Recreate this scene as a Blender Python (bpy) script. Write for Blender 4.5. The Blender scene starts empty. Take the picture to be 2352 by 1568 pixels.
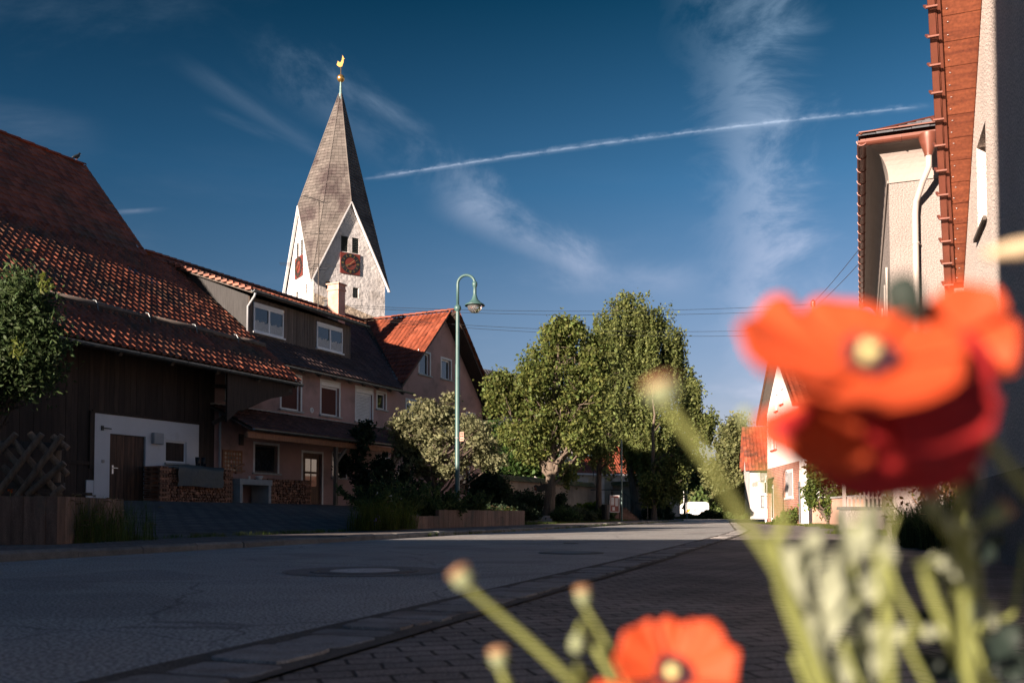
import bpy, bmesh, math, random
import numpy as np
from mathutils import Vector, Matrix
S = bpy.context.scene
R = math.radians
# ------------------------------------------------------------------ camera
FPX, PITCH, EYE = 2091.0, R(2.0), 0.5
SHP = 396 - FPX*math.tan(PITCH)
cd = bpy.data.cameras.new('camera'); cam = bpy.data.objects.new('camera', cd); S.collection.objects.link(cam)
cam.location = (0, 0, EYE); cam.rotation_euler = (R(90)+PITCH, 0, 0)
cd.sensor_width = 36.0; cd.lens = 36.0*FPX/2352.0; cd.shift_y = SHP/2352.0
cd.clip_start = 0.02; cd.clip_end = 5000
cd.dof.use_dof = True; cd.dof.focus_distance = 26.0; cd.dof.aperture_fstop = 3.3
S.camera = cam
S.render.engine = 'CYCLES'
S.cycles.use_denoising = True
S.cycles.max_bounces = 6; S.cycles.transparent_max_bounces = 6
# ------------------------------------------------------------------ sun and sky
SUN_AZ, SUN_EL = 221.0, 13.0      # clockwise from the view direction (+Y)
sd = bpy.data.lights.new('sun', 'SUN'); sun = bpy.data.objects.new('sun', sd); S.collection.objects.link(sun)
sd.energy = 5.0; sd.angle = R(0.5); sd.color = (1.0, 0.80, 0.66)
to_sun = Vector((math.sin(R(SUN_AZ))*math.cos(R(SUN_EL)), math.cos(R(SUN_AZ))*math.cos(R(SUN_EL)), math.sin(R(SUN_EL))))
sun.rotation_euler = to_sun.to_track_quat('Z', 'Y').to_euler()
sun.location = (-30, -30, 30)
S.view_settings.view_transform = 'Standard'; S.view_settings.look = 'None'
S.view_settings.exposure = 1.7; S.view_settings.gamma = 1.0

def view_dir(px, py):
    "world direction of a point of the sky"
    f = Vector((0, math.cos(PITCH), math.sin(PITCH))); u = Vector((0, -math.sin(PITCH), math.cos(PITCH)))
    return (Vector((1, 0, 0))*(px-1176)/FPX + u*(784-py+SHP)/FPX + f)
def at(px, py, d):
    "world point at forward distance d"
    r = view_dir(px, py); return Vector((0, 0, EYE)) + r*(d/r.y)

W = bpy.data.worlds.new("World"); S.world = W; W.use_nodes = True
nt = W.node_tree; nt.nodes.clear()
def N(t, tree=None, **k):
    n = (tree or nt).nodes.new(t)
    for a, b in k.items():
        if a.startswith('i_'):
            n.inputs[a[2:].replace('_', ' ')].default_value = b
        else: setattr(n, a, b)
    return n
def build_world():
    L = nt.links.new
    sky = N('ShaderNodeTexSky', sky_type='NISHITA', sun_disc=False, sun_elevation=R(SUN_EL), sun_rotation=R(SUN_AZ),
            air_density=1.0, dust_density=0.4, ozone_density=3.0, altitude=400)
    hs = N('ShaderNodeHueSaturation'); hs.inputs['Saturation'].default_value = 1.1; hs.inputs['Hue'].default_value = 0.492
    L(sky.outputs[0], hs.inputs['Color'])
    tc = N('ShaderNodeTexCoord')
    def math_(op, a, b=None, clamp=False):
        n = N('ShaderNodeMath', operation=op); n.use_clamp = clamp
        for i, x in enumerate((a, b)):
            if x is None: continue
            if hasattr(x, 'links'): L(x, n.inputs[i])
            else: n.inputs[i].default_value = x
        return n.outputs[0]
    def dot(v):
        n = N('ShaderNodeVectorMath', operation='DOT_PRODUCT'); L(tc.outputs['Generated'], n.inputs[0]); n.inputs[1].default_value = v
        return n.outputs['Value']
    def ramp(x, a, b, c=0, d=1, smooth=True):
        n = N('ShaderNodeMapRange'); n.interpolation_type = 'SMOOTHSTEP' if smooth else 'LINEAR'
        L(x, n.inputs['Value'])
        for i, v in zip(('From Min', 'From Max', 'To Min', 'To Max'), (a, b, c, d)): n.inputs[i].default_value = v
        return n.outputs[0]
    def band(p, q, w, strength, scale, stretch, lo=.42, hi=.75, detail=9, end=.12, bend=0.0, edge=0.0, cs=1.0):
        a = view_dir(*p).normalized(); b = view_dir(*q).normalized()
        n = a.cross(b).normalized(); t = (b-a).normalized(); m = t.cross(n)
        dx = N('ShaderNodeCombineXYZ')
        al = dot(t); ac = dot(n)
        if bend:
            mid = (a+b).dot(t)/2; hw = (b-a).length/2
            q1 = math_('SUBTRACT', al, mid); q2 = math_('MULTIPLY', q1, q1)
            q3 = math_('MULTIPLY', q2, bend); ac = math_('ADD', ac, q3)
            ac = math_('SUBTRACT', ac, bend*hw*hw)
        L(math_('MULTIPLY', al, stretch), dx.inputs[0]); L(math_('MULTIPLY', ac, cs), dx.inputs[1]); L(dot(m), dx.inputs[2])
        nz = N('ShaderNodeTexNoise'); nz.inputs['Scale'].default_value = scale; nz.inputs['Detail'].default_value = detail; nz.inputs['Roughness'].default_value = .62
        nz.inputs['Distortion'].default_value = .5
        L(dx.outputs[0], nz.inputs['Vector'])
        acd = ac
        if edge:
            acd = math_('ADD', ac, math_('MULTIPLY', math_('SUBTRACT', nz.outputs['Fac'], .5), edge))
        across = ramp(math_('ABSOLUTE', acd), 0, w, 1, 0)
        s0, s1 = a.dot(t), b.dot(t)
        e0 = ramp(al, s0-end, s0+.02, 0, 1); e1 = ramp(al, s1-.02, s1+end, 1, 0)
        v = math_('MULTIPLY', across, ramp(nz.outputs['Fac'], lo, hi))
        v = math_('MULTIPLY', v, math_('MULTIPLY', e0, e1))
        return math_('MULTIPLY', v, strength*.62)
    bands = [
        band((1690, -150), (1780, 740), .078, .66, 11, 1.4, .30, .72, end=.1, edge=.16, cs=.8),
        band((640, 150), (1330, 600), .042, .34, 10, .7, .40, .72, end=.05, edge=.08),
        band((1050, 470), (1350, 590), .035, .45, 11, .5, .40, .7, end=.04, edge=.06),
        band((480, 190), (760, 360), .014, .12, 14, .2, .35, .7, end=.05, edge=.02),
        band((520, 270), (720, 355), .007, .16, 16, .2, .3, .7, end=.03, edge=.01),
        band((545, 60), (900, 270), .014, .15, 12, .25, .35, .7, end=.05, edge=.02),
        band((-300, 60), (350, 30), .08, .20, 5, .3, .38, .7, end=.2, edge=.08),
        band((-250, 250), (110, 310), .03, .22, 6, .3, .35, .7, end=.06, edge=.04),
        band((1250, 640), (1560, 655), .03, .22, 9, .4, .4, .7, end=.05, edge=.05),
        band((275, 488), (350, 482), .0035, .25, 30, .5, .3, .7, end=.02, edge=.006),
        band((1560, 925), (1790, 905), .022, .55, 12, .3, .36, .68, end=.05, edge=.03),
        band((1560, 1010), (1790, 1020), .02, .35, 12, .3, .36, .68, end=.05, edge=.03),
    ]
    trail = [
        band((880, 405), (2110, 246), .0017, .50, 150, .6, .25, .65, end=.01, bend=-.06, edge=.0035),
        band((880, 405), (2110, 246), .0050, .30, 70, .6, .30, .68, end=.02, bend=-.06, edge=.006),
        band((830, 412), (885, 405), .0022, .40, 60, .4, .2, .6, end=.004),
    ]
    tot = None
    for b in bands+trail:
        tot = b if tot is None else math_('MAXIMUM', tot, b) if False else math_('ADD', tot, b)
    tot = math_('MINIMUM', tot, .85)
    zed = dot((0, 0, 1))
    # overall wispy veil, thicker low down
    mp = N('ShaderNodeMapping'); mp.inputs['Scale'].default_value = (1.2, 1.2, 5.0); L(tc.outputs['Generated'], mp.inputs['Vector'])
    nz = N('ShaderNodeTexNoise'); nz.inputs['Scale'].default_value = 3.0; nz.inputs['Detail'].default_value = 8; nz.inputs['Roughness'].default_value = .6
    L(mp.outputs[0], nz.inputs['Vector'])
    veil = math_('MULTIPLY', ramp(nz.outputs['Fac'], .48, .78), ramp(zed, 0.0, .42, .12, .0))
    tot = math_('ADD', tot, veil); tot = math_('MINIMUM', tot, .9)
    bg1 = N('ShaderNodeBackground'); bg1.inputs['Strength'].default_value = SKY_STRENGTH
    grad = N('ShaderNodeMix', data_type='RGBA', blend_type='MULTIPLY'); grad.inputs[0].default_value = 1.0
    L(hs.outputs[0], grad.inputs[6])
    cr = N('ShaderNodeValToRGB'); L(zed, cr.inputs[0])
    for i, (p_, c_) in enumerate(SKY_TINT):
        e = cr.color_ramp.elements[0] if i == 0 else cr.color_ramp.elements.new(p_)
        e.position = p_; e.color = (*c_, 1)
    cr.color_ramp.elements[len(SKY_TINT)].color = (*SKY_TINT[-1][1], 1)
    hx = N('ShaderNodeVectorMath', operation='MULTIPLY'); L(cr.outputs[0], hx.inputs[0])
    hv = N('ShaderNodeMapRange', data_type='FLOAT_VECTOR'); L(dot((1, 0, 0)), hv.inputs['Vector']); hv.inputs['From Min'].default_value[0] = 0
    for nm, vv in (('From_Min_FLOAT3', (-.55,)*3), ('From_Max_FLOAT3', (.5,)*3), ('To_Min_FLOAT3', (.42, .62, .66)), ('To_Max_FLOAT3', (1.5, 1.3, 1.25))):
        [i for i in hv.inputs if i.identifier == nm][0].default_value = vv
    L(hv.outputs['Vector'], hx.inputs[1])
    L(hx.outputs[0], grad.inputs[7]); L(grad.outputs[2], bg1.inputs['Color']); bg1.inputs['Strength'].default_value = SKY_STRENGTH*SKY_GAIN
    bg2 = N('ShaderNodeBackground'); bg2.inputs['Strength'].default_value = 1.0
    cc = N('ShaderNodeValToRGB'); L(zed, cc.inputs[0])
    cc.color_ramp.elements[0].position = 0.0; cc.color_ramp.elements[0].color = (.50, .42, .46, 1)
    cc.color_ramp.elements[1].position = .45; cc.color_ramp.elements[1].color = (.15, .21, .28, 1)
    L(cc.outputs[0], bg2.inputs['Color'])
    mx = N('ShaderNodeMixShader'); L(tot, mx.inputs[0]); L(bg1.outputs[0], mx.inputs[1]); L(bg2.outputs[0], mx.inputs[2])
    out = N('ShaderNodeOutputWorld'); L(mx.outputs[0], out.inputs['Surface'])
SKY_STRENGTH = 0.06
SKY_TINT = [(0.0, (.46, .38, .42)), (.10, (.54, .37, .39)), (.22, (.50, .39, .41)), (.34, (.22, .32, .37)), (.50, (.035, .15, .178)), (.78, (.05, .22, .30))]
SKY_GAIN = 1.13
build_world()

# ------------------------------------------------------------------ materials
MATS = {}
def material(name, color, rough=.8, var=.25, vscale=3.0, color2=None, bump=0.0, bscale=40.0, island=0.0, metal=0.0,
             stain=None, stain_scale=.6, stain_lo=.5, stain_hi=.7, stretch=(1, 1, 1), transl=0.0, spec=.5, fine=0.0, fine_scale=120.0, hue=0.0):
    """noise-varied surface; island = per-piece variation; stain = (colour) blotches; transl = thin-leaf translucency"""
    m = bpy.data.materials.new(name); m.use_nodes = True
    t = m.node_tree; t.nodes.clear(); L = t.links.new
    out = N('ShaderNodeOutputMaterial', t); pb = N('ShaderNodeBsdfPrincipled', t)
    pb.inputs['Roughness'].default_value = rough; pb.inputs['Metallic'].default_value = metal
    pb.inputs['Specular IOR Level'].default_value = spec
    tc = N('ShaderNodeTexCoord', t); mp = N('ShaderNodeMapping', t); mp.inputs['Scale'].default_value = stretch
    L(tc.outputs['Object'], mp.inputs[0])
    c = color; c2 = color2 or tuple(min(1, x*(1-var)) for x in c)
    nz = N('ShaderNodeTexNoise', t); nz.inputs['Scale'].default_value = vscale; nz.inputs['Detail'].default_value = 6; nz.inputs['Roughness'].default_value = .65
    L(mp.outputs[0], nz.inputs['Vector'])
    mr = N('ShaderNodeMapRange', t); mr.inputs['From Min'].default_value = .35; mr.inputs['From Max'].default_value = .65; L(nz.outputs['Fac'], mr.inputs['Value'])
    mx = N('ShaderNodeMix', t, data_type='RGBA'); mx.inputs[6].default_value = (*c, 1); mx.inputs[7].default_value = (*c2, 1)
    L(mr.outputs[0], mx.inputs[0]); col = mx.outputs[2]
    if stain:
        n2 = N('ShaderNodeTexNoise', t); n2.inputs['Scale'].default_value = stain_scale; n2.inputs['Detail'].default_value = 7; n2.inputs['Roughness'].default_value = .7
        L(tc.outputs['Object'], n2.inputs['Vector'])
        r2 = N('ShaderNodeMapRange', t); r2.inputs['From Min'].default_value = stain_lo; r2.inputs['From Max'].default_value = stain_hi; L(n2.outputs['Fac'], r2.inputs['Value'])
        m2 = N('ShaderNodeMix', t, data_type='RGBA'); L(r2.outputs[0], m2.inputs[0]); L(col, m2.inputs[6]); m2.inputs[7].default_value = (*stain, 1)
        col = m2.outputs[2]
    if fine:
        n3 = N('ShaderNodeTexNoise', t); n3.inputs['Scale'].default_value = fine_scale; n3.inputs['Detail'].default_value = 2
        L(tc.outputs['Object'], n3.inputs['Vector'])
        r3 = N('ShaderNodeMapRange', t); r3.inputs['From Min'].default_value = .3; r3.inputs['From Max'].default_value = .7
        r3.inputs['To Min'].default_value = 1-fine; r3.inputs['To Max'].default_value = 1+fine; L(n3.outputs['Fac'], r3.inputs['Value'])
        m3 = N('ShaderNodeVectorMath', t, operation='SCALE'); L(col, m3.inputs[0]); L(r3.outputs[0], m3.inputs['Scale']); col = m3.outputs[0]
    if island:
        g = N('ShaderNodeNewGeometry', t); r4 = N('ShaderNodeMapRange', t)
        r4.inputs['To Min'].default_value = 1-island; r4.inputs['To Max'].default_value = 1+island*.8; L(g.outputs['Random Per Island'], r4.inputs['Value'])
        m4 = N('ShaderNodeVectorMath', t, operation='SCALE'); L(col, m4.inputs[0]); L(r4.outputs[0], m4.inputs['Scale']); col = m4.outputs[0]
        if hue:
            h = N('ShaderNodeHueSaturation', t); r5 = N('ShaderNodeMapRange', t); r5.inputs['To Min'].default_value = .5-hue; r5.inputs['To Max'].default_value = .5+hue
            ml = N('ShaderNodeMath', t, operation='MULTIPLY'); ml.inputs[1].default_value = 7.31; fr = N('ShaderNodeMath', t, operation='FRACT')
            L(g.outputs['Random Per Island'], ml.inputs[0]); L(ml.outputs[0], fr.inputs[0]); L(fr.outputs[0], r5.inputs['Value'])
            L(r5.outputs[0], h.inputs['Hue']); L(col, h.inputs['Color']); col = h.outputs[0]
    L(col, pb.inputs['Base Color'])
    if bump:
        nb = N('ShaderNodeTexNoise', t); nb.inputs['Scale'].default_value = bscale; nb.inputs['Detail'].default_value = 5
        L(mp.outputs[0], nb.inputs['Vector'])
        b = N('ShaderNodeBump', t); b.inputs['Strength'].default_value = 1.0; b.inputs['Distance'].default_value = bump
        L(nb.outputs['Fac'], b.inputs['Height']); L(b.outputs[0], pb.inputs['Normal'])
    sh = pb.outputs[0]
    if transl:
        tr = N('ShaderNodeBsdfTranslucent', t); L(col, tr.inputs['Color'])
        ms = N('ShaderNodeMixShader', t); ms.inputs[0].default_value = transl; L(sh, ms.inputs[1]); L(tr.outputs[0], ms.inputs[2]); sh = ms.outputs[0]
    L(sh, out.inputs['Surface'])
    MATS[name] = m
    return m

def glass_mat(name, tint=(.02, .03, .04), rough=.05):
    m = material(name, tint, rough, var=.2, spec=.8); return m

def brick_mat(name, c1, c2, mortar, bw, bh, ms, axes='xz', bump=.01, rough=.85, off=.5, distort=0.0, rot=0.0, fine=.2, fine_scale=60, msmooth=.1, var=None):
    m = bpy.data.materials.new(name); m.use_nodes = True
    t = m.node_tree; t.nodes.clear(); L = t.links.new
    out = N('ShaderNodeOutputMaterial', t); pb = N('ShaderNodeBsdfPrincipled', t); pb.inputs['Roughness'].default_value = rough
    tc = N('ShaderNodeTexCoord', t); sp = N('ShaderNodeSeparateXYZ', t); cb = N('ShaderNodeCombineXYZ', t)
    L(tc.outputs['Object'], sp.inputs[0])
    L(sp.outputs[axes[0].upper()], cb.inputs[0]); L(sp.outputs[axes[1].upper()], cb.inputs[1])
    vec = cb.outputs[0]
    if rot:
        mp = N('ShaderNodeMapping', t); mp.inputs['Rotation'].default_value = (0, 0, rot); L(vec, mp.inputs[0]); vec = mp.outputs[0]
    if distort:
        nd = N('ShaderNodeTexNoise', t); nd.inputs['Scale'].default_value = 5.0; nd.inputs['Detail'].default_value = 3; L(vec, nd.inputs['Vector'])
        sc = N('ShaderNodeVectorMath', t, operation='MULTIPLY_ADD'); L(nd.outputs['Color'], sc.inputs[0]); sc.inputs[1].default_value = (distort,)*3; L(vec, sc.inputs[2]); vec = sc.outputs[0]
    bt = N('ShaderNodeTexBrick', t); L(vec, bt.inputs['Vector'])
    bt.offset = off
    for k, v in (('Color1', (*c1, 1)), ('Color2', (*c2, 1)), ('Mortar', (*mortar, 1)), ('Scale', 1.0), ('Mortar Size', ms), ('Brick Width', bw), ('Row Height', bh), ('Mortar Smooth', msmooth), ('Bias', 0.0)):
        bt.inputs[k].default_value = v
    col = bt.outputs['Color']
    n3 = N('ShaderNodeTexNoise', t); n3.inputs['Scale'].default_value = fine_scale; n3.inputs['Detail'].default_value = 3; L(tc.outputs['Object'], n3.inputs['Vector'])
    n4 = N('ShaderNodeTexNoise', t); n4.inputs['Scale'].default_value = 1.1; n4.inputs['Detail'].default_value = 6; L(tc.outputs['Object'], n4.inputs['Vector'])
    ad = N('ShaderNodeMath', t, operation='ADD'); L(n3.outputs['Fac'], ad.inputs[0]); L(n4.outputs['Fac'], ad.inputs[1])
    r3 = N('ShaderNodeMapRange', t); r3.inputs['From Min'].default_value = .7; r3.inputs['From Max'].default_value = 1.3
    r3.inputs['To Min'].default_value = 1-fine*1.5; r3.inputs['To Max'].default_value = 1+fine*1.5; L(ad.outputs[0], r3.inputs['Value'])
    m3 = N('ShaderNodeVectorMath', t, operation='SCALE'); L(col, m3.inputs[0]); L(r3.outputs[0], m3.inputs['Scale'])
    L(m3.outputs[0], pb.inputs['Base Color'])
    h = N('ShaderNodeMath', t, operation='MULTIPLY_ADD'); L(bt.outputs['Fac'], h.inputs[0]); h.inputs[1].default_value = -1.0; L(n3.outputs['Fac'], h.inputs[2])
    b = N('ShaderNodeBump', t); b.inputs['Strength'].default_value = 1.0; b.inputs['Distance'].default_value = bump; L(h.outputs[0], b.inputs['Height']); L(b.outputs[0], pb.inputs['Normal'])
    L(pb.outputs[0], out.inputs['Surface']); MATS[name] = m
    return m

# ------------------------------------------------------------------ mesh helpers
class MB:
    def __init__(s): s.v = []; s.f = []
    def face(s, pts):
        n = len(s.v); s.v += [tuple(p) for p in pts]; s.f.append(tuple(range(n, n+len(pts)))); return s
    def box(s, x0, x1, y0, y1, z0, z1, M=None):
        n = len(s.v)
        P = [(x, y, z) for z in (z0, z1) for y in (y0, y1) for x in (x0, x1)]
        if M is not None: P = [tuple(M @ Vector(p)) for p in P]
        s.v += P
        for f in ((0, 2, 3, 1), (4, 5, 7, 6), (0, 1, 5, 4), (2, 6, 7, 3), (0, 4, 6, 2), (1, 3, 7, 5)): s.f.append(tuple(n+i for i in f))
        return s
    def beam(s, a, b, w, h, up=(0, 0, 1)):
        a = Vector(a); b = Vector(b); d = (b-a).normalized(); side = d.cross(Vector(up))
        if side.length < 1e-4: side = Vector((1, 0, 0))
        side.normalize(); u = side.cross(d).normalized()
        n = len(s.v)
        for p in (a, b):
            for i, j in ((-1, -1), (1, -1), (1, 1), (-1, 1)): s.v.append(tuple(p+side*w/2*i+u*h/2*j))
        for f in ((3, 2, 1, 0), (4, 5, 6, 7), (0, 1, 5, 4), (1, 2, 6, 5), (2, 3, 7, 6), (3, 0, 4, 7)): s.f.append(tuple(n+i for i in f))
        return s
    def tube(s, pts, r, seg=10, cap=True):
        pts = [Vector(p) for p in pts]; rs = r if isinstance(r, (list, tuple)) else [r]*len(pts)
        n0 = len(s.v); ref = None
        for i, p in enumerate(pts):
            d = (pts[min(i+1, len(pts)-1)]-pts[max(i-1, 0)]).normalized()
            if ref is None:
                ref = d.orthogonal().normalized()
            ref = (ref - d*ref.dot(d)).normalized(); o = d.cross(ref)
            for k in range(seg):
                a = 2*math.pi*k/seg; s.v.append(tuple(p+(ref*math.cos(a)+o*math.sin(a))*rs[i]))
        for i in range(len(pts)-1):
            for k in range(seg):
                a = n0+i*seg+k; b = n0+i*seg+(k+1) % seg; s.f.append((a, b, b+seg, a+seg))
        if cap:
            s.f.append(tuple(n0+k for k in reversed(range(seg)))); e = n0+(len(pts)-1)*seg; s.f.append(tuple(e+k for k in range(seg)))
        return s
    def lathe(s, prof, c=(0, 0, 0), seg=24, M=None):
        n0 = len(s.v)
        for r, z in prof:
            for k in range(seg):
                a = 2*math.pi*k/seg; p = Vector((r*math.cos(a), r*math.sin(a), z))
                if M is not None: p = M @ p
                s.v.append((p[0]+c[0], p[1]+c[1], p[2]+c[2]))
        for i in range(len(prof)-1):
            for k in range(seg):
                a = n0+i*seg+k; b = n0+i*seg+(k+1) % seg; s.f.append((a, b, b+seg, a+seg))
        return s
    def prism(s, poly, h, axis=2, a0=0.0):
        "poly: 2D points in the plane across the axis (axis order x,y,z with the axis left out)"
        n = len(s.v); m = len(poly)
        for hh in (a0, a0+h):
            for p in poly:
                q = list(p); q.insert(axis, hh); s.v.append(tuple(q))
        s.f.append(tuple(n+i for i in reversed(range(m)))); s.f.append(tuple(n+m+i for i in range(m)))
        for i in range(m):
            j = (i+1) % m; s.f.append((n+i, n+j, n+m+j, n+m+i))
        return s
    def build(s, name, mat, parent=None, smooth=False, bevel=0.0, clips=(), fixn=False):
        me = bpy.data.meshes.new(name); me.from_pydata(s.v, [], s.f)
        if clips or bevel or fixn:
            bm = bmesh.new(); bm.from_mesh(me)
            for co, no in clips:
                bmesh.ops.bisect_plane(bm, geom=bm.verts[:]+bm.edges[:]+bm.faces[:], dist=1e-5, plane_co=co, plane_no=no, clear_outer=True)
            if fixn or bevel: bmesh.ops.recalc_face_normals(bm, faces=bm.faces[:])
            if bevel:
                bmesh.ops.bevel(bm, geom=bm.edges[:], offset=bevel, segments=2, profile=.5, affect='EDGES', clamp_overlap=True)
            bm.to_mesh(me); bm.free()
        me.materials.append(mat if not isinstance(mat, str) else MATS[mat])
        if smooth: me.shade_smooth()
        me.update()
        o = bpy.data.objects.new(name, me); S.collection.objects.link(o)
        if parent is not None: o.parent = parent
        return o
def thing(name, label, cat, loc=(0, 0, 0), rz=0.0, group=None):
    o = bpy.data.objects.new(name, None); S.collection.objects.link(o); o.empty_display_size = .3
    o.location = loc; o.rotation_euler = (0, 0, rz); o['label'] = label; o['category'] = cat
    if group: o['group'] = group
    return o
def tag(o, label, cat, group=None, kind=None):
    if label: o['label'] = label
    if cat: o['category'] = cat
    if group: o['group'] = group
    if kind: o['kind'] = kind
    return o
def structure(o): o['kind'] = 'structure'; return o
def np_mesh(name, V, F, mat, parent=None, loc=None, smooth=False):
    me = bpy.data.meshes.new(name); n = len(V); k = F.shape[1]; m = len(F)
    me.vertices.add(n); me.vertices.foreach_set('co', np.asarray(V, np.float32).ravel())
    me.loops.add(m*k); me.loops.foreach_set('vertex_index', F.astype(np.int32).ravel())
    me.polygons.add(m); me.polygons.foreach_set('loop_start', np.arange(0, m*k, k, dtype=np.int32))
    try: me.polygons.foreach_set('loop_total', np.full(m, k, dtype=np.int32))
    except Exception: pass
    me.update(calc_edges=True); me.validate()
    if smooth: me.shade_smooth()
    me.materials.append(MATS[mat] if isinstance(mat, str) else mat)
    o = bpy.data.objects.new(name, me); S.collection.objects.link(o)
    if parent is not None: o.parent = parent
    if loc is not None: o.location = loc
    return o
def copy_tree(o, loc, label=None, rz=None):
    c = o.copy(); S.collection.objects.link(c); c.location = loc
    if rz is not None: c.rotation_euler = (0, 0, rz)
    if label: c['label'] = label
    for ch in o.children:
        d = ch.copy(); S.collection.objects.link(d); d.parent = c
        for g in ch.children:
            e = g.copy(); S.collection.objects.link(e); e.parent = d
    return c
# --- leaves: many small folded leaf faces round given points
def leaf_mesh(name, C, size, mat, parent, rng, squash=1.0, elong=1.7, jitter=.35, droop=0.0, bias=None):
    "C: n x 3 centres in parent space; one leaf (two triangles as a kite quad) per centre"
    n = len(C); C = np.asarray(C, float)
    d = rng.normal(size=(n, 3)); d[:, 2] = d[:, 2]*squash-droop
    d /= np.linalg.norm(d, axis=1)[:, None]
    q = rng.normal(size=(n, 3)); q -= (q*d).sum(1)[:, None]*d; q /= np.linalg.norm(q, axis=1)[:, None]
    nn = np.cross(d, q)
    s = size*(1+jitter*rng.uniform(-1, 1, n)); L = (s*elong/2)[:, None]; w = (s/2)[:, None]
    a = C-d*L; b = C+q*w-nn*w*.25+d*L*.1; c = C+d*L; e = C-q*w-nn*w*.25+d*L*.1
    V = np.stack([a, b, c, e], 1).reshape(-1, 3)
    F = np.arange(n*4).reshape(n, 4)
    return np_mesh(name, V, F, mat, parent)
def clumps(rng, parts, n, per, spread):
    """clump centres near the surface and inside of ellipsoids; parts: (cx,cy,cz,rx,ry,rz,weight)"""
    ex = []
    for p in parts:
        ex.append((*p[:3], p[3]*.74, p[4]*.74, p[5]*.74, p[6]*.8))
        for _ in range(9):
            d = rng.normal(size=3); d /= np.linalg.norm(d); s = rng.uniform(.22, .42); q = rng.uniform(.62, .86)
            ex.append((p[0]+d[0]*p[3]*q, p[1]+d[1]*p[4]*q, p[2]+d[2]*p[5]*q, p[3]*s, p[4]*s, p[5]*s, p[6]*s*s*1.6))
    P = np.array(ex, float); w = P[:, 6]/P[:, 6].sum()
    k = rng.choice(len(P), n, p=w)
    d = rng.normal(size=(n, 3)); d /= np.linalg.norm(d, axis=1)[:, None]
    r = rng.uniform(.25, 1.0, n)**.45
    c = P[k, :3]+d*P[k, 3:6]*r[:, None]
    sp = spread*rng.uniform(.55, 1.35, n)
    pts = np.repeat(c, per, 0)+rng.normal(size=(n*per, 3))*np.repeat(sp, per)[:, None]*np.array([1, 1, .75])
    return c, pts
# ------------------------------------------------------------------ material list
material('asphalt', (.34, .345, .335), .8, .2, 1.3, fine=.85, fine_scale=60, bump=.006, bscale=70, stain=(.30, .27, .25), stain_scale=.35)
def cracks(m, scale=.36, width=.006, dark=.5, patch=.82):
    "thin wandering cracks and slightly darker repair patches in the wearing course"
    t = m.node_tree; L = t.links.new; pb = [n for n in t.nodes if n.type == 'BSDF_PRINCIPLED'][0]; src = pb.inputs['Base Color'].links[0].from_socket
    tc = N('ShaderNodeTexCoord', t); nz = N('ShaderNodeTexNoise', t); nz.inputs['Scale'].default_value = 1.6; nz.inputs['Detail'].default_value = 6; L(tc.outputs['Object'], nz.inputs['Vector'])
    ma = N('ShaderNodeVectorMath', t, operation='MULTIPLY_ADD'); L(nz.outputs['Color'], ma.inputs[0]); ma.inputs[1].default_value = (.55, .55, 0); L(tc.outputs['Object'], ma.inputs[2])
    vo = N('ShaderNodeTexVoronoi', t, feature='DISTANCE_TO_EDGE'); vo.inputs['Scale'].default_value = scale; L(ma.outputs[0], vo.inputs['Vector'])
    mr = N('ShaderNodeMapRange', t); L(vo.outputs['Distance'], mr.inputs['Value'])
    for k, v in (('From Min', 0), ('From Max', width), ('To Min', dark), ('To Max', 1)): mr.inputs[k].default_value = v
    n2 = N('ShaderNodeTexNoise', t); n2.inputs['Scale'].default_value = .5; n2.inputs['Detail'].default_value = 1; L(tc.outputs['Object'], n2.inputs['Vector'])
    m2 = N('ShaderNodeMapRange', t); L(n2.outputs['Fac'], m2.inputs['Value'])
    for k, v in (('From Min', .56), ('From Max', .58), ('To Min', 1), ('To Max', patch)): m2.inputs[k].default_value = v
    mu = N('ShaderNodeMath', t, operation='MULTIPLY'); L(mr.outputs[0], mu.inputs[0]); L(m2.outputs[0], mu.inputs[1])
    sc = N('ShaderNodeVectorMath', t, operation='SCALE'); L(src, sc.inputs[0]); L(mu.outputs[0], sc.inputs['Scale']); L(sc.outputs[0], pb.inputs['Base Color'])
cracks(MATS['asphalt'])
material('kerb_stone', (.20, .20, .19), .85, .35, 5, fine=.3, bump=.006, bscale=30, island=.25)
material('granite', (.24, .235, .23), .8, .3, 6, stain=(.17, .13, .11), stain_scale=3, fine=.4, fine_scale=150, bump=.008, bscale=25, island=.22)
material('joint_dirt', (.10, .09, .08), .95, .4, 8, fine=.5, bump=.01, bscale=60)
brick_mat('pavers_near', (.24, .215, .20), (.175, .16, .152), (.026, .022, .02), .22, .12, .008, 'xy', bump=.012, distort=.03, rot=R(-16), fine=.35, fine_scale=90, msmooth=.3)
brick_mat('pavers_side', (.17, .14, .13), (.13, .115, .11), (.04, .038, .035), .2, .1, .008, 'xy', bump=.008, distort=.01, rot=R(-71), fine=.3)
brick_mat('pavers_yard', (.15, .13, .12), (.10, .09, .085), (.03, .03, .028), .5, .3, .03, 'xy', bump=.02, distort=.01, rot=R(-63), fine=.25)
material('earth', (.10, .085, .06), .95, .4, 4, fine=.4, bump=.02, bscale=20, stain=(.05, .075, .025), stain_scale=.5, stain_lo=.42, stain_hi=.6)
material('roof_tile_dark', (.33, .105, .06), .55, .35, .8, island=.35, stain=(.10, .075, .05), stain_scale=.45, stain_lo=.46, stain_hi=.66, fine=.2, spec=.4)
material('roof_tile_red', (.24, .06, .028), .6, .25, 1.0, island=.3, stain=(.30, .09, .05), stain_scale=.7, fine=.2)
material('roof_tile_brown', (.17, .075, .055), .7, .3, 1.0, island=.35, fine=.2)
material('roof_tile_slate', (.085, .085, .09), .7, .3, 1.2, island=.35, fine=.2)
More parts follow.
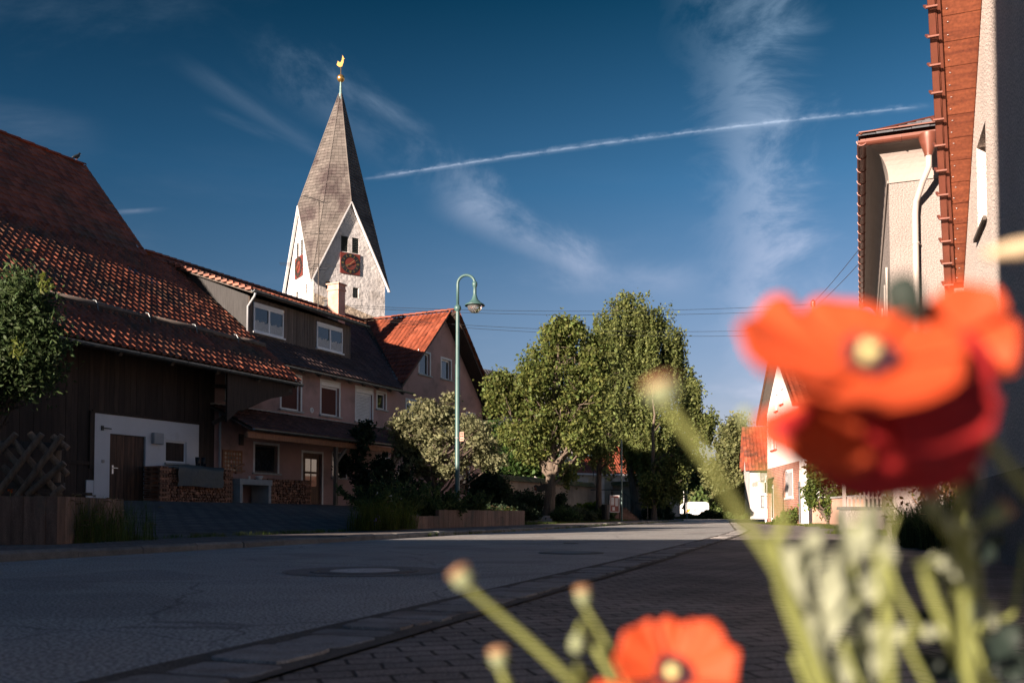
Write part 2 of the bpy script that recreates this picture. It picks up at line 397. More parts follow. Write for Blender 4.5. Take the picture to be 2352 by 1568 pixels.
material('roof_moss', (.22, .17, .09), .85, .3, 2.0, color2=(.14, .13, .05), island=.35, stain=(.10, .12, .03), stain_scale=1.5)
material('shingle', (.135, .12, .108), .85, .3, 1.2, island=.22, stain=(.045, .032, .032), stain_scale=.30, stain_lo=.47, stain_hi=.62, fine=.2, stretch=(1, 1, .6))
material('ridge_metal', (.42, .42, .42), .55, .3, 3, metal=.3)
material('church_plaster', (.54, .53, .52), .9, .12, 1.2, fine=.12, fine_scale=6, bump=.10, bscale=2.2, stain=(.30, .28, .26), stain_scale=.45, stain_lo=.50, stain_hi=.70)
material('church_old', (.42, .35, .27), .95, .4, 2.0, stain=(.20, .15, .11), stain_scale=.8, fine=.3, fine_scale=8, bump=.12, bscale=3)
material('clock_red', (.15, .025, .017), .6, .25, 1.5)
material('clock_black', (.012, .014, .016), .5, .2)
material('gold', (.85, .50, .16), .28, .15, metal=.9)
material('verdigris', (.22, .34, .32), .6, .35, 4, metal=.2, stain=(.12, .2, .2), stain_scale=4)
material('lamp_green', (.055, .12, .115), .45, .12, 2.0, stain=(.04, .07, .065), stain_scale=7, stain_lo=.55, stain_hi=.7, spec=.5)
material('louvre', (.045, .06, .06), .7, .3)
material('pink_plaster', (.44, .285, .265), .92, .18, .9, fine=.14, fine_scale=60, bump=.012, bscale=50, stain=(.20, .15, .145), stain_scale=.6, stain_lo=.50, stain_hi=.70)
material('white_plaster', (.72, .72, .74), .92, .08, 1.2, fine=.06, bump=.006, bscale=60, stain=(.45, .42, .40), stain_scale=.9, stain_lo=.6, stain_hi=.8)
material('white_paint', (.78, .79, .80), .45, .06, 3)
material('white_trim', (.70, .71, .72), .7, .18, 3)
material('sill_stone', (.42, .43, .42), .8, .3, 6, fine=.2)
glass_mat('glass_dark', (.025, .03, .036), .04)
material('lace', (.55, .57, .58), .9, .4, 25, fine=.4, fine_scale=60)
material('curtain_red', (.10, .034, .026), .9, .3, 8, stretch=(8, 8, .5))
material('curtain_white', (.38, .38, .38), .9, .5, 9, stretch=(5, 5, .3))
material('old_wood', (.105, .088, .075), .85, .45, 2.5, fine=.3, stretch=(8, 8, .7), bump=.01, bscale=10, island=.3)
material('barn_wood', (.052, .034, .026), .85, .5, 2.5, fine=.3, stretch=(6, 6, .5), island=.35)
material('dormer_wood', (.16, .125, .105), .85, .5, 3.0, fine=.3, stretch=(9, 9, .5), island=.3)
material('warm_wood', (.34, .15, .075), .75, .35, 3, fine=.25, stretch=(4, 4, 1), island=.15)
material('brown_door', (.13, .062, .035), .7, .65, 2.2, fine=.3, stretch=(7, 7, .5), island=.35)
material('gutter_zinc', (.20, .23, .24), .45, .3, 3, metal=.5)
material('gutter_copper', (.17, .055, .033), .45, .25, 3, metal=.15, stain=(.20, .06, .04), stain_scale=3)
material('log', (.14, .115, .10), .85, .4, 2, fine=.25, stretch=(1, 8, 8))
material('pole_wood', (.22, .165, .12), .85, .45, 3, fine=.35, island=.25, bump=.01, bscale=12, stretch=(6, 6, 1))
material('plank', (.24, .15, .11), .85, .5, 1.6, fine=.35, island=.3, stain=(.07, .075, .06), stain_scale=1.7, stretch=(5, 5, .6), bump=.006, bscale=12)
material('firewood', (.36, .175, .105), .85, .4, 6, fine=.35, island=.45)
material('tarp', (.050, .075, .085), .55, .2, 3, bump=.02, bscale=6)
material('concrete', (.36, .37, .37), .9, .2, 4, fine=.2, bump=.006)
material('grey_plastic', (.33, .35, .37), .5, .1)
material('dark_metal', (.03, .035, .038), .45, .3, metal=.4)
material('steel', (.55, .55, .56), .3, .1, metal=.8)
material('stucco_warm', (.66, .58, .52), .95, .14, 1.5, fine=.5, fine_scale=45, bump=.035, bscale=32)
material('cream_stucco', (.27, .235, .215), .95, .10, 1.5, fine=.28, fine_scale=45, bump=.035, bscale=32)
material('dark_stucco', (.28, .25, .23), .95, .2, 2, fine=.4, fine_scale=40, bump=.05, bscale=28)
material('cream_cove', (.32, .275, .245), .85, .10, 1.5, bump=.008, bscale=14)
material('cream_pipe', (.46, .40, .36), .5, .08)
material('red_board', (.21, .062, .028), .6, .3, 1.2, color2=(.12, .034, .018), fine=.2, fine_scale=30, stretch=(1.2, 12, 12), spec=.3)
material('slate', (.11, .115, .13), .6, .3, 3, island=.4, fine=.2)
brick_mat('brick_wall', (.40, .15, .09), (.27, .10, .07), (.42, .33, .27), .25, .085, .012, 'xz', bump=.012, fine=.2)
material('salmon_wall', (.60, .36, .27), .9, .15, 2, fine=.1)
material('pale_wall', (.52, .50, .49), .92, .2, .8, stain=(.33, .31, .30), stain_scale=.8, fine=.1)
material('church_wall', (.46, .36, .27), .92, .25, .7, stain=(.20, .16, .13), stain_scale=.5, stain_lo=.48, stain_hi=.7, fine=.15, bump=.03, bscale=8)
material('van_white', (.82, .82, .82), .35, .03)
material('yellow', (.75, .42, .04), .6, .1)
material('navy', (.02, .03, .08), .6, .1)
material('bark', (.15, .12, .09), .95, .5, 2.5, color2=(.08, .06, .045), fine=.4, bump=.05, bscale=5, stretch=(4, 4, .6))
material('bark_dark', (.10, .075, .06), .95, .5, 3, fine=.4, bump=.04, bscale=8, stretch=(3, 3, .6))
def foliage(name, c, isl=.45, hue=.02, tr=.45): material(name, c, .6, .3, .5, island=isl, hue=hue, transl=tr, spec=.25)
foliage('leaf_olive', (.15, .185, .05), .5, .03)
foliage('leaf_birch', (.17, .205, .065), .5, .02)
foliage('leaf_dark', (.075, .12, .045), .5)
foliage('leaf_deep', (.035, .062, .032), .5)
foliage('leaf_apple', (.22, .23, .12), .5, .02)
foliage('leaf_shrub', (.11, .16, .05), .5)
foliage('leaf_bright', (.16, .22, .03), .4)
foliage('leaf_far', (.20, .22, .09), .4)
foliage('leaf_grey', (.085, .11, .06), .4)
foliage('grass', (.12, .17, .04), .5, .03, .4)
foliage('grass_yellow', (.12, .15, .025), .4)  # yellower green than the other grass
foliage('straw', (.32, .24, .13), .4)
foliage('vine_leaf', (.10, .145, .03), .55, .03, .4)
foliage('poppy_leaf', (.38, .42, .29), .12, .01, .4)
foliage('stem_green', (.27, .31, .10), .1, .01, .3)
foliage('pod', (.29, .34, .19), .1, .01, .3)
foliage('bud_shade_dark', (.022, .035, .028), .1, .01, .1)  # dark bud green, also carrying the shade on the corner leaves
foliage('petal', (.68, .115, .03), .06, .008, .36)
foliage('petal_shaded', (.42, .03, .022), .06, .008, .3)  # darker petal copy, shade of the lower petals put into the colour
material('petal_core', (.05, .015, .03), .8, .3)
material('pod_top', (.36, .20, .10), .8, .3)
material('stigma', (.66, .60, .26), .7, .2)
material('flower_purple', (.30, .22, .55), .8, .2, island=.3)
material('flower_white', (.75, .72, .68), .8, .2, island=.2)
material('flower_orange', (.7, .16, .03), .8, .2, island=.2)

material('pebble', (.34, .28, .24), .9, .3, island=.6)
material('asphalt_patch', (.22, .21, .20), .85, .3, 6, fine=.5, fine_scale=100, bump=.006)
material('lid_concrete', (.60, .58, .56), .85, .3, 8, fine=.5, fine_scale=100, bump=.008)
material('cast_iron', (.12, .12, .12), .6, .3, 20, metal=.2)
material('lid_iron', (.11, .135, .17), .5, .3, 12, metal=.3, bump=.01, bscale=45)
# ------------------------------------------------------------------ ground
LK = [(-12.0, -10.6), (-5.34, 9.5), (4.66, 40.5), (10.6, 60.5), (13.5, 72), (13.0, 80), (8, 88), (-5, 93), (-40, 99)]
LK = [(x, y) for x, y in LK]
RK = [(-5.3, -10.5), (-1.137, 2.99), (1.2, 9.9), (6.3, 26.0), (8.2, 33.7), (14.7, 61.5), (18.6, 76), (18.2, 88), (10, 96.5), (-5, 101), (-40, 107)]
def smooth_line(P, n=6):
    out = []
    for i in range(len(P)-1):
        p0 = np.array(P[max(i-1, 0)]); p1 = np.array(P[i]); p2 = np.array(P[i+1]); p3 = np.array(P[min(i+2, len(P)-1)])
        for k in range(n):
            t = k/n
            if i < 2: out.append(tuple(p1+(p2-p1)*t)); continue
            out.append(tuple(.5*((2*p1)+(-p0+p2)*t+(2*p0-5*p1+4*p2-p3)*t*t+(-p0+3*p1-3*p2+p3)*t**3)))
    out.append(tuple(P[-1])); return out
LKs, RKs = smooth_line(LK), smooth_line(RK)
def sdist(x, y, line):
    "signed distance to a polyline, positive on its left"
    best = 1e9; sg = 1
    for (ax, ay), (bx, by) in zip(line[:-1], line[1:]):
        dx, dy = bx-ax, by-ay; L2 = dx*dx+dy*dy; t = max(0, min(1, ((x-ax)*dx+(y-ay)*dy)/L2))
        qx, qy = ax+dx*t, ay+dy*t; d = math.hypot(x-qx, y-qy)
        if d < best: best = d; sg = 1 if dx*(y-ay)-dy*(x-ax) > 0 else -1
    return best*sg
def ss(a, b, x): t = max(0.0, min(1.0, (x-a)/(b-a))); return t*t*(3-2*t)
def gz(x, y):
    "terrain height: yards on the left rise towards the houses"
    s = sdist(x, y, LK)
    if s < 0:
        return -.03 - .3*ss(60, 100, y)*ss(15, 25, x)
    if s < 1.0: return -.03
    z = -.03+.09*ss(1.0, 1.9, s)+(.85-.06)*ss(1.8, 10.5, s) if y < 70 else -.03+.09*ss(1.0, 1.9, s)+.85*ss(2, 8, s)*(1-ss(70, 80, y))
    return z
def offset_line(P, d):
    out = []
    for i, p in enumerate(P):
        a = np.array(P[max(i-1, 0)]); b = np.array(P[min(i+1, len(P)-1)]); t = b-a; t = t/np.linalg.norm(t); out.append((p[0]-t[1]*d, p[1]+t[0]*d))
    return out
def strip(name, A, B, z, mat, label=None):
    mb = MB()
    zz = z if callable(z) else (lambda x, y: z)
    for i in range(len(A)-1):
        mb.face([(*A[i], zz(*A[i])), (*B[i], zz(*B[i])), (*B[i+1], zz(*B[i+1])), (*A[i+1], zz(*A[i+1]))][::1])
    o = mb.build(name, mat); return structure(o)
def axis_pts(*segs):
    out = []
    for a, b, st in segs: out += list(np.arange(a, b, st))
    return out
def terrain():
    xs = axis_pts((-2500, -100, 400), (-100, -30, 7), (-30, 30, .8), (30, 100, 7), (100, 2501, 400)); ys = axis_pts((-300, -20, 40), (-20, 100, 1.0), (100, 200, 10), (200, 3200, 300))
    V = [(x, y, gz(x, y)) for y in ys for x in xs]; nx = len(xs)
    F = [(j*nx+i, j*nx+i+1, (j+1)*nx+i+1, (j+1)*nx+i) for j in range(len(ys)-1) for i in range(nx-1)]
    structure(np_mesh('ground', V, np.array(F), 'earth', smooth=True))
terrain()
def resample(P, st):
    out = [P[0]]; acc = 0
    for a, b in zip(P[:-1], P[1:]):
        a = np.array(a); b = np.array(b); L = np.linalg.norm(b-a); n = max(1, int(L/st))
        for k in range(1, n+1): out.append(tuple(a+(b-a)*k/n))
    return out
# road: ring of quads between both kerb lines
def lerp_line(P, n):
    P = np.array(P); d = np.r_[0, np.cumsum(np.linalg.norm(np.diff(P, axis=0), axis=1))]; t = np.linspace(0, d[-1], n)
    return list(zip(np.interp(t, d, P[:, 0]), np.interp(t, d, P[:, 1])))
strip('road', lerp_line(RKs, 90), lerp_line(LKs, 90), 0.0, 'asphalt')
strip('forecourt', lerp_line([(a+60, b-12) for a, b in RKs[:-6]], 40), lerp_line(offset_line(RKs[:-6], -.42), 40), -.004, 'pavers_near')
strip('gutter_bed', offset_line(RKs, -.44), offset_line(RKs, .05), .006, 'joint_dirt')
strip('sidewalk', offset_line(LKs, .14), offset_line(LKs, 1.9), .10, 'pavers_side')
def kerb():
    rnd = random.Random(4); mb = MB(); P = resample(LKs, 1.0); P2 = []
    for a, b in zip(P[:-1], P[1:]):
        a = Vector((*a, 0)); b = Vector((*b, 0)); d = (b-a).normalized(); s = Vector((-d.y, d.x, 0))
        a2 = a+d*.008; b2 = b-d*.008; h = .10+rnd.uniform(-.008, .01); j = rnd.uniform(-.012, .012); h2 = h+rnd.uniform(-.012, .012)
        n = len(mb.v)
        for p, hh in ((a2, h), (b2, h2)):
            for q, z in ((0, -.02), (0, hh-.03), (.035, hh), (.15, hh+.004), (.15, -.02)): mb.v.append(tuple(p+s*(q+j)+Vector((0, 0, z))))
        for k in range(4): mb.f.append((n+k+1, n+k, n+5+k, n+6+k))
        mb.f.append((n, n+1, n+2, n+3, n+4)); mb.f.append((n+9, n+8, n+7, n+6, n+5))
    structure(mb.build('kerb', 'kerb_stone', fixn=True))
kerb()
def gutter_stones():
    rnd = random.Random(7); V = []; mb = MB(); P = lerp_line(RKs, 900); off = 0
    d = 0; i = 0
    arc = np.array(P); cum = np.r_[0, np.cumsum(np.linalg.norm(np.diff(arc, axis=0), axis=1))]
    def pos(s, lat, z):
        x = np.interp(s, cum, arc[:, 0]); y = np.interp(s, cum, arc[:, 1]); x2 = np.interp(s+.1, cum, arc[:, 0]); y2 = np.interp(s+.1, cum, arc[:, 1])
        t = np.array([x2-x, y2-y]); t = t/(np.linalg.norm(t)+1e-9); return (x+t[1]*lat, y-t[0]*lat, z)
    s = 8.0
    while s < 105:
        L = rnd.uniform(.14, .36); w0 = .03+rnd.uniform(-.03, .05); w1 = .37+rnd.uniform(-.03, .03); h = .012+rnd.uniform(-.006, .008)
        if s > 40: L *= 2
        k = 9; ring = []
        for q in range(4*k):
            t = q/(4*k)*2*math.pi; cx, cy = math.cos(t), math.sin(t); m = (abs(cx)**9+abs(cy)**9)**(-1/9)
            r = 1+rnd.uniform(-.05, .03); ring.append((s+L/2+cx*m*L/2*.96*r, (w0+w1)/2+cy*m*(w1-w0)/2*r))
        n = len(mb.v); m_ = len(ring)
        cxs, cys = s+L/2, (w0+w1)/2
        for f, z in ((1.0, .0), (.985, h*.85), (.95, h), (.5, h+rnd.uniform(-.002, .004))):
            for (a, b) in ring: mb.v.append(pos(cxs+(a-cxs)*f, cys+(b-cys)*f, z))
        for lv in range(3):
            for q in range(m_):
                a = n+lv*m_+q; b = n+lv*m_+(q+1) % m_; mb.f.append((a, a+m_, b+m_, b))
        mb.f.append(tuple(n+3*m_+q for q in reversed(range(m_))))
        s += L+rnd.uniform(.004, .02)
    structure(mb.build('gutter_stones', 'granite', fixn=True, smooth=False))
gutter_stones()
# driveway sheet in front of the barn and the pink house
U = Vector((math.sin(R(26.7)), math.cos(R(26.7)), 0)); Vv = Vector((-math.cos(R(26.7)), math.sin(R(26.7)), 0)); O = Vector((-12.4, 27, 0))
def fw(u, v, z): return O+U*u+Vv*v+Vector((0, 0, z))
def driveway():
    mb = MB(); n = 60; A = lerp_line(offset_line(LK[:3], 1.9)[0:3], 70)
    m = 16; rows = []
    for (x, y) in A:
        if y < 7.5 or y > 33: continue
        # up to the facade line along the kerb normal
        t = Vector((.95, -.315, 0)).normalized()*-1
        p = Vector((x, y, 0)); L = ((O-p).dot(Vv))/(t.dot(Vv)); L = min(L, 20)
        rows.append([p+t*L*k/m for k in range(m+1)])
    for a, b in zip(rows[:-1], rows[1:]):
        for k in range(m):
            q = [a[k], b[k], b[k+1], a[k+1]]; mb.face([(p.x, p.y, gz(p.x, p.y)+.035) for p in q][::-1])
    structure(mb.build('driveway', 'pavers_yard', fixn=True, smooth=True))
driveway()
def gravel():
    "loose pebbles along the gutter and over the pavers"
    rng = np.random.default_rng(5); V = []; F = []
    P = np.array(lerp_line(RKs, 500)); n = 1500
    for k in range(n):
        if k < 500:
            i = rng.integers(25, 240); x, y = P[i]; x += .44+rng.exponential(.07); y += rng.normal()*.2
        else:
            y = 2.4+rng.exponential(5); x = np.interp(y, P[:, 1], P[:, 0])+.5+rng.uniform(0, 1)**1.3*5
        s = rng.uniform(.002, .0055)*(1.6 if y > 8 else 1); b = len(V)
        q = rng.uniform(.6, 1.3, 6)*s
        V += [(x-q[0], y, s*.4), (x, y-q[1], s*.4), (x+q[2], y, s*.4), (x, y+q[3], s*.4), (x, y, s*.4+q[4]), (x, y, -.002)]
        F += [(b, b+1, b+4), (b+1, b+2, b+4), (b+2, b+3, b+4), (b+3, b, b+4)]
    for k in range(9000):
        y = 2.2+rng.exponential(3.2); x1 = np.interp(y, P[:, 1], P[:, 0])-.1; x = x1-rng.uniform(0, 1)*5.4; s = rng.uniform(.0022, .0048)*(1+.05*y); b = len(V); q = rng.uniform(.6, 1.3, 4)*s
        V += [(x-q[0], y, .001), (x, y-q[1], .001), (x+q[2], y, .001), (x, y+q[3], .001), (x, y, .001+s*.35), (x, y, -.002)]
        F += [(b, b+1, b+4), (b+1, b+2, b+4), (b+2, b+3, b+4), (b+3, b, b+4)]
    o = np_mesh('gravel', V, np.array(F), 'pebble'); tag(o, 'pale grit and pebbles scattered over the road surface and dark pavers', 'gravel', kind='stuff')
gravel()
def manhole(px, py, r, lid, label, ring=True):
    p = at(px, py, EYE/((py-1180)/FPX)); p.z = 0
    t = thing('manhole_cover', label, 'manhole cover', (p.x, p.y, .0), group='manhole covers in the road')
    mb = MB(); mb.lathe([(r*.66, .006), (r*.66, .010), (r*.84, .010), (r*.84, .004), (r*.88, .004), (r*.88, .009), (r, .009), (r, .001)], seg=48); mb.build('ring', 'cast_iron', t)
    mb = MB(); mb.lathe([(0.001, .012), (r*.3, .012), (r*.64, .010), (r*.65, .004)], seg=48)
    mb.build('lid', lid, t)
    if ring:
        mb = MB(); mb.lathe([(r*1.02, .0045), (r*1.5, .0045)], seg=56); o = mb.build('patch', 'asphalt_patch', t)
manhole(838, 1311, .47, 'lid_concrete', 'round concrete filled manhole cover with dark iron ring in the near road')
manhole(1312, 1269, .42, 'lid_iron', 'bluish iron manhole cover with checker pattern nearer the right gutter', False)
manhole(1311, 1247, .13, 'dark_metal', 'small dark round valve cap in the road beyond both manholes', False)
# ------------------------------------------------------------------ building helpers (local frame: x along the facade, y into the house, z up)
def roof(name, parent, mat, p0, du, dv, tw, th, amp=.035, lift=.03, seg=6, clips=(), style='roll', flip=False):
    """p0 lower corner, du full vector along the eave, dv full vector up the slope; one small curved mesh piece per tile"""
    p0, du, dv = Vector(p0), Vector(du), Vector(dv); LU, LV = du.length, dv.length
    eu, ev = du.normalized(), dv.normalized(); nn = eu.cross(ev).normalized()
    if nn.z < 0: nn = -nn
    nu, nv = max(1, round(LU/tw)), max(1, round(LV/th)); tw, th = LU/nu, LV/nv
    xs = [k/seg for k in range(seg+1)]
    if style == 'roll': prof = [amp*(math.exp(-((x-.80)/.13)**2) + .18*math.cos((x-.35)*math.pi*2)*-1) for x in xs]
    elif style == 'pan': prof = [amp*math.cos(x*2*math.pi) for x in xs]
    else: prof = [0]*(seg+1)
    V = []; F = []; rnd = random.Random(len(V)+nu*7+nv)
    for j in range(nv):
        for i in range(nu):
            jt = rnd.uniform(-.3, .3)*lift; b = len(V); off = rnd.uniform(-.008, .008)+(tw/2 if (style == 'flat' and j % 2) else 0)
            g = .985
            for (vv, hh) in ((j*th-.03, -.2*lift), (j*th-.03, lift+jt), ((j+1)*th-.0, jt*.3)):
                for k in range(seg+1):
                    V.append(p0+eu*((i+xs[k]*g)*tw+off)+ev*vv+nn*(hh+prof[k]))
            m = seg+1
            for r_ in (0, 1):
                for k in range(seg):
                    a = b+r_*m+k; F.append((a, a+1, a+1+m, a+m))
    mb = MB(); mb.v = [tuple(v) for v in V]; mb.f = F
    # underside board
    return mb.build(name, mat, parent, clips=clips)
def slab(name, parent, mat, pts, thick, clips=()):
    "flat board below the tiles: pts 4 corners; thickness downwards along the normal"
    P = [Vector(p) for p in pts]; n = (P[1]-P[0]).cross(P[2]-P[0]).normalized()
    if n.z > 0: n = -n
    mb = MB(); k = len(P); mb.v = [tuple(p-n*(-.012)) for p in P]+[tuple(p+n*thick) for p in P]
    mb.f = [tuple(range(k)), tuple(reversed(range(k, 2*k)))]+[(i, (i+1) % k, k+(i+1) % k, k+i) for i in range(k)]
    return mb.build(name, mat, parent, clips=clips, fixn=True)
def wall(name, parent, mat, x0, x1, z0, z1, y, holes=(), depth=.16, clips=(), thick=.3, along='x'):
    """wall in the plane y=const facing -y, with real openings and reveals. along='y': plane x=y, running along y, facing -x"""
    xs = sorted({x0, x1, *[h[0] for h in holes], *[h[1] for h in holes]}); zs = sorted({z0, z1, *[h[2] for h in holes], *[h[3] for h in holes]})
    mb = MB()
    def P(a, d, z): return (a, y+d, z) if along == 'x' else (y+d, a, z)
    for a, b in zip(xs[:-1], xs[1:]):
        for c, d in zip(zs[:-1], zs[1:]):
            m = ((a+b)/2, (c+d)/2)
            if any(h[0] < m[0] < h[1] and h[2] < m[1] < h[3] for h in holes): continue
            mb.face([P(a, 0, c), P(b, 0, c), P(b, 0, d), P(a, 0, d)])
    for h in holes:
        a, b, c, d = h[:4]
        for q in (((a, 0, c), (a, depth, c), (a, depth, d), (a, 0, d)), ((b, 0, c), (b, 0, d), (b, depth, d), (b, depth, c)),
                  ((a, 0, c), (b, 0, c), (b, depth, c), (a, depth, c)), ((a, 0, d), (a, depth, d), (b, depth, d), (b, 0, d))):
            mb.face([P(*p) for p in q])
    mb.face([P(x0, thick, z0), P(x0, thick, z1), P(x1, thick, z1), P(x1, thick, z0)])
    return mb.build(name, mat, parent, clips=clips)
def window(parent, x0, x1, z0, z1, y, sashes=2, surround=.0, sill=True, box=0.0, curtain=None, blind=None, frame='white_paint', inset=.07, along='x', sill_mat='sill_stone', fw_=.07, name='window', glass='glass_dark', lace=None, rail=0):
    "framed window in a wall opening; frame mesh with pane, sill, surround, shutter box and curtain as children"
    def bx(mb, a, b, c, d, e, f):
        if along == 'x': mb.box(a, b, y+c, y+d, e, f)
        else: mb.box(y+c, y+d, a, b, e, f)
    top = z1-box; mb = MB(); t = fw_
    bx(mb, x0+.002, x0+t, inset, inset+.06, z0+.002, top); bx(mb, x1-t, x1-.002, inset, inset+.06, z0+.002, top)
    bx(mb, x0+t, x1-t, inset, inset+.06, z0+.002, z0+t); bx(mb, x0+t, x1-t, inset, inset+.06, top-t, top-.002)
    for k in range(1, sashes):
        c = x0+(x1-x0)*k/sashes; bx(mb, c-t*.7, c+t*.7, inset-.01, inset+.05, z0+t, top-t)
    for k in range(rail):
        c = z0+(top-z0)*(k+1)/(rail+1); bx(mb, x0+t, x1-t, inset+.005, inset+.05, c-.02, c+.02)
    f = mb.build(name, frame, parent, bevel=.006)
    m = MB(); bx(m, x0+t, x1-t, inset+.03, inset+.04, z0+t, top-t); m.build('pane', glass, f)
    if curtain:
        m = MB(); bx(m, x0+t, x1-t, inset+.018, inset+.026, z0+t, top-t); m.build('curtain', curtain, f)
    if lace:
        m = MB(); n = 14; a0, a1 = x0+t, x1-t
        for k in range(n):
            a = a0+(a1-a0)*k/n; b = a0+(a1-a0)*(k+1)/n; hh = lace*(1+.10*math.sin(k*2.1))
            if any(abs((a+b)/2-(x0+(x1-x0)*q/sashes)) < t*.8 for q in range(1, sashes)): continue
            bx(m, a+.002, b-.002, inset+.019, inset+.027, z0+t, z0+t+hh)
        m.build('lace_curtain', 'lace', f)
    if blind:
        m = MB(); n = int((top-z0-2*t)/.06)
        for k in range(n):
            c = z0+t+(top-z0-2*t)*k/n; bx(m, x0+t, x1-t, inset+.005+.01*(k % 2), inset+.02, c, c+.052)
        m.build('roller_blind', blind, f)
    if box:
        m = MB(); bx(m, x0+.002, x1-.002, -.015, inset+.06, top+.003, z1-.002); m.build('shutter_box', frame, f, bevel=.012)
    if surround:
        m = MB(); s = surround
        bx(m, x0-s, x0, -.012, .012, z0, z1+s); bx(m, x1, x1+s, -.012, .012, z0, z1+s); bx(m, x0, x1, -.012, .012, z1, z1+s); m.build('surround', 'white_trim', f)
    if sill:
        m = MB(); s = surround+.05; bx(m, x0-s, x1+s, -.09, .06, z0-.07, z0-.003); m.build('sill', sill_mat, f, bevel=.008)
    return f
def gutter(parent, a, b, r=.075, mat='gutter_zinc', name='gutter', brackets=0, up=(0, 0, 1)):
    a, b = Vector(a), Vector(b); d = (b-a).normalized(); side = d.cross(Vector((0, 0, 1))).normalized(); mb = MB(); n = 9
    for p in (a, b):
        for rr in (r, r*.9):
            for k in range(n):
                t = math.pi*k/(n-1); mb.v.append(tuple(p+side*math.cos(t)*rr-Vector((0, 0, 1))*math.sin(t)*rr))
    for k in range(n-1):
        mb.f.append((k, k+1, 2*n+k+1, 2*n+k)); mb.f.append((n+k, 3*n+k, 3*n+k+1, n+k+1))
        mb.f.append((k, n+k, n+k+1, k+1)); mb.f.append((2*n+k, 2*n+k+1, 3*n+k+1, 3*n+k))
    mb.f.append((0, 2*n, 3*n, n)); mb.f.append((n-1, 2*n-1, 4*n-1, 3*n-1))
    L = (b-a).length
    o = mb.build(name, mat, parent, fixn=False)
    if brackets:
        m = MB(); q = int(L/brackets)
        for k in range(q+1):
            p = a+d*(L*k/max(q, 1))
            pts = [p+side*math.cos(t)*r*1.08-Vector((0, 0, 1))*math.sin(t)*r*1.08 for t in [math.pi*i/8 for i in range(9)]]
            m.tube(pts, r*.10, 5)
        m.build('gutter_bracket', mat, o)
    return o
def boards(mb, x0, x1, z0, z1, y, w=.16, rnd=None, t=.03, clip=None, gap=.006, batten=False):
    x = x0; rnd = rnd or random.Random(1)
    while x < x1-.01:
        ww = min(w*rnd.uniform(.8, 1.2), x1-x); j = rnd.uniform(0, .012)
        mb.box(x+gap/2, x+ww-gap/2, y-t-j, y-j*.2, z0, z1); x += ww
def ridge_tiles(parent, a, b, mat, r=.11, step=.33, name='ridge_tile'):
    a, b = Vector(a), Vector(b); d = (b-a); L = d.length; d.normalize(); side = d.cross(Vector((0, 0, 1))).normalized(); mb = MB(); n = int(L/step); st = L/n
    for i in range(n):
        p0, p1 = a+d*(i*st), a+d*((i+1)*st+.04); b0 = len(mb.v)
        for p, rr, up in ((p0, r*.92, 0), (p1-d*.02, r, .02), (p1, r*.9, .0)):
            for k in range(9):
                t = math.pi*k/8; mb.v.append(tuple(p+side*math.cos(t)*rr+Vector((0, 0, 1))*(math.sin(t)*rr*.85+up-.02)))
        for r_ in (0, 1):
            for k in range(8): q = b0+r_*9+k; mb.f.append((q, q+9, q+10, q+1))
    return mb.build(name, mat, parent, fixn=True)
material('glass_blue', (.16, .25, .30), .1, .2)
material('roof_tile_slate2', (.10, .062, .055), .7, .3, 1.0, island=.35, fine=.2)
material('chimney_pink', (.55, .36, .28), .9, .2, 2.5, fine=.15, bump=.02, bscale=15, stain=(.34, .20, .15), stain_scale=1.5)
brick_mat('chimney_brick', (.40, .16, .10), (.30, .12, .08), (.3, .25, .2), .25, .08, .01, 'xz')
material('dormer_wood_shaded', (.042, .042, .042), .85, .5, 3.0, fine=.3, stretch=(9, 9, .5))  # weathered cheek boards, darkened to hold the shade on the dormer side
material('mosaic', (.42, .30, .22), .5, .3, 3, island=.75, hue=.04)
material('steel_rust', (.45, .33, .28), .6, .3, metal=.3)
WXH = 4.78
TH = 26.7; RZ = R(90-TH)
def frame_M(o): return Matrix.Translation(o.location) @ Matrix.Rotation(o.rotation_euler.z, 4, 'Z')

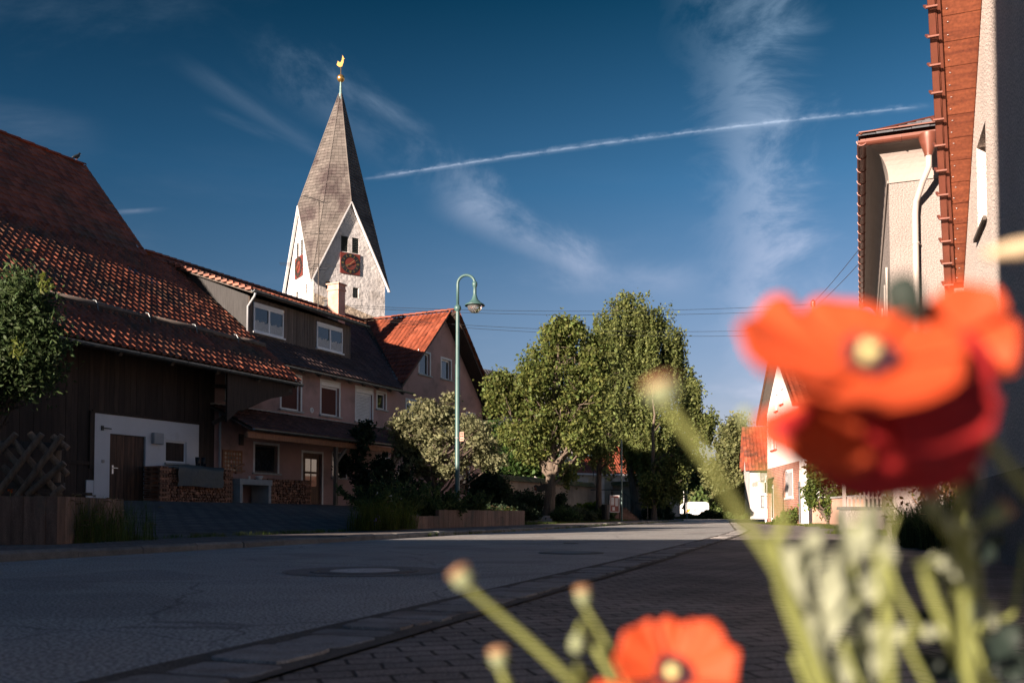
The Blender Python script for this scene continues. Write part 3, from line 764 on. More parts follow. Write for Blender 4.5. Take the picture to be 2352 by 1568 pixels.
# ------------------------------------------------------------------ barn (left)
GZ = .85
SIDE = [(4.0, 3.55), (4.5, 3.95), (6.1, 4.55), (7.25, 4.82), (7.25, 5.25), (4.0, 5.25)]
barn = thing('barn', 'dark timber barn with huge red tiled roof and low whitewashed wall beside the driveway', 'barn', (O.x, O.y, 0), RZ)
def build_barn():
    X0, X1 = -9.0, 7.35; WX = 4.75; s = .78
    zr = lambda v: 5.25+s*(v+1.6)
    cl = math.hypot(1, s)
    roof('lower_roof', barn, 'roof_tile_dark', (X0, -1.6, 5.30), (X1-X0, 0, 0), (0, 6.6, 6.6*s), .245, .355, amp=.062, lift=.035, seg=7)
    slab('roof_boards', barn, 'barn_wood', [(X0, -1.55, zr(-1.55)-.03), (X1-.05, -1.55, zr(-1.55)-.03), (X1-.05, 5.0, zr(5)-.03), (X0, 5.0, zr(5)-.03)], .12)
    # upper steep roof ending in a verge on the right
    XU = 6.1; s2 = 1.14; v0, z0 = 4.9, zr(4.9); rv = 3.6; XL = -8.0
    roof('upper_roof', barn, 'roof_tile_dark', (XL, v0, z0+.10), (XU-XL, 0, 0), (0, rv, rv*s2), .245, .355, amp=.024, lift=.035, seg=7)
    slab('upper_roof_boards', barn, 'barn_wood', [(XL, v0, z0-.02), (XU-.04, v0, z0-.02), (XU-.04, v0+rv, z0+rv*s2-.02), (XL, v0+rv, z0+rv*s2-.02)], .10)
    roof('rear_roof', barn, 'roof_tile_dark', (XU, v0+2*rv+5, z0-.9), (-(XU-XL), 0, 0), (0, -(rv+5), rv*s2+1.0), .5, .8, amp=.03, lift=.03, seg=3)
    ridge_tiles(barn, (XL, v0+rv+.02, z0+rv*s2+.12), (XU, v0+rv+.02, z0+rv*s2+.12), 'roof_tile_red', r=.13, step=.55)
    ridge_tiles(barn, (XU+.02, 4.9, z0+.12), (XU+.02, v0+rv-.05, z0+rv*s2+.06), 'roof_tile_dark', r=.07, step=.38, name='verge_tile')
    ridge_tiles(barn, (X1+.02, -1.55, zr(-1.55)+.04), (X1+.02, 4.95, zr(4.95)+.04), 'roof_tile_dark', r=.06, step=.38, name='verge_tile')
    gutter(barn, (X0, -1.72, 5.20), (X1-.05, -1.72, 5.18), .085, brackets=.9)
    # snow log held by hooks
    lg = MB(); rnd = random.Random(3); x = X0
    while x < X1-.3:
        L = min(rnd.uniform(3.4, 4.2), X1-x); v = .10; z = zr(v)+.19
        lg.tube([(x, v, z), (x+L*.5, v-.01, z+.012), (x+L, v, z-.008)], [.085, .09, .08], 10); x += L+.01
    lo = lg.build('snow_log', 'log', barn, smooth=True)
    x = X0+1.2
    while x < X1:
        m = MB(); pts = [(x, -.12, zr(-.12)+.04), (x, -.06, zr(0)+.06), (x, -.02, zr(.1)+.18), (x, .05, zr(.1)+.30), (x, .17, zr(.1)+.33)]
        m.tube(pts, .016, 6); m.build('hook', 'gutter_zinc', lo); x += 1.95
    m = MB(); v = 3.1; m.face([(3.9, v, zr(v)+.09), (4.35, v, zr(v)+.09), (4.35, v+.38, zr(v+.38)+.09), (3.9, v+.38, zr(v+.38)+.09)])
    m.face([(4.4, v-.36, zr(v-.36)+.09), (4.8, v-.36, zr(v-.36)+.09), (4.8, v, zr(v)+.09), (4.4, v, zr(v)+.09)]); m.build('glass_tile', 'glass_blue', barn)
    # timber wall above and left of the whitewashed part
    mb = MB(); rnd = random.Random(9)
    boards(mb, X0, -.08, GZ-.3, 6.6, .02, .2, rnd); boards(mb, -.08, WX-.7, 3.52, 6.6, .02, .2, rnd); boards(mb, WX-.72, WX, GZ, 6.6, .02, .24, rnd, t=.05)
    mb.box(X0, WX, .02, .2, GZ-.3, 6.8)
    mb.build('timber_wall', 'barn_wood', barn)
    m = MB(); m.box(X0, -.12, -.06, -.012, 1.95, 2.05); m.box(-.14, WX-.7, -.09, -.03, 3.50, 3.58); m.box(-.22, -.08, -.07, .0, 1.85, 3.55); m.box(X0, -.1, -.06, -.012, 1.05, 1.13); m.build('cross_rail', 'barn_wood', barn)
    # posts, purlins and braces under the overhang
    m = MB(); m.beam((X0, -1.35, 5.25), (X1-.15, -1.35, 5.25), .16, .2); m.beam((X0, 0, 6.1), (X1-.15, 0, 6.1), .18, .22); m.build('purlin', 'old_wood', barn)
    for x in [X0+1+1.9*k for k in range(11)]:
        if x > X1: break
        m = MB(); m.beam((x, 1.0, zr(1.0)-.28), (x, -1.55, zr(-1.55)-.2), .12, .16); m.build('rafter', 'old_wood', barn)
    m = MB(); m.beam((WX-.1, -.02, 3.6), (X1-.4, -1.2, 5.0), .12, .14); m.beam((WX-.1, -.05, 5.95), (X1-.3, -.05, 5.95), .14, .18); m.beam((WX-.1, -.02, 4.9), (X1-.2, -1.35, 4.95), .10, .12); m.build('brace', 'old_wood', barn)
    m = MB(); m.prism(SIDE, .08, axis=1, a0=-1.34); m.build('side_cladding', 'barn_wood', barn, fixn=True)
    # whitewashed wall with a plank door and a small window
    door = (.49, 1.82, GZ-.05, 2.93); win = (2.62, 3.5, 2.17, 2.88)
    wall('white_wall', barn, 'white_plaster', -.05, WX-.72, GZ-.3, 3.52, -.055, [door, win], .14)
    m = MB(); m.box(-.30, -.05, -.045, .0, GZ-.3, 1.5); m.build('plinth', 'white_plaster', barn)
    m = MB(); boards(m, .52, 1.79, GZ-.03, 2.9, .055, .13, random.Random(2), t=.035); d = m.build('door', 'brown_door', barn)
    m = MB(); m.box(.61, .665, -.012, .016, 1.72, 1.98); m.beam((.63, -.05, 1.90), (.79, -.05, 1.895), .02, .02); m.beam((.635, 0, 1.90), (.635, -.05, 1.90), .02, .02); m.build('handle', 'steel', d)
    window(barn, *win, -.055, 1, inset=.05, sill=True, fw_=.055)
    m = MB(); m.box(2.03, 2.42, -.20, -.06, 2.72, 3.08); m.build('meter_box', 'grey_plastic', barn, bevel=.02)
    m = MB(); m.box(.16, .24, -.09, -.057, 3.0, 3.14); m.beam((.2, -.08, 3.08), (.45, -.16, 3.06), .03, .03); m.build('wall_hook', 'dark_metal', barn)
    m = MB(); m.box(.2, .29, -.085, -.056, 2.03, 2.12); m.build('light_switch', 'cream_pipe', barn, bevel=.005)
    # right gable end infill between roof and wall
    m = MB(); m.prism([(0.2, 3.9), (5.0, 3.9), (5.0, zr(5.0)-.15), (.2, zr(.2)-.15)], .12, axis=0, a0=WX-.12); m.build('end_wall', 'barn_wood', barn, fixn=True)
    m = MB(); m.prism([(4.9, 9.8), (16.5, 9.8), (v0+rv, z0+rv*s2-.2)], .1, axis=0, a0=XU-.3); m.build('upper_end_wall', 'barn_wood', barn, fixn=True)
build_barn()

# ------------------------------------------------------------------ pink house
house = thing('pink_house', 'pink plastered house with dormer, cross gable and porch roof next to the barn', 'house', (O.x, O.y, 0), RZ)
def build_house():
    s = .78; zr = lambda v: 5.25+s*(v+1.6); GX = 16.25; AP = 20.1; GR = 24.0
    wins = [(8.18, 9.28, 4.48, 5.80), (10.55, 11.70, 4.49, 5.84), (12.88, 14.03, 4.44, 5.87), (14.42, 15.05, 5.12, 5.84), (5.35, 6.25, 4.48, 5.75)]
    gw = [(17.83, 18.75, 7.15, 8.20), (19.86, 20.75, 7.2, 8.17), (16.75, 18.1, 4.45, 5.76), (20.0, 21.3, 4.45, 5.76), (22.4, 23.2, 4.5, 5.7)]
    gf = [(6.78, 8.0, 2.02, 3.05), (9.45, 10.62, GZ-.2, 2.90), (11.3, 12.2, 2.0, 3.0), (14.5, 15.5, 1.0, 2.95), (21.6, 22.6, 1.5, 2.9)]
    for a, b in ((15.45, 15.55),): pass
    wall('wall', house, 'pink_plaster', WXH, GX, GZ-.4, 6.32, 0, [w for w in wins+gf if w[1] < GX], .17)
    wall('gable_wall', house, 'pink_plaster', GX, GR, GZ-.4, 10.4, 0, gw+[w for w in gf if w[1] > GX], .17,
         clips=[((AP, 0, 10.42), (1.01, 0, 1)), ((AP, 0, 10.42), (-.985, 0, 1))])
    m = MB(); m.box(GR-.02, GR, .0, 9.0, GZ-.4, 6.3); m.build('end_wall', 'pink_plaster', house)
    for w in wins[:1]: window(house, *w, 0, 1, surround=.09, box=.17, curtain='curtain_red', inset=.10)
    window(house, *wins[1], 0, 1, surround=.09, box=.17, curtain='curtain_red', inset=.10)
    window(house, *wins[2], 0, 1, surround=.09, box=.20, blind='white_trim', inset=.06)
    window(house, *wins[3], 0, 1, surround=.09, inset=.08)
    window(house, *wins[4], 0, 1, surround=.09, inset=.08)
    for w in gw: window(house, *w, 0, 1, surround=.10, inset=.10)
    window(house, *gf[0], 0, 1, surround=.09, inset=.10, frame='old_wood')
    window(house, *gf[2], 0, 1, surround=.05, inset=.10, frame='old_wood')
    # doors
    for k, g in enumerate((gf[1], gf[3], gf[4])):
        a, b, c, d = g; m = MB(); m.box(a+.03, b-.03, .08, .13, c, d-.03); dr = m.build('door', 'brown_door', house)
        m = MB(); w = (b-a)
        for i in range(2):
            for j in range(2): m.box(a+w*(.2+.32*i), a+w*(.46+.32*i), .07, .085, c+(d-c)*(.42+.26*j), c+(d-c)*(.64+.26*j))
        m.build('pane', 'glass_dark', dr)
        m = MB(); m.box(a-.09, a, -.012, .012, c, d+.09); m.box(b, b+.09, -.012, .012, c, d+.09); m.box(a, b, -.012, .012, d, d+.09); m.build('surround', 'white_trim', dr)
    # main roof (hidden part under the barn is left out on the left), clipped along the valley
    vnorm = Vector((20.4-16.25, 0, 0))
    a = Vector((16.25, .2, 0)); b = Vector((20.45, 5.15, 0)); d = (b-a).normalized(); nrm = Vector((d.y, -d.x, 0))
    x0 = 6.3
    roof('main_roof', house, 'roof_tile_slate2', (7.35, -.5, zr(-.5)+.0), (14, 0, 0), (0, 5.7, 5.7*s), .25, .34, amp=.03, lift=.03, seg=5, clips=[((16.2, .13, 0), nrm)])
    roof('ridge_roof', house, 'roof_tile_dark', (6.4, 4.7, zr(4.7)+.12), (14.2, 0, 0), (0, .55, .55*s), .25, .34, amp=.03, lift=.03, seg=5, clips=[((16.2, .13, 0), nrm)])
    slab('roof_boards', house, 'old_wood', [(7.3, -.5, zr(-.5)-.05), (20.5, -.5, zr(-.5)-.05), (20.5, 5.2, zr(5.2)-.05), (7.3, 5.2, zr(5.2)-.05)], .1, clips=[((16.2, .13, 0), nrm)])
    roof('rear_roof', house, 'roof_tile_dark', (24.3, 11.2, zr(-.5)), (-18, 0, 0), (0, -6.0, 6.0*s-.12), .5, .7, amp=.03, lift=.03, seg=3)
    ridge_tiles(house, (6.3, 5.2, zr(5.2)+.13), (20.3, 5.2, zr(5.2)+.13), 'roof_tile_dark', r=.12, step=.36)
    gutter(house, (7.5, -.62, zr(-.5)-.10), (16.35, -.62, zr(-.5)-.10), .075, brackets=.9)
    for k in range(9):
        m = MB(); x = 7.9+k*.98; m.beam((x, .2, zr(.2)-.2), (x, -.5, zr(-.5)-.18), .12, .16); m.build('rafter_end', 'old_wood', house)
    # cross gable roof
    gz_, gs = 10.52, .99
    L = 4.35; back = 5.6
    roof('gable_roof_left', house, 'roof_tile_red', (AP-L, back, gz_-L*gs), (0, -(back+.35), 0), (L, 0, L*gs), .25, .34, amp=.035, lift=.035, seg=6, clips=[((16.2, .13, 0), -nrm), ((0, 0, 6.45), (0, 0, -1))])
    roof('gable_roof_right', house, 'roof_tile_dark', (AP+4.75, -.75, gz_-4.75*1.02), (0, back+1.2, 0), (-4.75, 0, 4.75*1.02), .25, .34, amp=.035, lift=.035, seg=5)
    slab('gable_boards', house, 'barn_wood', [(AP+4.7, -.72, gz_-4.7*1.02-.06), (AP, -.72, gz_-.06), (AP, 5.6, gz_-.06), (AP+4.7, 5.6, gz_-4.7*1.02-.06)], .13)
    slab('gable_boards', house, 'old_wood', [(AP-4.2, -.30, gz_-4.2*gs-.06), (AP, -.30, gz_-.06), (AP, 5.0, gz_-.06), (AP-4.2, 5.0, gz_-4.2*gs-.06)], .10, clips=[((16.2, .13, 0), -nrm)])
    ridge_tiles(house, (AP, -.6, gz_+.06), (AP, 5.3, gz_+.06), 'roof_tile_red', r=.12, step=.36)
    ridge_tiles(house, (AP-3.95, -.36, gz_-3.95*gs+.03), (AP-.05, -.36, gz_+.02), 'roof_tile_red', r=.05, step=.36, name='verge_tile')
    ridge_tiles(house, (AP+4.75, -.78, gz_-4.75*1.02+.03), (AP+.05, -.78, gz_+.02), 'roof_tile_dark', r=.06, step=.36, name='verge_tile')
    m = MB(); m.beam((16.25, .12, 6.66), (20.4, 5.15, 10.45), .30, .02, up=(0, 0, 1)); m.build('valley_flashing', 'ridge_metal', house)
    # dormer with timber cladding
    dx0, dx1, dv, db, dt = 7.45, 13.75, 1.0, zr(1.0), 8.72
    w5 = (7.68, 9.36, 7.43, 8.55); w6 = (11.42, 13.15, 7.42, 8.52)
    mb = MB(); rnd = random.Random(5)
    boards(mb, dx0, w5[0]-.05, db-.1, dt, dv, .11, rnd, t=.025); boards(mb, w5[1]+.05, w6[0]-.05, db-.1, dt, dv, .11, rnd, t=.025); boards(mb, w6[1]+.05, dx1, db-.1, dt, dv, .11, rnd, t=.025)
    for w in (w5, w6): boards(mb, w[0]-.05, w[1]+.05, db-.1, w[2]-.09, dv, .11, rnd, t=.025); boards(mb, w[0]-.05, w[1]+.05, w[3]+.02, dt, dv, .11, rnd, t=.025)
    mb.box(dx0, w5[0]-.02, dv, dv+.1, db-.1, dt); mb.box(w5[1]+.02, w6[0]-.02, dv, dv+.1, db-.1, dt); mb.box(w6[1]+.02, dx1, dv, dv+.1, db-.1, dt)
    mb.build('dormer_front', 'dormer_wood', house)
    for w in (w5, w6): window(house, *w, dv-.05, 2, inset=-.02, box=.14, lace=.36, sill_mat='white_paint', fw_=.06)
    for x in (dx0, dx1):
        m = MB(); m.prism([(dv, db-.1), (dv, dt+.02), (5.0, 10.28), (5.0, zr(5.0)-.05)], .03, axis=0, a0=x-.015)
        m.build('dormer_cheek', 'dormer_wood_shaded', house, fixn=True)
    ds = (10.5-8.82)/(5.2-.45)
    roof('dormer_roof', house, 'roof_tile_dark', (dx0-.35, .50, 8.86), (dx1-dx0+.85, 0, 0), (0, 4.7, 4.7*ds), .25, .34, amp=.035, lift=.035, seg=6)
    slab('dormer_boards', house, 'old_wood', [(dx0-.3, .52, 8.80), (dx1+.45, .52, 8.80), (dx1+.45, 5.1, 8.80+4.58*ds), (dx0-.3, 5.1, 8.80+4.58*ds)], .09)
    m = MB(); n = 15
    for k in range(n):   # orange verge tiles on the dormer's left edge
        v = .5+4.5*k/n; z = 8.9+(v-.5)*ds; m.box(dx0-.42, dx0-.30, v, v+4.5/n*.97, z-.06, z+.035)
    m.build('verge_tiles', 'roof_tile_dark', house)
    gutter(house, (dx0-.45, .38, 8.80), (dx1+.55, .38, 8.78), .07, brackets=.9)
    m = MB(); m.tube([(dx0-.30, .38, 8.73), (dx0-.30, .42, 8.60), (dx0-.16, .75, 8.42), (dx0-.10, .93, 8.30), (dx0-.10, .93, 7.25)], .045, 10); m.build('downpipe', 'grey_plastic', house, smooth=True)
    # chimneys
    def chimney(u, v, w, d, z0, z1, mat, cap):
        m = MB(); m.box(u, u+w, v, v+d, z0, z1-.32); c = m.build('chimney', mat, house)
        m = MB(); m.box(u-.04, u+w+.04, v-.04, v+d+.04, z1-.32, z1-.22); m.box(u-.01, u+w+.01, v-.01, v+d+.01, z1-.22, z1-.04); m.box(u-.07, u+w+.07, v-.07, v+d+.07, z1-.04, z1+.02); m.build('chimney_top', cap, c)
        m = MB(); m.box(u+.1, u+w-.1, v+.1, v+d-.1, z1+.02, z1+.03); m.build('flue', 'clock_black', c)
    chimney(15.9, 3.3, .52, .62, 8.4, 11.42, 'chimney_pink', 'chimney_pink')
    chimney(18.55, 5.6, .5, .6, 9.5, 11.45, 'chimney_brick', 'clock_black')
    # porch roof on posts
    pe, pu0, pu1, pz = -1.9, 4.55, 15.2, 3.38
    roof('porch_roof', house, 'roof_tile_brown', (pu0, pe, pz), (pu1-pu0, 0, 0), (0, 1.9, .90), .24, .33, amp=.035, lift=.03, seg=6)
    slab('porch_boards', house, 'old_wood', [(pu0, pe, pz-.05), (pu1, pe, pz-.05), (pu1, -.01, pz+.83), (pu0, -.01, pz+.83)], .06)
    m = MB(); m.box(pu0, pu1, -.06, -.012, 4.24, 4.30); m.beam((pu0, -.10, 4.285), (pu1, -.10, 4.285), .16, .02); m.build('porch_flashing', 'ridge_metal', house)
    gutter(house, (pu0, pe-.1, pz-.03), (pu1, pe-.1, pz-.03), .06, brackets=.8)
    m = MB(); m.beam((pu0-.1, pe+.15, pz-.24), (pu1, pe+.15, pz-.24), .14, .2); m.build('porch_beam', 'warm_wood', house)
    for x in (9.25, 13.1):
        m = MB(); m.beam((x, pe+.15, GZ), (x, pe+.15, pz-.34), .13, .13); p = m.build('post', 'pole_wood', house)
        m = MB(); m.beam((x, pe+.15, pz-.95), (x+.6, pe+.15, pz-.38), .1, .1); m.build('brace', 'pole_wood', p)
    m = MB(); m.lathe([(.001, -.02), (.10, -.02), (.11, 0.0), (.06, .0), (.05, -.03)], seg=20, M=Matrix.Rotation(R(90), 4, 'X')); o = m.build('wall_vent', 'white_trim', house, smooth=False); o.location = (9.95, -.02, 4.60)
    m = MB(); m.box(5.95, 6.15, -.06, 0, 2.95, 3.35); m.build('vent_cover', 'old_wood', house)
    m = MB(); m.tube([(4.95, -.1, GZ), (4.95, -.1, 4.1)], .045, 8); m.build('downpipe', 'grey_plastic', house)
    # tile picture beside the window
    m = MB(); m.box(5.15, 6.1, -.05, -.012, 1.95, 2.75); p = m.build('mosaic_panel', 'warm_wood', house)
    m = MB(); rnd = random.Random(2)
    for i in range(6):
        for j in range(5):
            x, z = 5.27+i*.14, 2.06+j*.14; m.face([(x, -.056, z-.06), (x+.06, -.056, z), (x, -.056, z+.06), (x-.06, -.056, z)])
    m.build('mosaic_tiles', 'mosaic', p)
    # antenna mast
    m = MB(); B = (13.55, 2.6); m.tube([(B[0], B[1], 8.9), (B[0], B[1], 14.7)], .022, 8); a = m.build('antenna_mast', 'old_wood', house)
    m = MB()
    def yagi(z, L, n, half, ang, mb):
        d = Vector((math.cos(ang), math.sin(ang), 0)); e = Vector((-d.y, d.x, 0)); c = Vector((B[0], B[1], z))
        mb.tube([c-d*L*.35, c+d*L*.65], .012, 5)
        for k in range(n): p = c-d*L*.35+d*(L*k/(n-1)); mb.tube([p-e*half, p+e*half], .007, 4)
    for q in ((14.5, 1.3, 10, .22, 2.9), (13.0, .9, 5, .3, 2.2), (11.6, .4, 3, 1.7, .6), (11.4, 1.0, 4, .6, 2.4)): m = MB(); yagi(*q, m); m.build('antenna', 'dark_metal', a)
    m = MB(); m.box(15.25, 15.65, -.34, -.14, 2.05, 2.42); mbx = m.build('mailbox', 'steel', house, bevel=.04)
    m = MB(); m.beam((15.45, -.24, GZ), (15.45, -.24, 2.05), .05, .05); m.build('post', 'concrete', mbx)
WXH = 4.78
build_house()
pigeon = thing('pigeon', 'small dark pigeon perched on the barn ridge end', 'bird', frame_M(barn) @ Vector((5.75, 8.52, 14.72)), RZ)
m = MB(); m.tube([(-.20, 0, -.03), (-.10, 0, .02), (0, 0, .06), (.08, 0, .13), (.11, 0, .20), (.13, 0, .235), (.165, 0, .235), (.20, 0, .225)], [.02, .055, .085, .07, .04, .042, .03, .006], 10); m.build('body', 'dark_metal', pigeon, smooth=True)
m = MB(); m.tube([(0, .03, -.12), (0, .03, .0)], .008, 5); m.tube([(0, -.03, -.12), (0, -.03, .0)], .008, 5); m.build('legs', 'warm_wood', pigeon)

# ------------------------------------------------------------------ church tower
def build_tower():
    K = Vector((-16.5, 75.0, 0)); phi = 57.0; s = 6.5; z0 = 8.0-7.2
    t = thing('church_tower', 'white church tower with tall grey shingled spire and red clock faces behind the pink house', 'church tower', K, R(90-phi))
    zc, zg = 20.35, 27.0; cx = s/2; AX = (cx+.30, cx-.18, 38.1)
    # walls in the local frame: right face y=0 (x from 0 to s); left face x=0 (y from 0 to s)
    gsl = (zg-zc)/cx
    clip = [((cx, 0, zg), (gsl, 0, 1)), ((cx, 0, zg), (-gsl, 0, 1))]
    R_h = [(2.42, 3.04, 22.72, 24.05), (3.42, 4.04, 22.72, 24.05), (1.08, 1.50, 19.25, 20.0), (3.5, 4.04, 18.9, 19.8)]
    wall('wall_right', t, 'church_plaster', 0, s, .5, 28, 0, [R_h[0], R_h[1], R_h[2], R_h[3]], .35, clips=clip)
    clipL = [((0, cx, zg), (0, gsl, 1)), ((0, cx, zg), (0, -gsl, 1))]
    L_h = [(2.56, 3.08, 22.72, 24.0), (3.6, 4.1, 22.72, 23.95), (1.45, 1.75, 19.1, 19.9), (3.6, 4.15, 18.7, 19.7)]
    wall('wall_left', t, 'church_plaster', 0, s, .5, 28, 0, L_h, .35, clips=clipL, along='y')
    m = MB(); m.face([(s, 0, .5), (s, s, .5), (s, s, zc), (s, cx, zg), (s, 0, zc)]); m.face([(0, s, .5), (0, s, zc), (cx, s, zg), (s, s, zc), (s, s, .5)]); m.build('wall_rear', 'church_plaster', t)
    # older darker masonry below an uneven step on the right face
    m = MB(); pts = [(0.004, .5), (s-.02, .5), (s-.02, 17.4), (5.4, 17.5), (4.4, 17.75), (3.0, 18.15), (1.5, 18.5), (.004, 18.85)]
    m.prism([(a, b) for a, b in pts], .045, axis=1, a0=-.05); m.build('lower_masonry', 'church_old', t, fixn=True)
    # louvres
    for (a, b, c, d), al in ((R_h[0], 'x'), (R_h[1], 'x'), (L_h[0], 'y'), (L_h[1], 'y')):
        m = MB(); n = 9
        for k in range(n):
            z = c+(d-c)*k/n; q = (d-c)/n
            if al == 'x': m.beam(((a), .14, z+q*.5), ((b), .14, z+q*.5), .26, .03, up=(0, .5, 1))
            else: m.beam((.14, a, z+q*.5), (.14, b, z+q*.5), .26, .03, up=(.5, 0, 1))
        if al == 'x': m.box(a, b, .30, .32, c, d)
        else: m.box(.30, .32, a, b, c, d)
        m.build('louvre_window', 'louvre', t)
    for (a, b, c, d), al in ((R_h[2], 'x'), (R_h[3], 'x'), (L_h[2], 'y'), (L_h[3], 'y')):
        m = MB()
        if al == 'x': m.box(a, b, .25, .27, c, d)
        else: m.box(.25, .27, a, b, c, d)
        m.build('window', 'louvre', t)
    # clock faces
    def clock(M, w):
        h = w/2
        m = MB(); m.box(-h, h, -.10, -.01, -h, h, M); c = m.build('clock_face', 'clock_red', t)
        m = MB(); m.lathe([(h*.60, 0), (h*.60, .02), (h*.97, .02), (h*.97, 0)], seg=48, M=M @ Matrix.Translation((0, -.10, 0)) @ Matrix.Rotation(R(90), 4, 'X')); m.build('hour_ring', 'clock_black', c)
        m = MB()
        for k in range(12):
            a = 2*math.pi*k/12
            Rm = M @ Matrix.Rotation(a, 4, 'Y')
            m = MB(); m.box(-.02, .02, -.137, -.127, h*.66, h*.90, Rm)
            if k % 3 == 0: m.box(-.075, -.045, -.137, -.127, h*.66, h*.90, Rm); m.box(.045, .075, -.137, -.127, h*.66, h*.90, Rm)
            elif k % 2: m.box(-.07, -.045, -.137, -.127, h*.66, h*.90, Rm @ Matrix.Rotation(R(4), 4, 'Y'))
            else: m.box(.045, .07, -.137, -.127, h*.66, h*.90, Rm @ Matrix.Rotation(R(-4), 4, 'Y'))
            m.build('numeral', 'gold', c)
        m = MB(); m.box(-h*.97, h*.97, -.105, -.10, -h*.97, h*.97, M) if False else None
        Rh = M @ Matrix.Rotation(R(235), 4, 'Y'); Rm2 = M @ Matrix.Rotation(R(48), 4, 'Y')
        m = MB(); m.box(-.035, .035, -.17, -.155, -h*.2, h*.55, Rh); m.box(-.09, .09, -.17, -.155, h*.38, h*.5, Rh); m.build('hour_hand', 'gold', c)
        m = MB(); m.box(-.022, .022, -.19, -.178, -h*.1, h*.5, Rm2); m.build('minute_hand', 'pod_top', c)
    clock(Matrix.Translation((3.23, 0, 21.75)), 1.78)
    clock(Matrix.Translation((0, 3.35, 21.75)) @ Matrix.Rotation(R(-90), 4, 'Z'), 1.78)
    # spire: eight faces between tip, gable tips and corner eaves; shingle courses as real steps
    o = .28
    cor = [(-o, -o), (s+o, -o), (s+o, s+o), (-o, s+o)]; gab = [(cx, -.18), (s+.18, cx), (cx, s+.18), (-.18, cx)]
    zc2 = zc-.55
    mb = MB(); rnd = random.Random(11); caps = MB()
    A = Vector(AX); cen = Vector((cx, cx, 0))
    def course(P, Q, C_, T, n_out):
        """triangle-ish face with vertices T (tip), P (gable tip), Q (corner eave): rows of shingles from the bottom up"""
        nrm = (P-T).cross(Q-T).normalized()
        if nrm.dot(((P+Q)/2-Vector((cx, cx, P.z)))) < 0: nrm = -nrm
        # horizontal rows: width between edge T-Q and the other boundary (T-P above zP, P-Q below)
        zlo, zhi = Q.z, T.z-.6; h = .30; n = int((zhi-zlo)/h)
        def on(a, b, z): f = (z-a.z)/(b.z-a.z); return a+(b-a)*f
        for k in range(n):
            za, zb = zlo+k*h-.03, zlo+(k+1)*h
            za = max(za, zlo)
            e0a, e0b = on(T, Q, za), on(T, Q, zb)
            e1a = on(T, P, za) if za >= P.z else on(P, Q, za); e1b = on(T, P, zb) if zb >= P.z else on(P, Q, zb)
            w = (e1a-e0a).length; m_ = max(1, int(w/.32))
            for i in range(m_):
                f0, f1 = i/m_, (i+.96)/m_; j = rnd.uniform(-.3, .5)*.02
                a, b = e0a.lerp(e1a, f0), e0a.lerp(e1a, f1); c, d = e0b.lerp(e1b, f1), e0b.lerp(e1b, f0)
                out = nrm*(.045+j)
                mb.face([a+out, b+out, c+nrm*.004, d+nrm*.004]); mb.face([a, b, b+out, a+out])
    for i in range(4):
        C0 = Vector((*cor[i], zc2)); G0 = Vector((*gab[i], zg+.12)); G1 = Vector((*gab[i-1], zg+.12))
        course(G0, C0, None, A, 1); course(G1, C0, None, A, 1)
        for P in (C0, G0): caps.tube([P+(A-P)*.0, A-(A-P)*.04], .07, 5)
        caps.tube([C0, G0], .07, 5); caps.tube([C0, G1], .07, 5)
    core = MB()
    for i in range(4):
        C0 = Vector((*cor[i], zc2)); G0 = Vector((*gab[i], zg+.12)); G1 = Vector((*gab[i-1], zg+.12)); core.face([A, G0, C0]); core.face([A, C0, G1])
    sp = mb.build('spire', 'shingle', t); core.build('spire_core', 'louvre', sp); caps.build('hip_caps', 'shingle', sp)
    # eave boards at the corners
    m = MB()
    for i in range(4):
        C0 = Vector((*cor[i], zc2-.06)); G0 = Vector((*gab[i], zg+.02)); G1 = Vector((*gab[i-1], zg+.02))
        m.beam(C0, G0, .22, .09); m.beam(C0, G1, .22, .09)
    m.build('verge_boards', 'white_trim', t)
    # finial, ball and weathercock
    x, y, z = AX; m = MB(); m.lathe([(.30, z-1.15), (.26, z-.9), (.17, z-.5), (.18, z-.4), (.12, z-.3), (.09, z+.3), (.06, z+.8)], (x, y, 0), 12); f = m.build('finial', 'verdigris', t, smooth=True)
    m = MB(); r = .34; m.lathe([(r*math.sin(a), z+1.0-r*math.cos(a)) for a in np.linspace(0.01, math.pi-.01, 16)], (x, y, 0), 24); m.build('ball', 'gold', t, smooth=True)
    m = MB(); m.tube([(x, y, z+1.2), (x, y, z+2.1)], .035, 6); m.build('rod', 'gold', t)
    prof = [(-.42, .25), (-.30, .62), (-.12, .45), (.0, .50), (.10, .72), (.16, 1.15), (.24, 1.0), (.30, .86), (.38, .80), (.28, .72), (.26, .45), (.14, .12), (0, 0), (-.15, .05), (-.3, .12)]
    ang = R(-38); m = MB(); m.prism([(a*.9, z+2.0+b*.95) for a, b in prof], .05, axis=1, a0=-.025)
    M = Matrix.Translation((x, y, 0)) @ Matrix.Rotation(ang, 4, 'Z'); m.v = [tuple(M @ Vector(v)) for v in m.v]; m.build('weathercock', 'gold', t, fixn=True)
build_tower()
material('sill_dark', (.14, .14, .13), .9, .3, 4)
material('white_paint_wall', (.80, .77, .74), .9, .06, .8, fine=.05, fine_scale=20, bump=.01, bscale=20)
material('roof_tile_dark2', (.42, .10, .05), .7, .3, 1.0, island=.35, stain=(.16, .06, .04), stain_scale=.8, stain_lo=.45, stain_hi=.6)
material('brick_step', (.30, .17, .12), .9, .4, 4, island=.2)
material('notice_red', (.32, .12, .10), .6, .2)
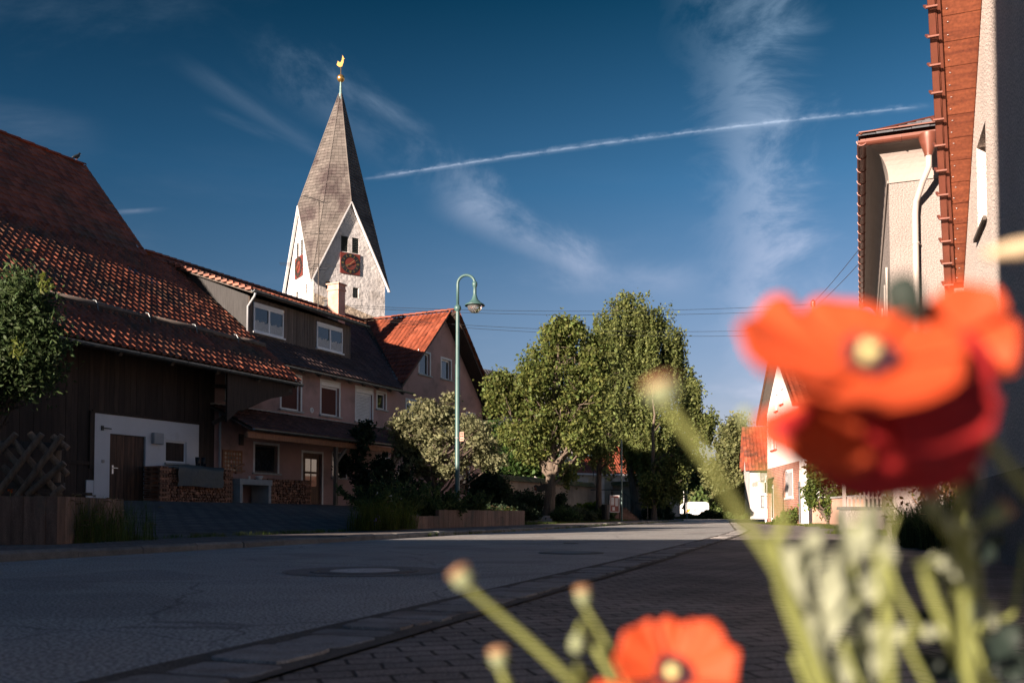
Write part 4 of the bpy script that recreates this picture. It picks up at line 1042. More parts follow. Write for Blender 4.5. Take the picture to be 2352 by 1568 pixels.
# ------------------------------------------------------------------ near house on the right (gable wall along the street)
def build_house_a():
    t = thing('stucco_house', 'cream stucco gable house wall at the right edge with red wooden verge boards', 'house', (6.35, 12.7, 0), R(-21))
    ze, sl = 3.66, 1.10; yr = -5.2; zt = ze-yr*sl
    win = (-2.6, -1.75, 3.9, 5.0)
    wall('wall', t, 'stucco_warm', -11, 0, .92, 10, 0, [win, (-3.5+2.6, -3.5+2.9, 8.0, 8.1)], .2, along='y', clips=[((0, 0, ze), (0, sl, 1)), ((0, 2*yr, ze), (0, -sl, 1))])
    wall('plinth', t, 'dark_stucco', -11, 0.0, -.1, .92, -.02, [], .2, along='y')
    m = MB(); m.face([(0, .001, -.1), (9, .001, -.1), (9, .001, ze), (0, .001, ze)]); m.build('end_wall', 'stucco_warm', t)
    m = MB(); m.face([(0, -11, -.1), (9, -11, -.1), (9, -11, ze), (0, -11, ze)]); m.build('end_wall', 'stucco_warm', t)
    window(t, *win, 0, 2, inset=.12, along='y', frame='old_wood', sill=False)
    m = MB(); 
    m.box(-.05, -.01, win[0]-.05, win[1]+.05, win[2]-.06, win[2]-.01)
    m.build('sill', 'old_wood', t, bevel=.006)
    # verge: boards under the overhang, widening towards the ridge; curved verge tiles outside
    def edge(f, off0, off1, dz=0.0):      # f 0 at the eave, 1 at the ridge
        y = yr*f; return Vector((-(off0+(off1-off0)*f), y, ze+.10+(-y)*sl+dz))
    n = 2; rnd = random.Random(3)
    m = MB(); steps = 26
    for k in range(steps):
        f0, f1 = k/steps, (k+1)/steps-.0008
        a, b = edge(f0, .0, .0), edge(f1, .0, .0); c, d = edge(f1, .11, .80), edge(f0, .11, .80)
        m.face([a, d, c, b]); 
    VB = m.build('verge_boards', 'red_board', t)
    for k in range(steps*2):
        f0 = k/steps/2; e = edge(f0+.01, .02, .7, -.004); e2 = edge(f0+.01, .10, .7, -.004)
        for q in (e+Vector((-.02, 0, 0)),) if k % 2 else (e2+Vector((.02, 0, 0)),): m = MB(); m.lathe([(.001, -.003), (.010, -.003), (.010, .003)], q, 8); m.build('screw', 'steel', VB)
    def strip_(o0a, o0b, o1a, o1b, za, zb, mat, name):
        m = MB(); a, b = edge(0, o0a, o0b, za), edge(1, o0a, o0b, za); c, d = edge(1, o1a, o1b, zb), edge(0, o1a, o1b, zb); m.face([a, b, c, d]); return m.build(name, mat, t)
    m = MB(); m.beam(edge(0, .12, .81, .02), edge(1, .12, .81, .02), .035, .10); m.beam(edge(0, .155, .855, .05), edge(1, .155, .855, .05), .03, .16); m.build('verge_edge', 'gutter_copper', t)
    vt = None; L = (edge(1, .2, .9)-edge(0, .2, .9)).length; q = int(L/.33)
    for k in range(q):
        vm = MB(); hm = MB()
        f0, f1 = k/q, (k+1.12)/q; 
        a, b = edge(f0, .19, .90, .02), edge(f1, .19, .90, .07); d = (b-a).normalized(); side = Vector((-1, 0, 0)); up = side.cross(d); up = up if up.z > 0 else -up
        i0 = len(vm.v); sg = 7
        for p, rr in ((a, .085), (b, .075)):
            for s_ in range(sg):
                th = math.pi*(s_/(sg-1))-.3; vm.v.append(tuple(p+side*math.cos(th)*rr*.6+up*(-.02+math.sin(th)*rr)-up*.05))
        # lower closing lip facing down
        for p, rr in ((a, .085), (b, .075)): vm.v.append(tuple(p-up*.09-side*.03)); vm.v.append(tuple(p-up*.09+side*.045))
        for s_ in range(sg-1): vm.f.append((i0+s_, i0+s_+1, i0+sg+s_+1, i0+sg+s_))
        vm.f.append((i0+2*sg, i0+2*sg+1, i0+2*sg+3, i0+2*sg+2)); vm.f.append((i0, i0+2*sg+1, i0+2*sg+3, i0+sg))
        hm.beam(a-up*.11-side*.055, a-up*.11+side*.07, .035, .02); hm.beam(a-up*.10+side*.06, a+up*.02+side*.075, .035, .02)
        v = vm.build('verge_tile', 'gutter_copper', t); hm.build('verge_clip', 'gutter_copper', v)
    # roof planes
    def rp(y): return ze+.26-y*sl
    m = MB(); m.face([(-.2, .4, rp(.4)), (9.5, .4, rp(.4)), (9.5, yr, rp(yr)), (-.9, yr, rp(yr))]); m.face([(-.9, yr, rp(yr)), (9.5, yr, rp(yr)), (9.5, 2*yr-.5, rp(.5)), (-.2, 2*yr-.5, rp(.5))]); m.build('roof', 'roof_tile_dark', t)
    m = MB(); m.box(-.12, .3, .0, .2, ze-.16, ze+.02); m.build('eave_board', 'cream_pipe', t)
build_house_a()

# ------------------------------------------------------------------ second house on the right with coved eaves
def build_house_b():
    d0 = 17.0; X = (2052-1176)/FPX*d0
    t = thing('coved_house', 'cream house with coved eaves, copper brown gutter and pale downpipe beyond the near wall', 'house', (X, d0, 0), R(-21))
    z1, ze = 6.75, 7.42; D = 13.5; Wd = 9.0; ov = .42
    wf = (2.2, 3.3, 4.2, 5.6)
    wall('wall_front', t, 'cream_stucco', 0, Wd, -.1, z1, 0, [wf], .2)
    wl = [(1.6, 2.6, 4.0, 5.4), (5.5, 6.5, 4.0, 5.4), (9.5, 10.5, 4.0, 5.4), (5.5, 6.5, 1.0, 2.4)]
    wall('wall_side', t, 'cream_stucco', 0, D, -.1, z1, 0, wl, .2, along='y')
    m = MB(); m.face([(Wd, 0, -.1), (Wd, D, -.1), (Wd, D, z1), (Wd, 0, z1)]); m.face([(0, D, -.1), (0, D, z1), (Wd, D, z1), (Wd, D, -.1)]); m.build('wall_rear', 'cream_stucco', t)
    window(t, *wf, 0, 2, inset=.1)
    for w in wl: window(t, *w, 0, 2, inset=.1, along='y')
    m = MB()
    for w in wl[:3]:
        for a, b in ((w[0]-.48, w[0]-.02), (w[1]+.02, w[1]+.48)): m.box(-.05, -.012, a, b, w[2]-.03, w[3]+.03)
    m.build('shutter', 'cream_pipe', t, bevel=.006)
    # cove: concave quarter from the wall out to the gutter, mitred at the corner
    m = MB(); n = 10; pr = []
    for k in range(n+1):
        a = math.pi/2*k/n; pr.append((ov*(1-math.cos(a)), z1+.03+(ze-z1-.06)*math.sin(a)))
    for (o0, a0), (o1, a1) in zip(pr[:-1], pr[1:]):
        m.face([(-o0, -o0, a0), (Wd+o0, -o0, a0), (Wd+o1, -o1, a1), (-o1, -o1, a1)])
        m.face([(-o0, -o0, a0), (-o1, -o1, a1), (-o1, D+o1, a1), (-o0, D+o0, a0)])
    m.face([(-ov, -ov, ze-.025), (Wd, -ov, ze-.025), (Wd, D, ze-.025), (-ov, D, ze-.025)])
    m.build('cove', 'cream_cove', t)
    m = MB(); m.box(-.015, Wd, -.03, -.002, z1-.02, z1+.03); m.box(-.03, -.002, -.03, D, z1-.02, z1+.03); m.build('cove_edge', 'cream_cove', t)
    g = ov+.05
    gutter(t, (-g-.06, -g, ze), (Wd, -g, ze), .085, 'gutter_copper', brackets=.7); gutter(t, (-g, D+.3, ze), (-g, -g-.06, ze), .085, 'gutter_copper', brackets=.7)
    m = MB(); m.box(-g-.02, Wd, -g+.06, -g+.08, ze-.02, ze+.14); m.box(-g+.06, -g+.08, -g+.06, D, ze-.02, ze+.14); m.build('fascia', 'gutter_copper', t)
    m = MB(); px = .66; m.lathe([(.07, ze-.42), (.075, ze-.38), (.16, ze-.13), (.17, ze-.03)], (px, -g, 0), 16); m.build('gutter_hopper', 'gutter_copper', t, smooth=True)
    m = MB(); m.tube([(px, -g, ze-.38), (px, -g, ze-.62), (px-.10, -g+.10, ze-.85), (px-.20, -.13, ze-1.12), (px-.22, -.12, ze-1.35), (px-.22, -.12, 0)], .056, 14); dp = m.build('downpipe', 'cream_pipe', t, smooth=True)
    m = MB(); 
    for z in (ze-1.9, ze-4.2, ze-6.2): m.lathe([(.062, z-.02), (.068, z), (.062, z+.02)], (px-.22, -.12, 0), 14); m.beam((px-.22, -.12, z), (px-.12, 0, z), .02, .02)
    m.build('pipe_clip', 'cream_pipe', dp)
    # hipped slate roof
    s = .50; r = Wd/2
    base = [(-g-.05, -g-.05, ze+.10), (Wd+g, -g-.05, ze+.10), (Wd+g, D+g, ze+.10), (-g-.05, D+g, ze+.10)]
    zt = ze+.1+(r+g)*s; A, B = Vector((r, r, zt)), Vector((r, D-r, zt))
    m = MB(); q = [Vector(p) for p in base]; m.face([q[0], q[1], A]); m.face([q[1], q[2], B, A]); m.face([q[2], q[3], B]); m.face([q[3], q[0], A, B]); m.build('roof_deck', 'slate', t)
    sl = MB(); rnd = random.Random(8)
    def slates(P, Q, T1, T2):
        n = int((T1-P).length/.24)
        for k in range(n):
            f0, f1 = k/n, (k+1.15)/n; a, b = P.lerp(T1, f0), Q.lerp(T2, f0); c, d = Q.lerp(T2, min(f1, 1)), P.lerp(T1, min(f1, 1)); w = max(1, int((b-a).length/.3))
            nn = (b-a).cross(d-a).normalized(); nn = nn if nn.z > 0 else -nn
            for i in range(w):
                u0, u1 = i/w, (i+.97)/w; j = rnd.uniform(.02, .035)
                sl.face([a.lerp(b, u0)+nn*j, a.lerp(b, u1)+nn*j, d.lerp(c, u1)+nn*.008, d.lerp(c, u0)+nn*.008]); sl.face([a.lerp(b, u0), a.lerp(b, u1), a.lerp(b, u1)+nn*j, a.lerp(b, u0)+nn*j])
    slates(q[0], q[1], A, A); slates(q[3], q[0], B, A); sl.build('slates', 'slate', t)
    m = MB(); m.beam(q[0]+Vector((0, 0, .03)), A+Vector((0, 0, .04)), .12, .03); m.beam(q[0]+Vector((0, 0, .05)), q[1]+Vector((0, 0, .05)), .1, .02); m.build('hip_flashing', 'gutter_copper', t)
    m = MB(); m.box(1.35, 2.1, 1.7, 2.35, ze+.6, ze+1.62); c = m.build('chimney', 'slate', t); m = MB(); m.box(1.28, 2.17, 1.63, 2.42, ze+1.62, ze+1.68); m.build('chimney_cap', 'gutter_copper', c)
    m = MB(); m.box(1.32, 1.35, 1.68, 1.72, ze+.6, ze+1.62); m.build('chimney_edge', 'gutter_copper', c)
build_house_b()

# ------------------------------------------------------------------ white and brick house
def build_house_c():
    t = thing('brick_and_white_house', 'white gable house with brick ground floor behind the large poppy', 'house', (14.1, 50, 0), R(90-185.1))
    x0, x1 = -.25, 7.75; ap = 3.75; ez = 5.55; sl = .78; az = ez+(ap-x0+.7)*sl
    w = [(.95, 2.35, 3.92, 5.08), (5.35, 6.55, 3.88, 5.2), (2.1, 2.75, 5.9, 6.9), (3.4, 4.1, 6.1, 7.0)]
    wall('wall', t, 'white_paint_wall', x0, x1, 2.98, 10.5, 0, w, .14, clips=[((ap, 0, az-.1), (sl, 0, 1)), ((ap, 0, az-.1), (-sl, 0, 1))])
    wb = [(4.7, 6.2, 1.3, 2.6), (.3, 1.5, .05, 2.15)]
    wall('brick_base', t, 'brick_wall', x0, x1, -.1, 2.98, -.03, wb, .2)
    m = MB(); m.face([(x0, 0, -.1), (x0, 9, -.1), (x0, 9, ez), (x0, 0, ez)]); m.face([(x1, 0, -.1), (x1, 0, ez), (x1, 9, ez), (x1, 9, -.1)]); m.build('side_wall', 'white_paint_wall', t)
    for q in w[:2]: window(t, *q, 0, 2, inset=.05, box=.22, sill_mat='dark_metal')
    for q in w[2:]: window(t, *q, 0, 1, inset=.05, box=.15, sill_mat='dark_metal')
    window(t, *wb[0], -.03, 1, inset=.02, surround=.08, curtain='curtain_white', sill_mat='white_paint')
    m = MB(); m.box(.35, 1.45, .06, .12, .05, 2.1); d = m.build('door', 'white_paint', t); m = MB(); m.box(.5, .9, .05, .058, .3, 1.9); m.build('pane', 'glass_dark', d)
    m = MB(); m.beam((.05, -.04, 2.42), (1.75, -.04, 2.42), .05, .08); a = m.build('awning', 'dark_metal', t)
    m = MB(); n = 9
    for k in range(n): m.box(.05+1.7*k/n, .05+1.7*(k+.98)/n, -.9, -.86, 2.02-.05*(k % 2), 2.2)
    m.face([(.05, -.05, 2.45), (1.75, -.05, 2.45), (1.75, -.9, 2.2), (.05, -.9, 2.2)]); m.build('awning_cloth', 'cream_pipe', a)
    m = MB(); m.box(x1, x1+.65, -.05, .2, -.1, 3.1); m.build('corner_post', 'white_paint_wall', t)
    m = MB(); m.tube([(x0-.1, -.1, 0), (x0-.1, -.1, 2.3), (x0+.15, -.1, 2.6)], .045, 8); m.build('downpipe', 'white_paint', t)
    m = MB(); m.tube([(x1+.2, -.1, .1), (x1+.2, -.1, 2.0)], .05, 8); m.build('downpipe', 'dark_metal', t)
    # roof with overhanging verge
    o = .45; e = .75
    roof('roof_left', t, 'roof_tile_red', (x0-e, 9, ez), (0, -(9+o), 0), (ap-x0+e, 0, (ap-x0+e)*sl), .3, .36, seg=4)
    roof('roof_right', t, 'roof_tile_red', (x1+e, -o, ez), (0, 9+o, 0), (-(x1-ap+e), 0, (x1-ap+e)*sl), .3, .36, seg=4)
    for a, b in ((x0-e, ap), (x1+e, ap)): slab('soffit', t, 'old_wood', [(a, -o+.03, ez-.05), (b, -o+.03, ez-.05+abs(b-a)*sl), (b, 9, ez-.05+abs(b-a)*sl), (a, 9, ez-.05)], .08)
    m = MB(); m.beam((x0-e, -o, ez-.02), (ap, -o, ez-.02+(ap-x0+e)*sl), .04, .24); m.beam((x1+e, -o, ez-.02), (ap, -o, ez-.02+(x1-ap+e)*sl), .04, .24); m.build('verge_board', 'brown_door', t)
    m = MB(); m.tube([(2.1, 2.0, 7.2), (2.1, 2.0, 11.6)], .06, 8); p = m.build('roof_mast', 'pole_wood', t)
    m = MB(); m.lathe([(.06, 11.5), (.12, 11.45), (.12, 11.7), (.03, 11.8)], (2.1, 2.0, 0), 8)
    for z in (11.5, 11.2, 10.2, 9.9): m.beam((1.85, 2.0, z), (2.35, 2.0, z), .03, .03); m.tube([(1.85, 2, z), (1.85, 2, z+.12)], .035, 6)
    m.build('insulators', 'dark_metal', p)
    return t
hc = build_house_c()
def build_house_d():
    t = thing('grey_house', 'grey plastered house with red tiled roof and two stacked windows beyond the brick house', 'house', (24.6, 94, -.35), R(90-100))
    w = [(1.05, 2.45, 4.2, 5.25), (1.05, 2.45, 1.5, 2.75), (4.5, 5.8, 4.2, 5.25), (4.5, 5.8, 1.5, 2.75)]
    wall('wall', t, 'pale_wall', 0, 9, -.2, 5.5, 0, w, .2)
    m = MB(); m.prism([(0, -.2), (0, 5.5), (4, 10.0), (8, 5.5), (8, -.2)], .02, axis=0, a0=-.012); m.build('side_wall', 'pale_wall', t, fixn=True)
    for q in w: window(t, *q, 0, 1, inset=.1, frame='dark_metal', curtain='curtain_white')
    roof('roof', t, 'roof_tile_dark2', (-.5, -.5, 5.35), (10, 0, 0), (0, 4.5, 4.9), .35, .4, seg=4)
    slab('roof_boards', t, 'old_wood', [(-.45, -.45, 5.3), (9.5, -.45, 5.3), (9.5, 4, 10.15), (-.45, 4, 10.15)], .12)
    m = MB(); m.face([(-.5, 4, 10.2), (9.5, 4, 10.2), (9.5, 8.5, 5.35), (-.5, 8.5, 5.35)]); m.build('rear_roof', 'roof_tile_dark2', t)
    m = MB(); m.box(2.9, 6, -1.2, -.05, 5.9, 6.0)
    for k in range(12): m.box(2.9+.28*k, 3.15+.28*k, -1.24, -1.2, 5.6, 6.7)
    m.build('balcony', 'warm_wood', t)
build_house_d()
def annex():
    t = thing('garden_wall', 'low salmon wall under the climbing plant beside the brick house', 'garden wall', (14.1, 50, 0), R(90-185.1))
    m = MB(); m.box(8.45, 15.5, .35, .65, -.1, 1.15); m.build('wall', 'salmon_wall', t); m = MB(); m.box(8.4, 15.55, .28, .72, 1.15, 1.22); m.build('coping', 'sill_stone', t)
annex()

# ------------------------------------------------------------------ unseen buildings added behind and beside the view to shade the street
def shade_house(name, label, pts, z0, zr, mat, y0, y1):
    "gabled row along x with its right end sheared along the sun heading; pts x range at y=-6"
    xa, xb = pts; k = .869; t = thing(name, label, 'house', (xb-2, (y0+y1)/2, 0)); M = Vector(t.location)
    ym = (y0+y1)/2; m = MB()
    def X(x, y): return x+k*(y-(-6))
    for y, ya in ((y0, 1), (y1, -1)): m.face([Vector((xa, y, 0))-M, Vector((X(xb, y), y, 0))-M, Vector((X(xb, y), y, z0))-M, Vector((xa, y, z0))-M])
    m.face([Vector((X(xb, y0), y0, 0))-M, Vector((X(xb, y1), y1, 0))-M, Vector((X(xb, y1), y1, z0))-M, Vector((X(xb, ym), ym, zr))-M, Vector((X(xb, y0), y0, z0))-M])
    m.face([Vector((xa, y0, 0))-M, Vector((xa, y1, 0))-M, Vector((xa, y1, z0))-M, Vector((xa, ym, zr))-M, Vector((xa, y0, z0))-M]); m.build('wall', mat, t, fixn=True)
    m = MB()
    for y in (y0, y1): m.face([Vector((xa, y, z0))-M, Vector((X(xb, y), y, z0))-M, Vector((X(xb, ym), ym, zr))-M, Vector((xa, ym, zr))-M])
    m.build('roof', 'roof_tile_dark', t)
shade_house('shade_row', 'unseen long house added behind the viewpoint to shade the near road', (-38, -7.4), 4.6, 7.32, 'white_plaster', -10, -2)  # unseen row added so its ridge shadow covers the near road
def tall():  # unseen block, width cut to shade part of the right-hand wall
    t = thing('shade_tower', 'unseen narrow block added behind the viewpoint to shade the near wall', 'building', (-7.4, -6, 0)); k = .869
    m = MB(); P = [(-8.35, -6), (-6.05, -6)]; y0, y1 = -3, 3
    b = [(P[0][0]+7.4+k*y0, y0), (P[1][0]+7.4+k*y0, y0), (P[1][0]+7.4+k*y1, y1), (P[0][0]+7.4+k*y1, y1)]
    m.prism(b, 11.6, axis=2); m.build('wall', 'white_plaster', t, fixn=True)
    m = MB(); c = (sum(p[0] for p in b)/4, sum(p[1] for p in b)/4, 12.8)
    for i in range(4): m.face([(*b[i], 11.6), (*b[(i+1) % 4], 11.6), c])
    m.build('roof', 'roof_tile_dark', t)
tall()
def left_shade_house():  # unseen house added as shadow caster for the left yard
    t = thing('shade_side_house', 'unseen gabled house added left of the view to shade the yard', 'house', (-18, 9.5, 0)); k = .869
    xb = -13.5; xa = -36; y0, y1, ym = 5, 14, 9.5; z0, zr = 5.0, 7.7; M = Vector(t.location)
    def X(y): return xb+k*(y-9.5)
    def q(x, y, z): return Vector((x, y, z))-M
    m = MB(); m.face([q(X(y0), y0, 0), q(X(y1), y1, 0), q(X(y1), y1, z0), q(X(ym), ym, zr), q(X(y0), y0, z0)]); m.face([q(xa, y0, 0), q(X(y0), y0, 0), q(X(y0), y0, z0), q(xa, y0, z0)]); m.face([q(xa, y1, 0), q(X(y1), y1, 0), q(X(y1), y1, z0), q(xa, y1, z0)]); m.face([q(xa, y0, 0), q(xa, y1, 0), q(xa, y1, z0), q(xa, ym, zr), q(xa, y0, z0)])
    m.build('wall', 'white_plaster', t, fixn=True)
    m = MB()
    for y in (y0, y1): m.face([q(xa, y, z0), q(X(y), y, z0), q(X(ym), ym, zr), q(xa, ym, zr)])
    m.build('roof', 'roof_tile_dark', t)
left_shade_house()
def shade_block():  # unseen low block added to keep the left pavement in shadow
    t = thing('shade_block', 'unseen low block added left of the view to shade the pavement', 'shade_block', (-12, 12.5, 0)); k = .869; m = MB(); y0, y1 = 10.5, 14.0; X = lambda y: -8.05+k*(y-14)
    b = [(-16+12, y0-12.5), (X(y0)+12, y0-12.5), (X(y1)+12, y1-12.5), (-16+12, y1-12.5)]; m.prism(b, 2.8, axis=2); m.build('wall', 'white_plaster', t, fixn=True)
    m = MB(); m.prism([(x*1.01, y*1.03) for x, y in b], .12, axis=2, a0=2.8); m.build('roof', 'roof_tile_dark', t, fixn=True)
shade_block()

# ------------------------------------------------------------------ church nave and red-roofed house behind the trees
def nave():
    t = thing('church_nave', 'church nave with dark roof and pale wall half hidden behind the trees', 'church', (-6, 76, .5), R(90-45))
    m = MB(); m.box(0, 20, 0, 10, 0, 8); m.build('wall', 'pale_wall', t)
    roof('roof', t, 'roof_tile_slate', (-.3, -.5, 7.6), (20.6, 0, 0), (0, 5.5, 6.2), .35, .45, seg=4)
    m = MB(); m.face([(-.3, 5, 13.8), (20.3, 5, 13.8), (20.3, 10.5, 7.6), (-.3, 10.5, 7.6)]); m.build('rear_roof', 'roof_tile_slate', t)
    m = MB(); m.prism([(0, 8), (10, 8), (5, 13.5)], .05, axis=0, a0=-.02); m.prism([(0, 8), (10, 8), (5, 13.5)], .05, axis=0, a0=20.0); m.build('gable', 'pale_wall', t)
    for k in range(4):
        m = MB(); m.box(3+4.2*k, 4.1+4.2*k, -.03, .02, 2.5, 6.3); m.build('window', 'louvre', t)
nave()
def parsonage():
    t = thing('parsonage', 'house with bright red tiled roof and skylight seen between the tree trunks', 'house', (4.4, 77, .6), R(90-60))
    m = MB(); m.box(0, 12, 0, 7, 0, 3.6); m.build('wall', 'pale_wall', t)
    roof('roof', t, 'roof_tile_red', (1.0, -.4, 3.4), (11.4, 0, 0), (0, 4.2, 4.6), .28, .36, seg=4)
    m = MB(); m.face([(.5, 3.8, 8), (12.4, 3.8, 8), (12.4, 7.9, 3.4), (.5, 7.9, 3.4)]); m.build('rear_roof', 'roof_tile_red', t)
    m = MB(); m.beam((3.2, .9, 5.0), (3.9, .9, 5.0), .1, .1) if False else m.face([(3.0, .75, 4.85), (3.7, .75, 4.85), (3.7, 1.65, 5.83), (3.0, 1.65, 5.83)]); o = m.build('skylight', 'glass_blue', t); o.location = (0, -.06, .06)
    m = MB(); m.box(-1.2, 1.0, .2, 4, 0, 6.6); m.build('stair_block', 'pale_wall', t)
    m = MB(); m.box(1.0, 12, -.5, -.38, 3.25, 3.38); m.build('gutter', 'white_trim', t)
parsonage()

# ------------------------------------------------------------------ churchyard wall
def tile_cap(parent, a, b, z, w=.42, h=.34):
    a, b = Vector(a), Vector(b); d = (b-a); e = d.normalized(); s = Vector((-e.y, e.x, 0))
    for sg in (1, -1):
        n = -s*sg
        p0 = a+n*w+Vector((0, 0, z)) if sg == 1 else b+n*w+Vector((0, 0, z))
        dd = d if sg == 1 else -d
        roof('wall_cap', parent, 'roof_moss', p0, dd, -n*w+Vector((0, 0, h)), .2, .16, amp=.02, lift=.025, seg=3)
def cwall(name, label, a, b, zt, z0=.3):
    a, b = Vector((*a, 0)), Vector((*b, 0)); t = thing(name, label, 'wall', a, math.atan2((b-a).y, (b-a).x)); L = (b-a).length
    m = MB(); m.box(0, L, -.2, .2, z0, zt); m.build('wall', 'church_wall', t)
    tile_cap(t, (0, 0, 0), (L, 0, 0), zt-.06); return t
cwall('churchyard_wall', 'plastered churchyard wall with mossy tiled cap left of the gate', (-1.5, 50.5), (5.85, 66.5), 2.50)
cwall('churchyard_wall', 'stained churchyard wall section with tiled cap right of the gate', (7.3, 67.3), (9.9, 66.2), 2.62)
cwall('churchyard_wall', 'short churchyard wall turning away behind the right birch trunk', (9.9, 66.2), (13.0, 71.5), 2.5)
for k, (px, lab) in enumerate(((1361, 'pale gate pillar left of the churchyard gate'), (1398, 'pale gate pillar with little notices right of the churchyard gate'))):
    p = at(px, 1170, 66.8); t = thing('gate_pillar', lab, 'pillar', (p.x, p.y, 0), R(67), group='churchyard gate pillars')
    m = MB(); m.box(-.24, .24, -.24, .24, .3, 3.15); m.build('shaft', 'church_wall', t, bevel=.01); m = MB(); m.box(-.29, .29, -.29, .29, 3.15, 3.25); m.build('cap', 'church_wall', t)
    if k:
        m = MB(); m.box(-.1, .1, -.26, -.245, 2.3, 2.55); m.box(-.1, .1, -.26, -.245, 1.45, 1.7); m.build('notice', 'white_trim', t); m = MB(); m.box(-.13, .13, -.26, -.245, 1.85, 2.15); m.build('sign', 'clock_black', t)
t = thing('gate_lantern', 'dark iron lantern on a curved bracket above the churchyard gate', 'lantern', at(1362, 1100, 65.5), 0)
m = MB(); m.tube([(0, 0, -.1), (.05, 0, .7), (.35, 0, 1.05), (.7, 0, 1.05), (.85, 0, .85)], .025, 6); m.build('bracket', 'dark_metal', t)
m = MB(); m.lathe([(.10, .2), (.16, .62), (.2, .64), (.03, .85)], (.85, 0, 0), 6); m.build('lamp_housing', 'dark_metal', t)

# steps, handrail, notice board, poles
def steps(name, label, c, rz, n, w, dz, dy, z0, mat='granite'):
    t = thing(name, label, 'steps', (c[0], c[1], z0), rz); m = MB()
    for k in range(n): m.box(-w/2, w/2, k*dy, n*dy+.3, -.1+k*dz if k else -.1, (k+1)*dz)
    m.build('treads', mat, t, bevel=.008); return t
steps('stone_steps', 'low stone steps up the garden bank by the dark shrubs', at(1234, 1192, 40), R(15), 3, 1.6, .13, .35, gz(1.1, 40)-.08)
st = steps('stone_steps', 'stone steps with iron handrail leading to the churchyard gate', at(1440, 1185, 58), R(20), 6, 1.7, .14, .34, .1, 'brick_step')
t = thing('handrail', 'thin iron handrail beside the steps to the churchyard gate', 'handrail', at(1440, 1180, 57.5), R(20)); t.location.z = .1
m = MB(); m.tube([(1.3, -.3, .0), (1.3, -.3, .9), (.85, .5, 1.15), (.85, 2.6, 2.0), (-.9, 2.8, 2.0), (-1.0, 3.2, 2.0)], .028, 6); m.build('rail', 'dark_metal', t)
m = MB()
for k in range(7): y = -.1+.42*k; m.tube([(.87, max(y, .5), .0+.12*k), (.87, max(y, .5), 1.13+.38*max(y-.5, 0))], .015, 5)
m.build('baluster', 'dark_metal', t)
p = at(1411, 1186, 51); t = thing('notice_board', 'white framed glass notice board with papers on posts by the steps', 'notice board', (p.x, p.y, .25), R(8))
m = MB(); m.box(-.32, -.28, -.03, .03, 0, 1.35); m.box(.28, .32, -.03, .03, 0, 1.35); m.build('post', 'dark_metal', t)
m = MB(); m.box(-.28, .28, -.05, -.03, .35, 1.30); b = m.build('panel', 'notice_red', t)
m = MB(); m.box(-.27, .27, -.07, -.05, 1.26, 1.30); m.box(-.27, .27, -.07, -.05, .35, .39); m.box(-.28, -.245, -.07, -.05, .35, 1.3); m.box(.245, .28, -.07, -.05, .35, 1.3); m.build('frame', 'white_trim', b)
m = MB(); m.box(-.2, -.02, -.058, -.052, .75, 1.18); m.box(.04, .2, -.058, -.052, .7, 1.15); m.box(-.12, .02, -.058, -.052, .45, .65); m.build('paper', 'white_trim', b)
p = at(1345, 1183, 50); t = thing('litter_bin', 'small dark litter bin at the foot of the grass bank', 'bin', (p.x+1.1, p.y, .2)); m = MB(); m.lathe([(.001, 0), (.2, 0), (.24, .8), (.25, .82), (.001, .84)], seg=14); m.build('body', 'dark_metal', t)

# ------------------------------------------------------------------ street lamps
def lamp(name, label, loc, rz=0, H=7.15):
    t = thing(name, label, 'street lamp', loc, rz, group='green street lamps')
    r0, r1 = .073, .046; zb = H*.86
    m = MB(); m.lathe([(.095, 0), (.095, .5), (r0, .6), (r0, H*.62), (r0*.86, H*.62+.03), (r1+.012, zb-.02)], seg=16); m.build('pole', 'lamp_green', t, smooth=True)
    m = MB(); R_ = .27; zt = H-R_-.0; pts = [(0, 0, zb), (0, 0, zt)]+[(R_-R_*math.cos(a), 0, zt+R_*math.sin(a)) for a in np.linspace(.2, math.pi-.05, 12)]+[(2*R_, 0, zt-.03)]
    m.tube(pts, [r1]*2+[r1*.95]*12+[r1*.95], 12); m.build('arm', 'lamp_green', t, smooth=True)
    m = MB(); m.lathe([(.001, zb+.12), (.05, zb+.115), (.10, zb+.06), (.115, zb), (.10, zb-.06), (.05, zb-.11), (.045, zb-.13)], seg=18); m.build('knuckle', 'lamp_green', t, smooth=True)
    c = (2*R_, 0, 0); q = zt
    m = MB(); m.lathe([(.001, q+.06), (.07, q+.05), (.085, q-.02), (.07, q-.09), (.052, q-.12), (.055, q-.35), (.10, q-.50), (.19, q-.60), (.30, q-.665), (.32, q-.70), (.30, q-.70), (.17, q-.64), (.001, q-.62)], c, 24); s = m.build('lamp_shade', 'lamp_green', t, smooth=True)
    m = MB(); m.lathe([(.235, q-.69), (.235, q-.73), (.20, q-.83), (.13, q-.90), (.06, q-.925), (.001, q-.93)], c, 24); m.build('glass_bowl', 'bowl_glass', t, smooth=True)
    m = MB(); m.lathe([(.001, q-.66), (.07, q-.67), (.09, q-.75), (.001, q-.80)], c, 12); m.build('bulb', 'bulb', t, smooth=True)
    return t
def bowl():
    m = material('bowl_glass', (.8, .8, .8), .05, .02); t = m.node_tree; pb = [n for n in t.nodes if n.type == 'BSDF_PRINCIPLED'][0]
    pb.inputs['Transmission Weight'].default_value = .9; pb.inputs['IOR'].default_value = 1.15
bowl(); material('bulb', (.75, .74, .70), .4, .1)
L1 = lamp('street_lamp', 'tall blue-green swan-neck street lamp in the planted bed', (-1.70, 28.3, .55), R(-6), 7.42)
L1['label'] = 'tall blue-green swan-neck street lamp in the planted bed in front of the pink gable'
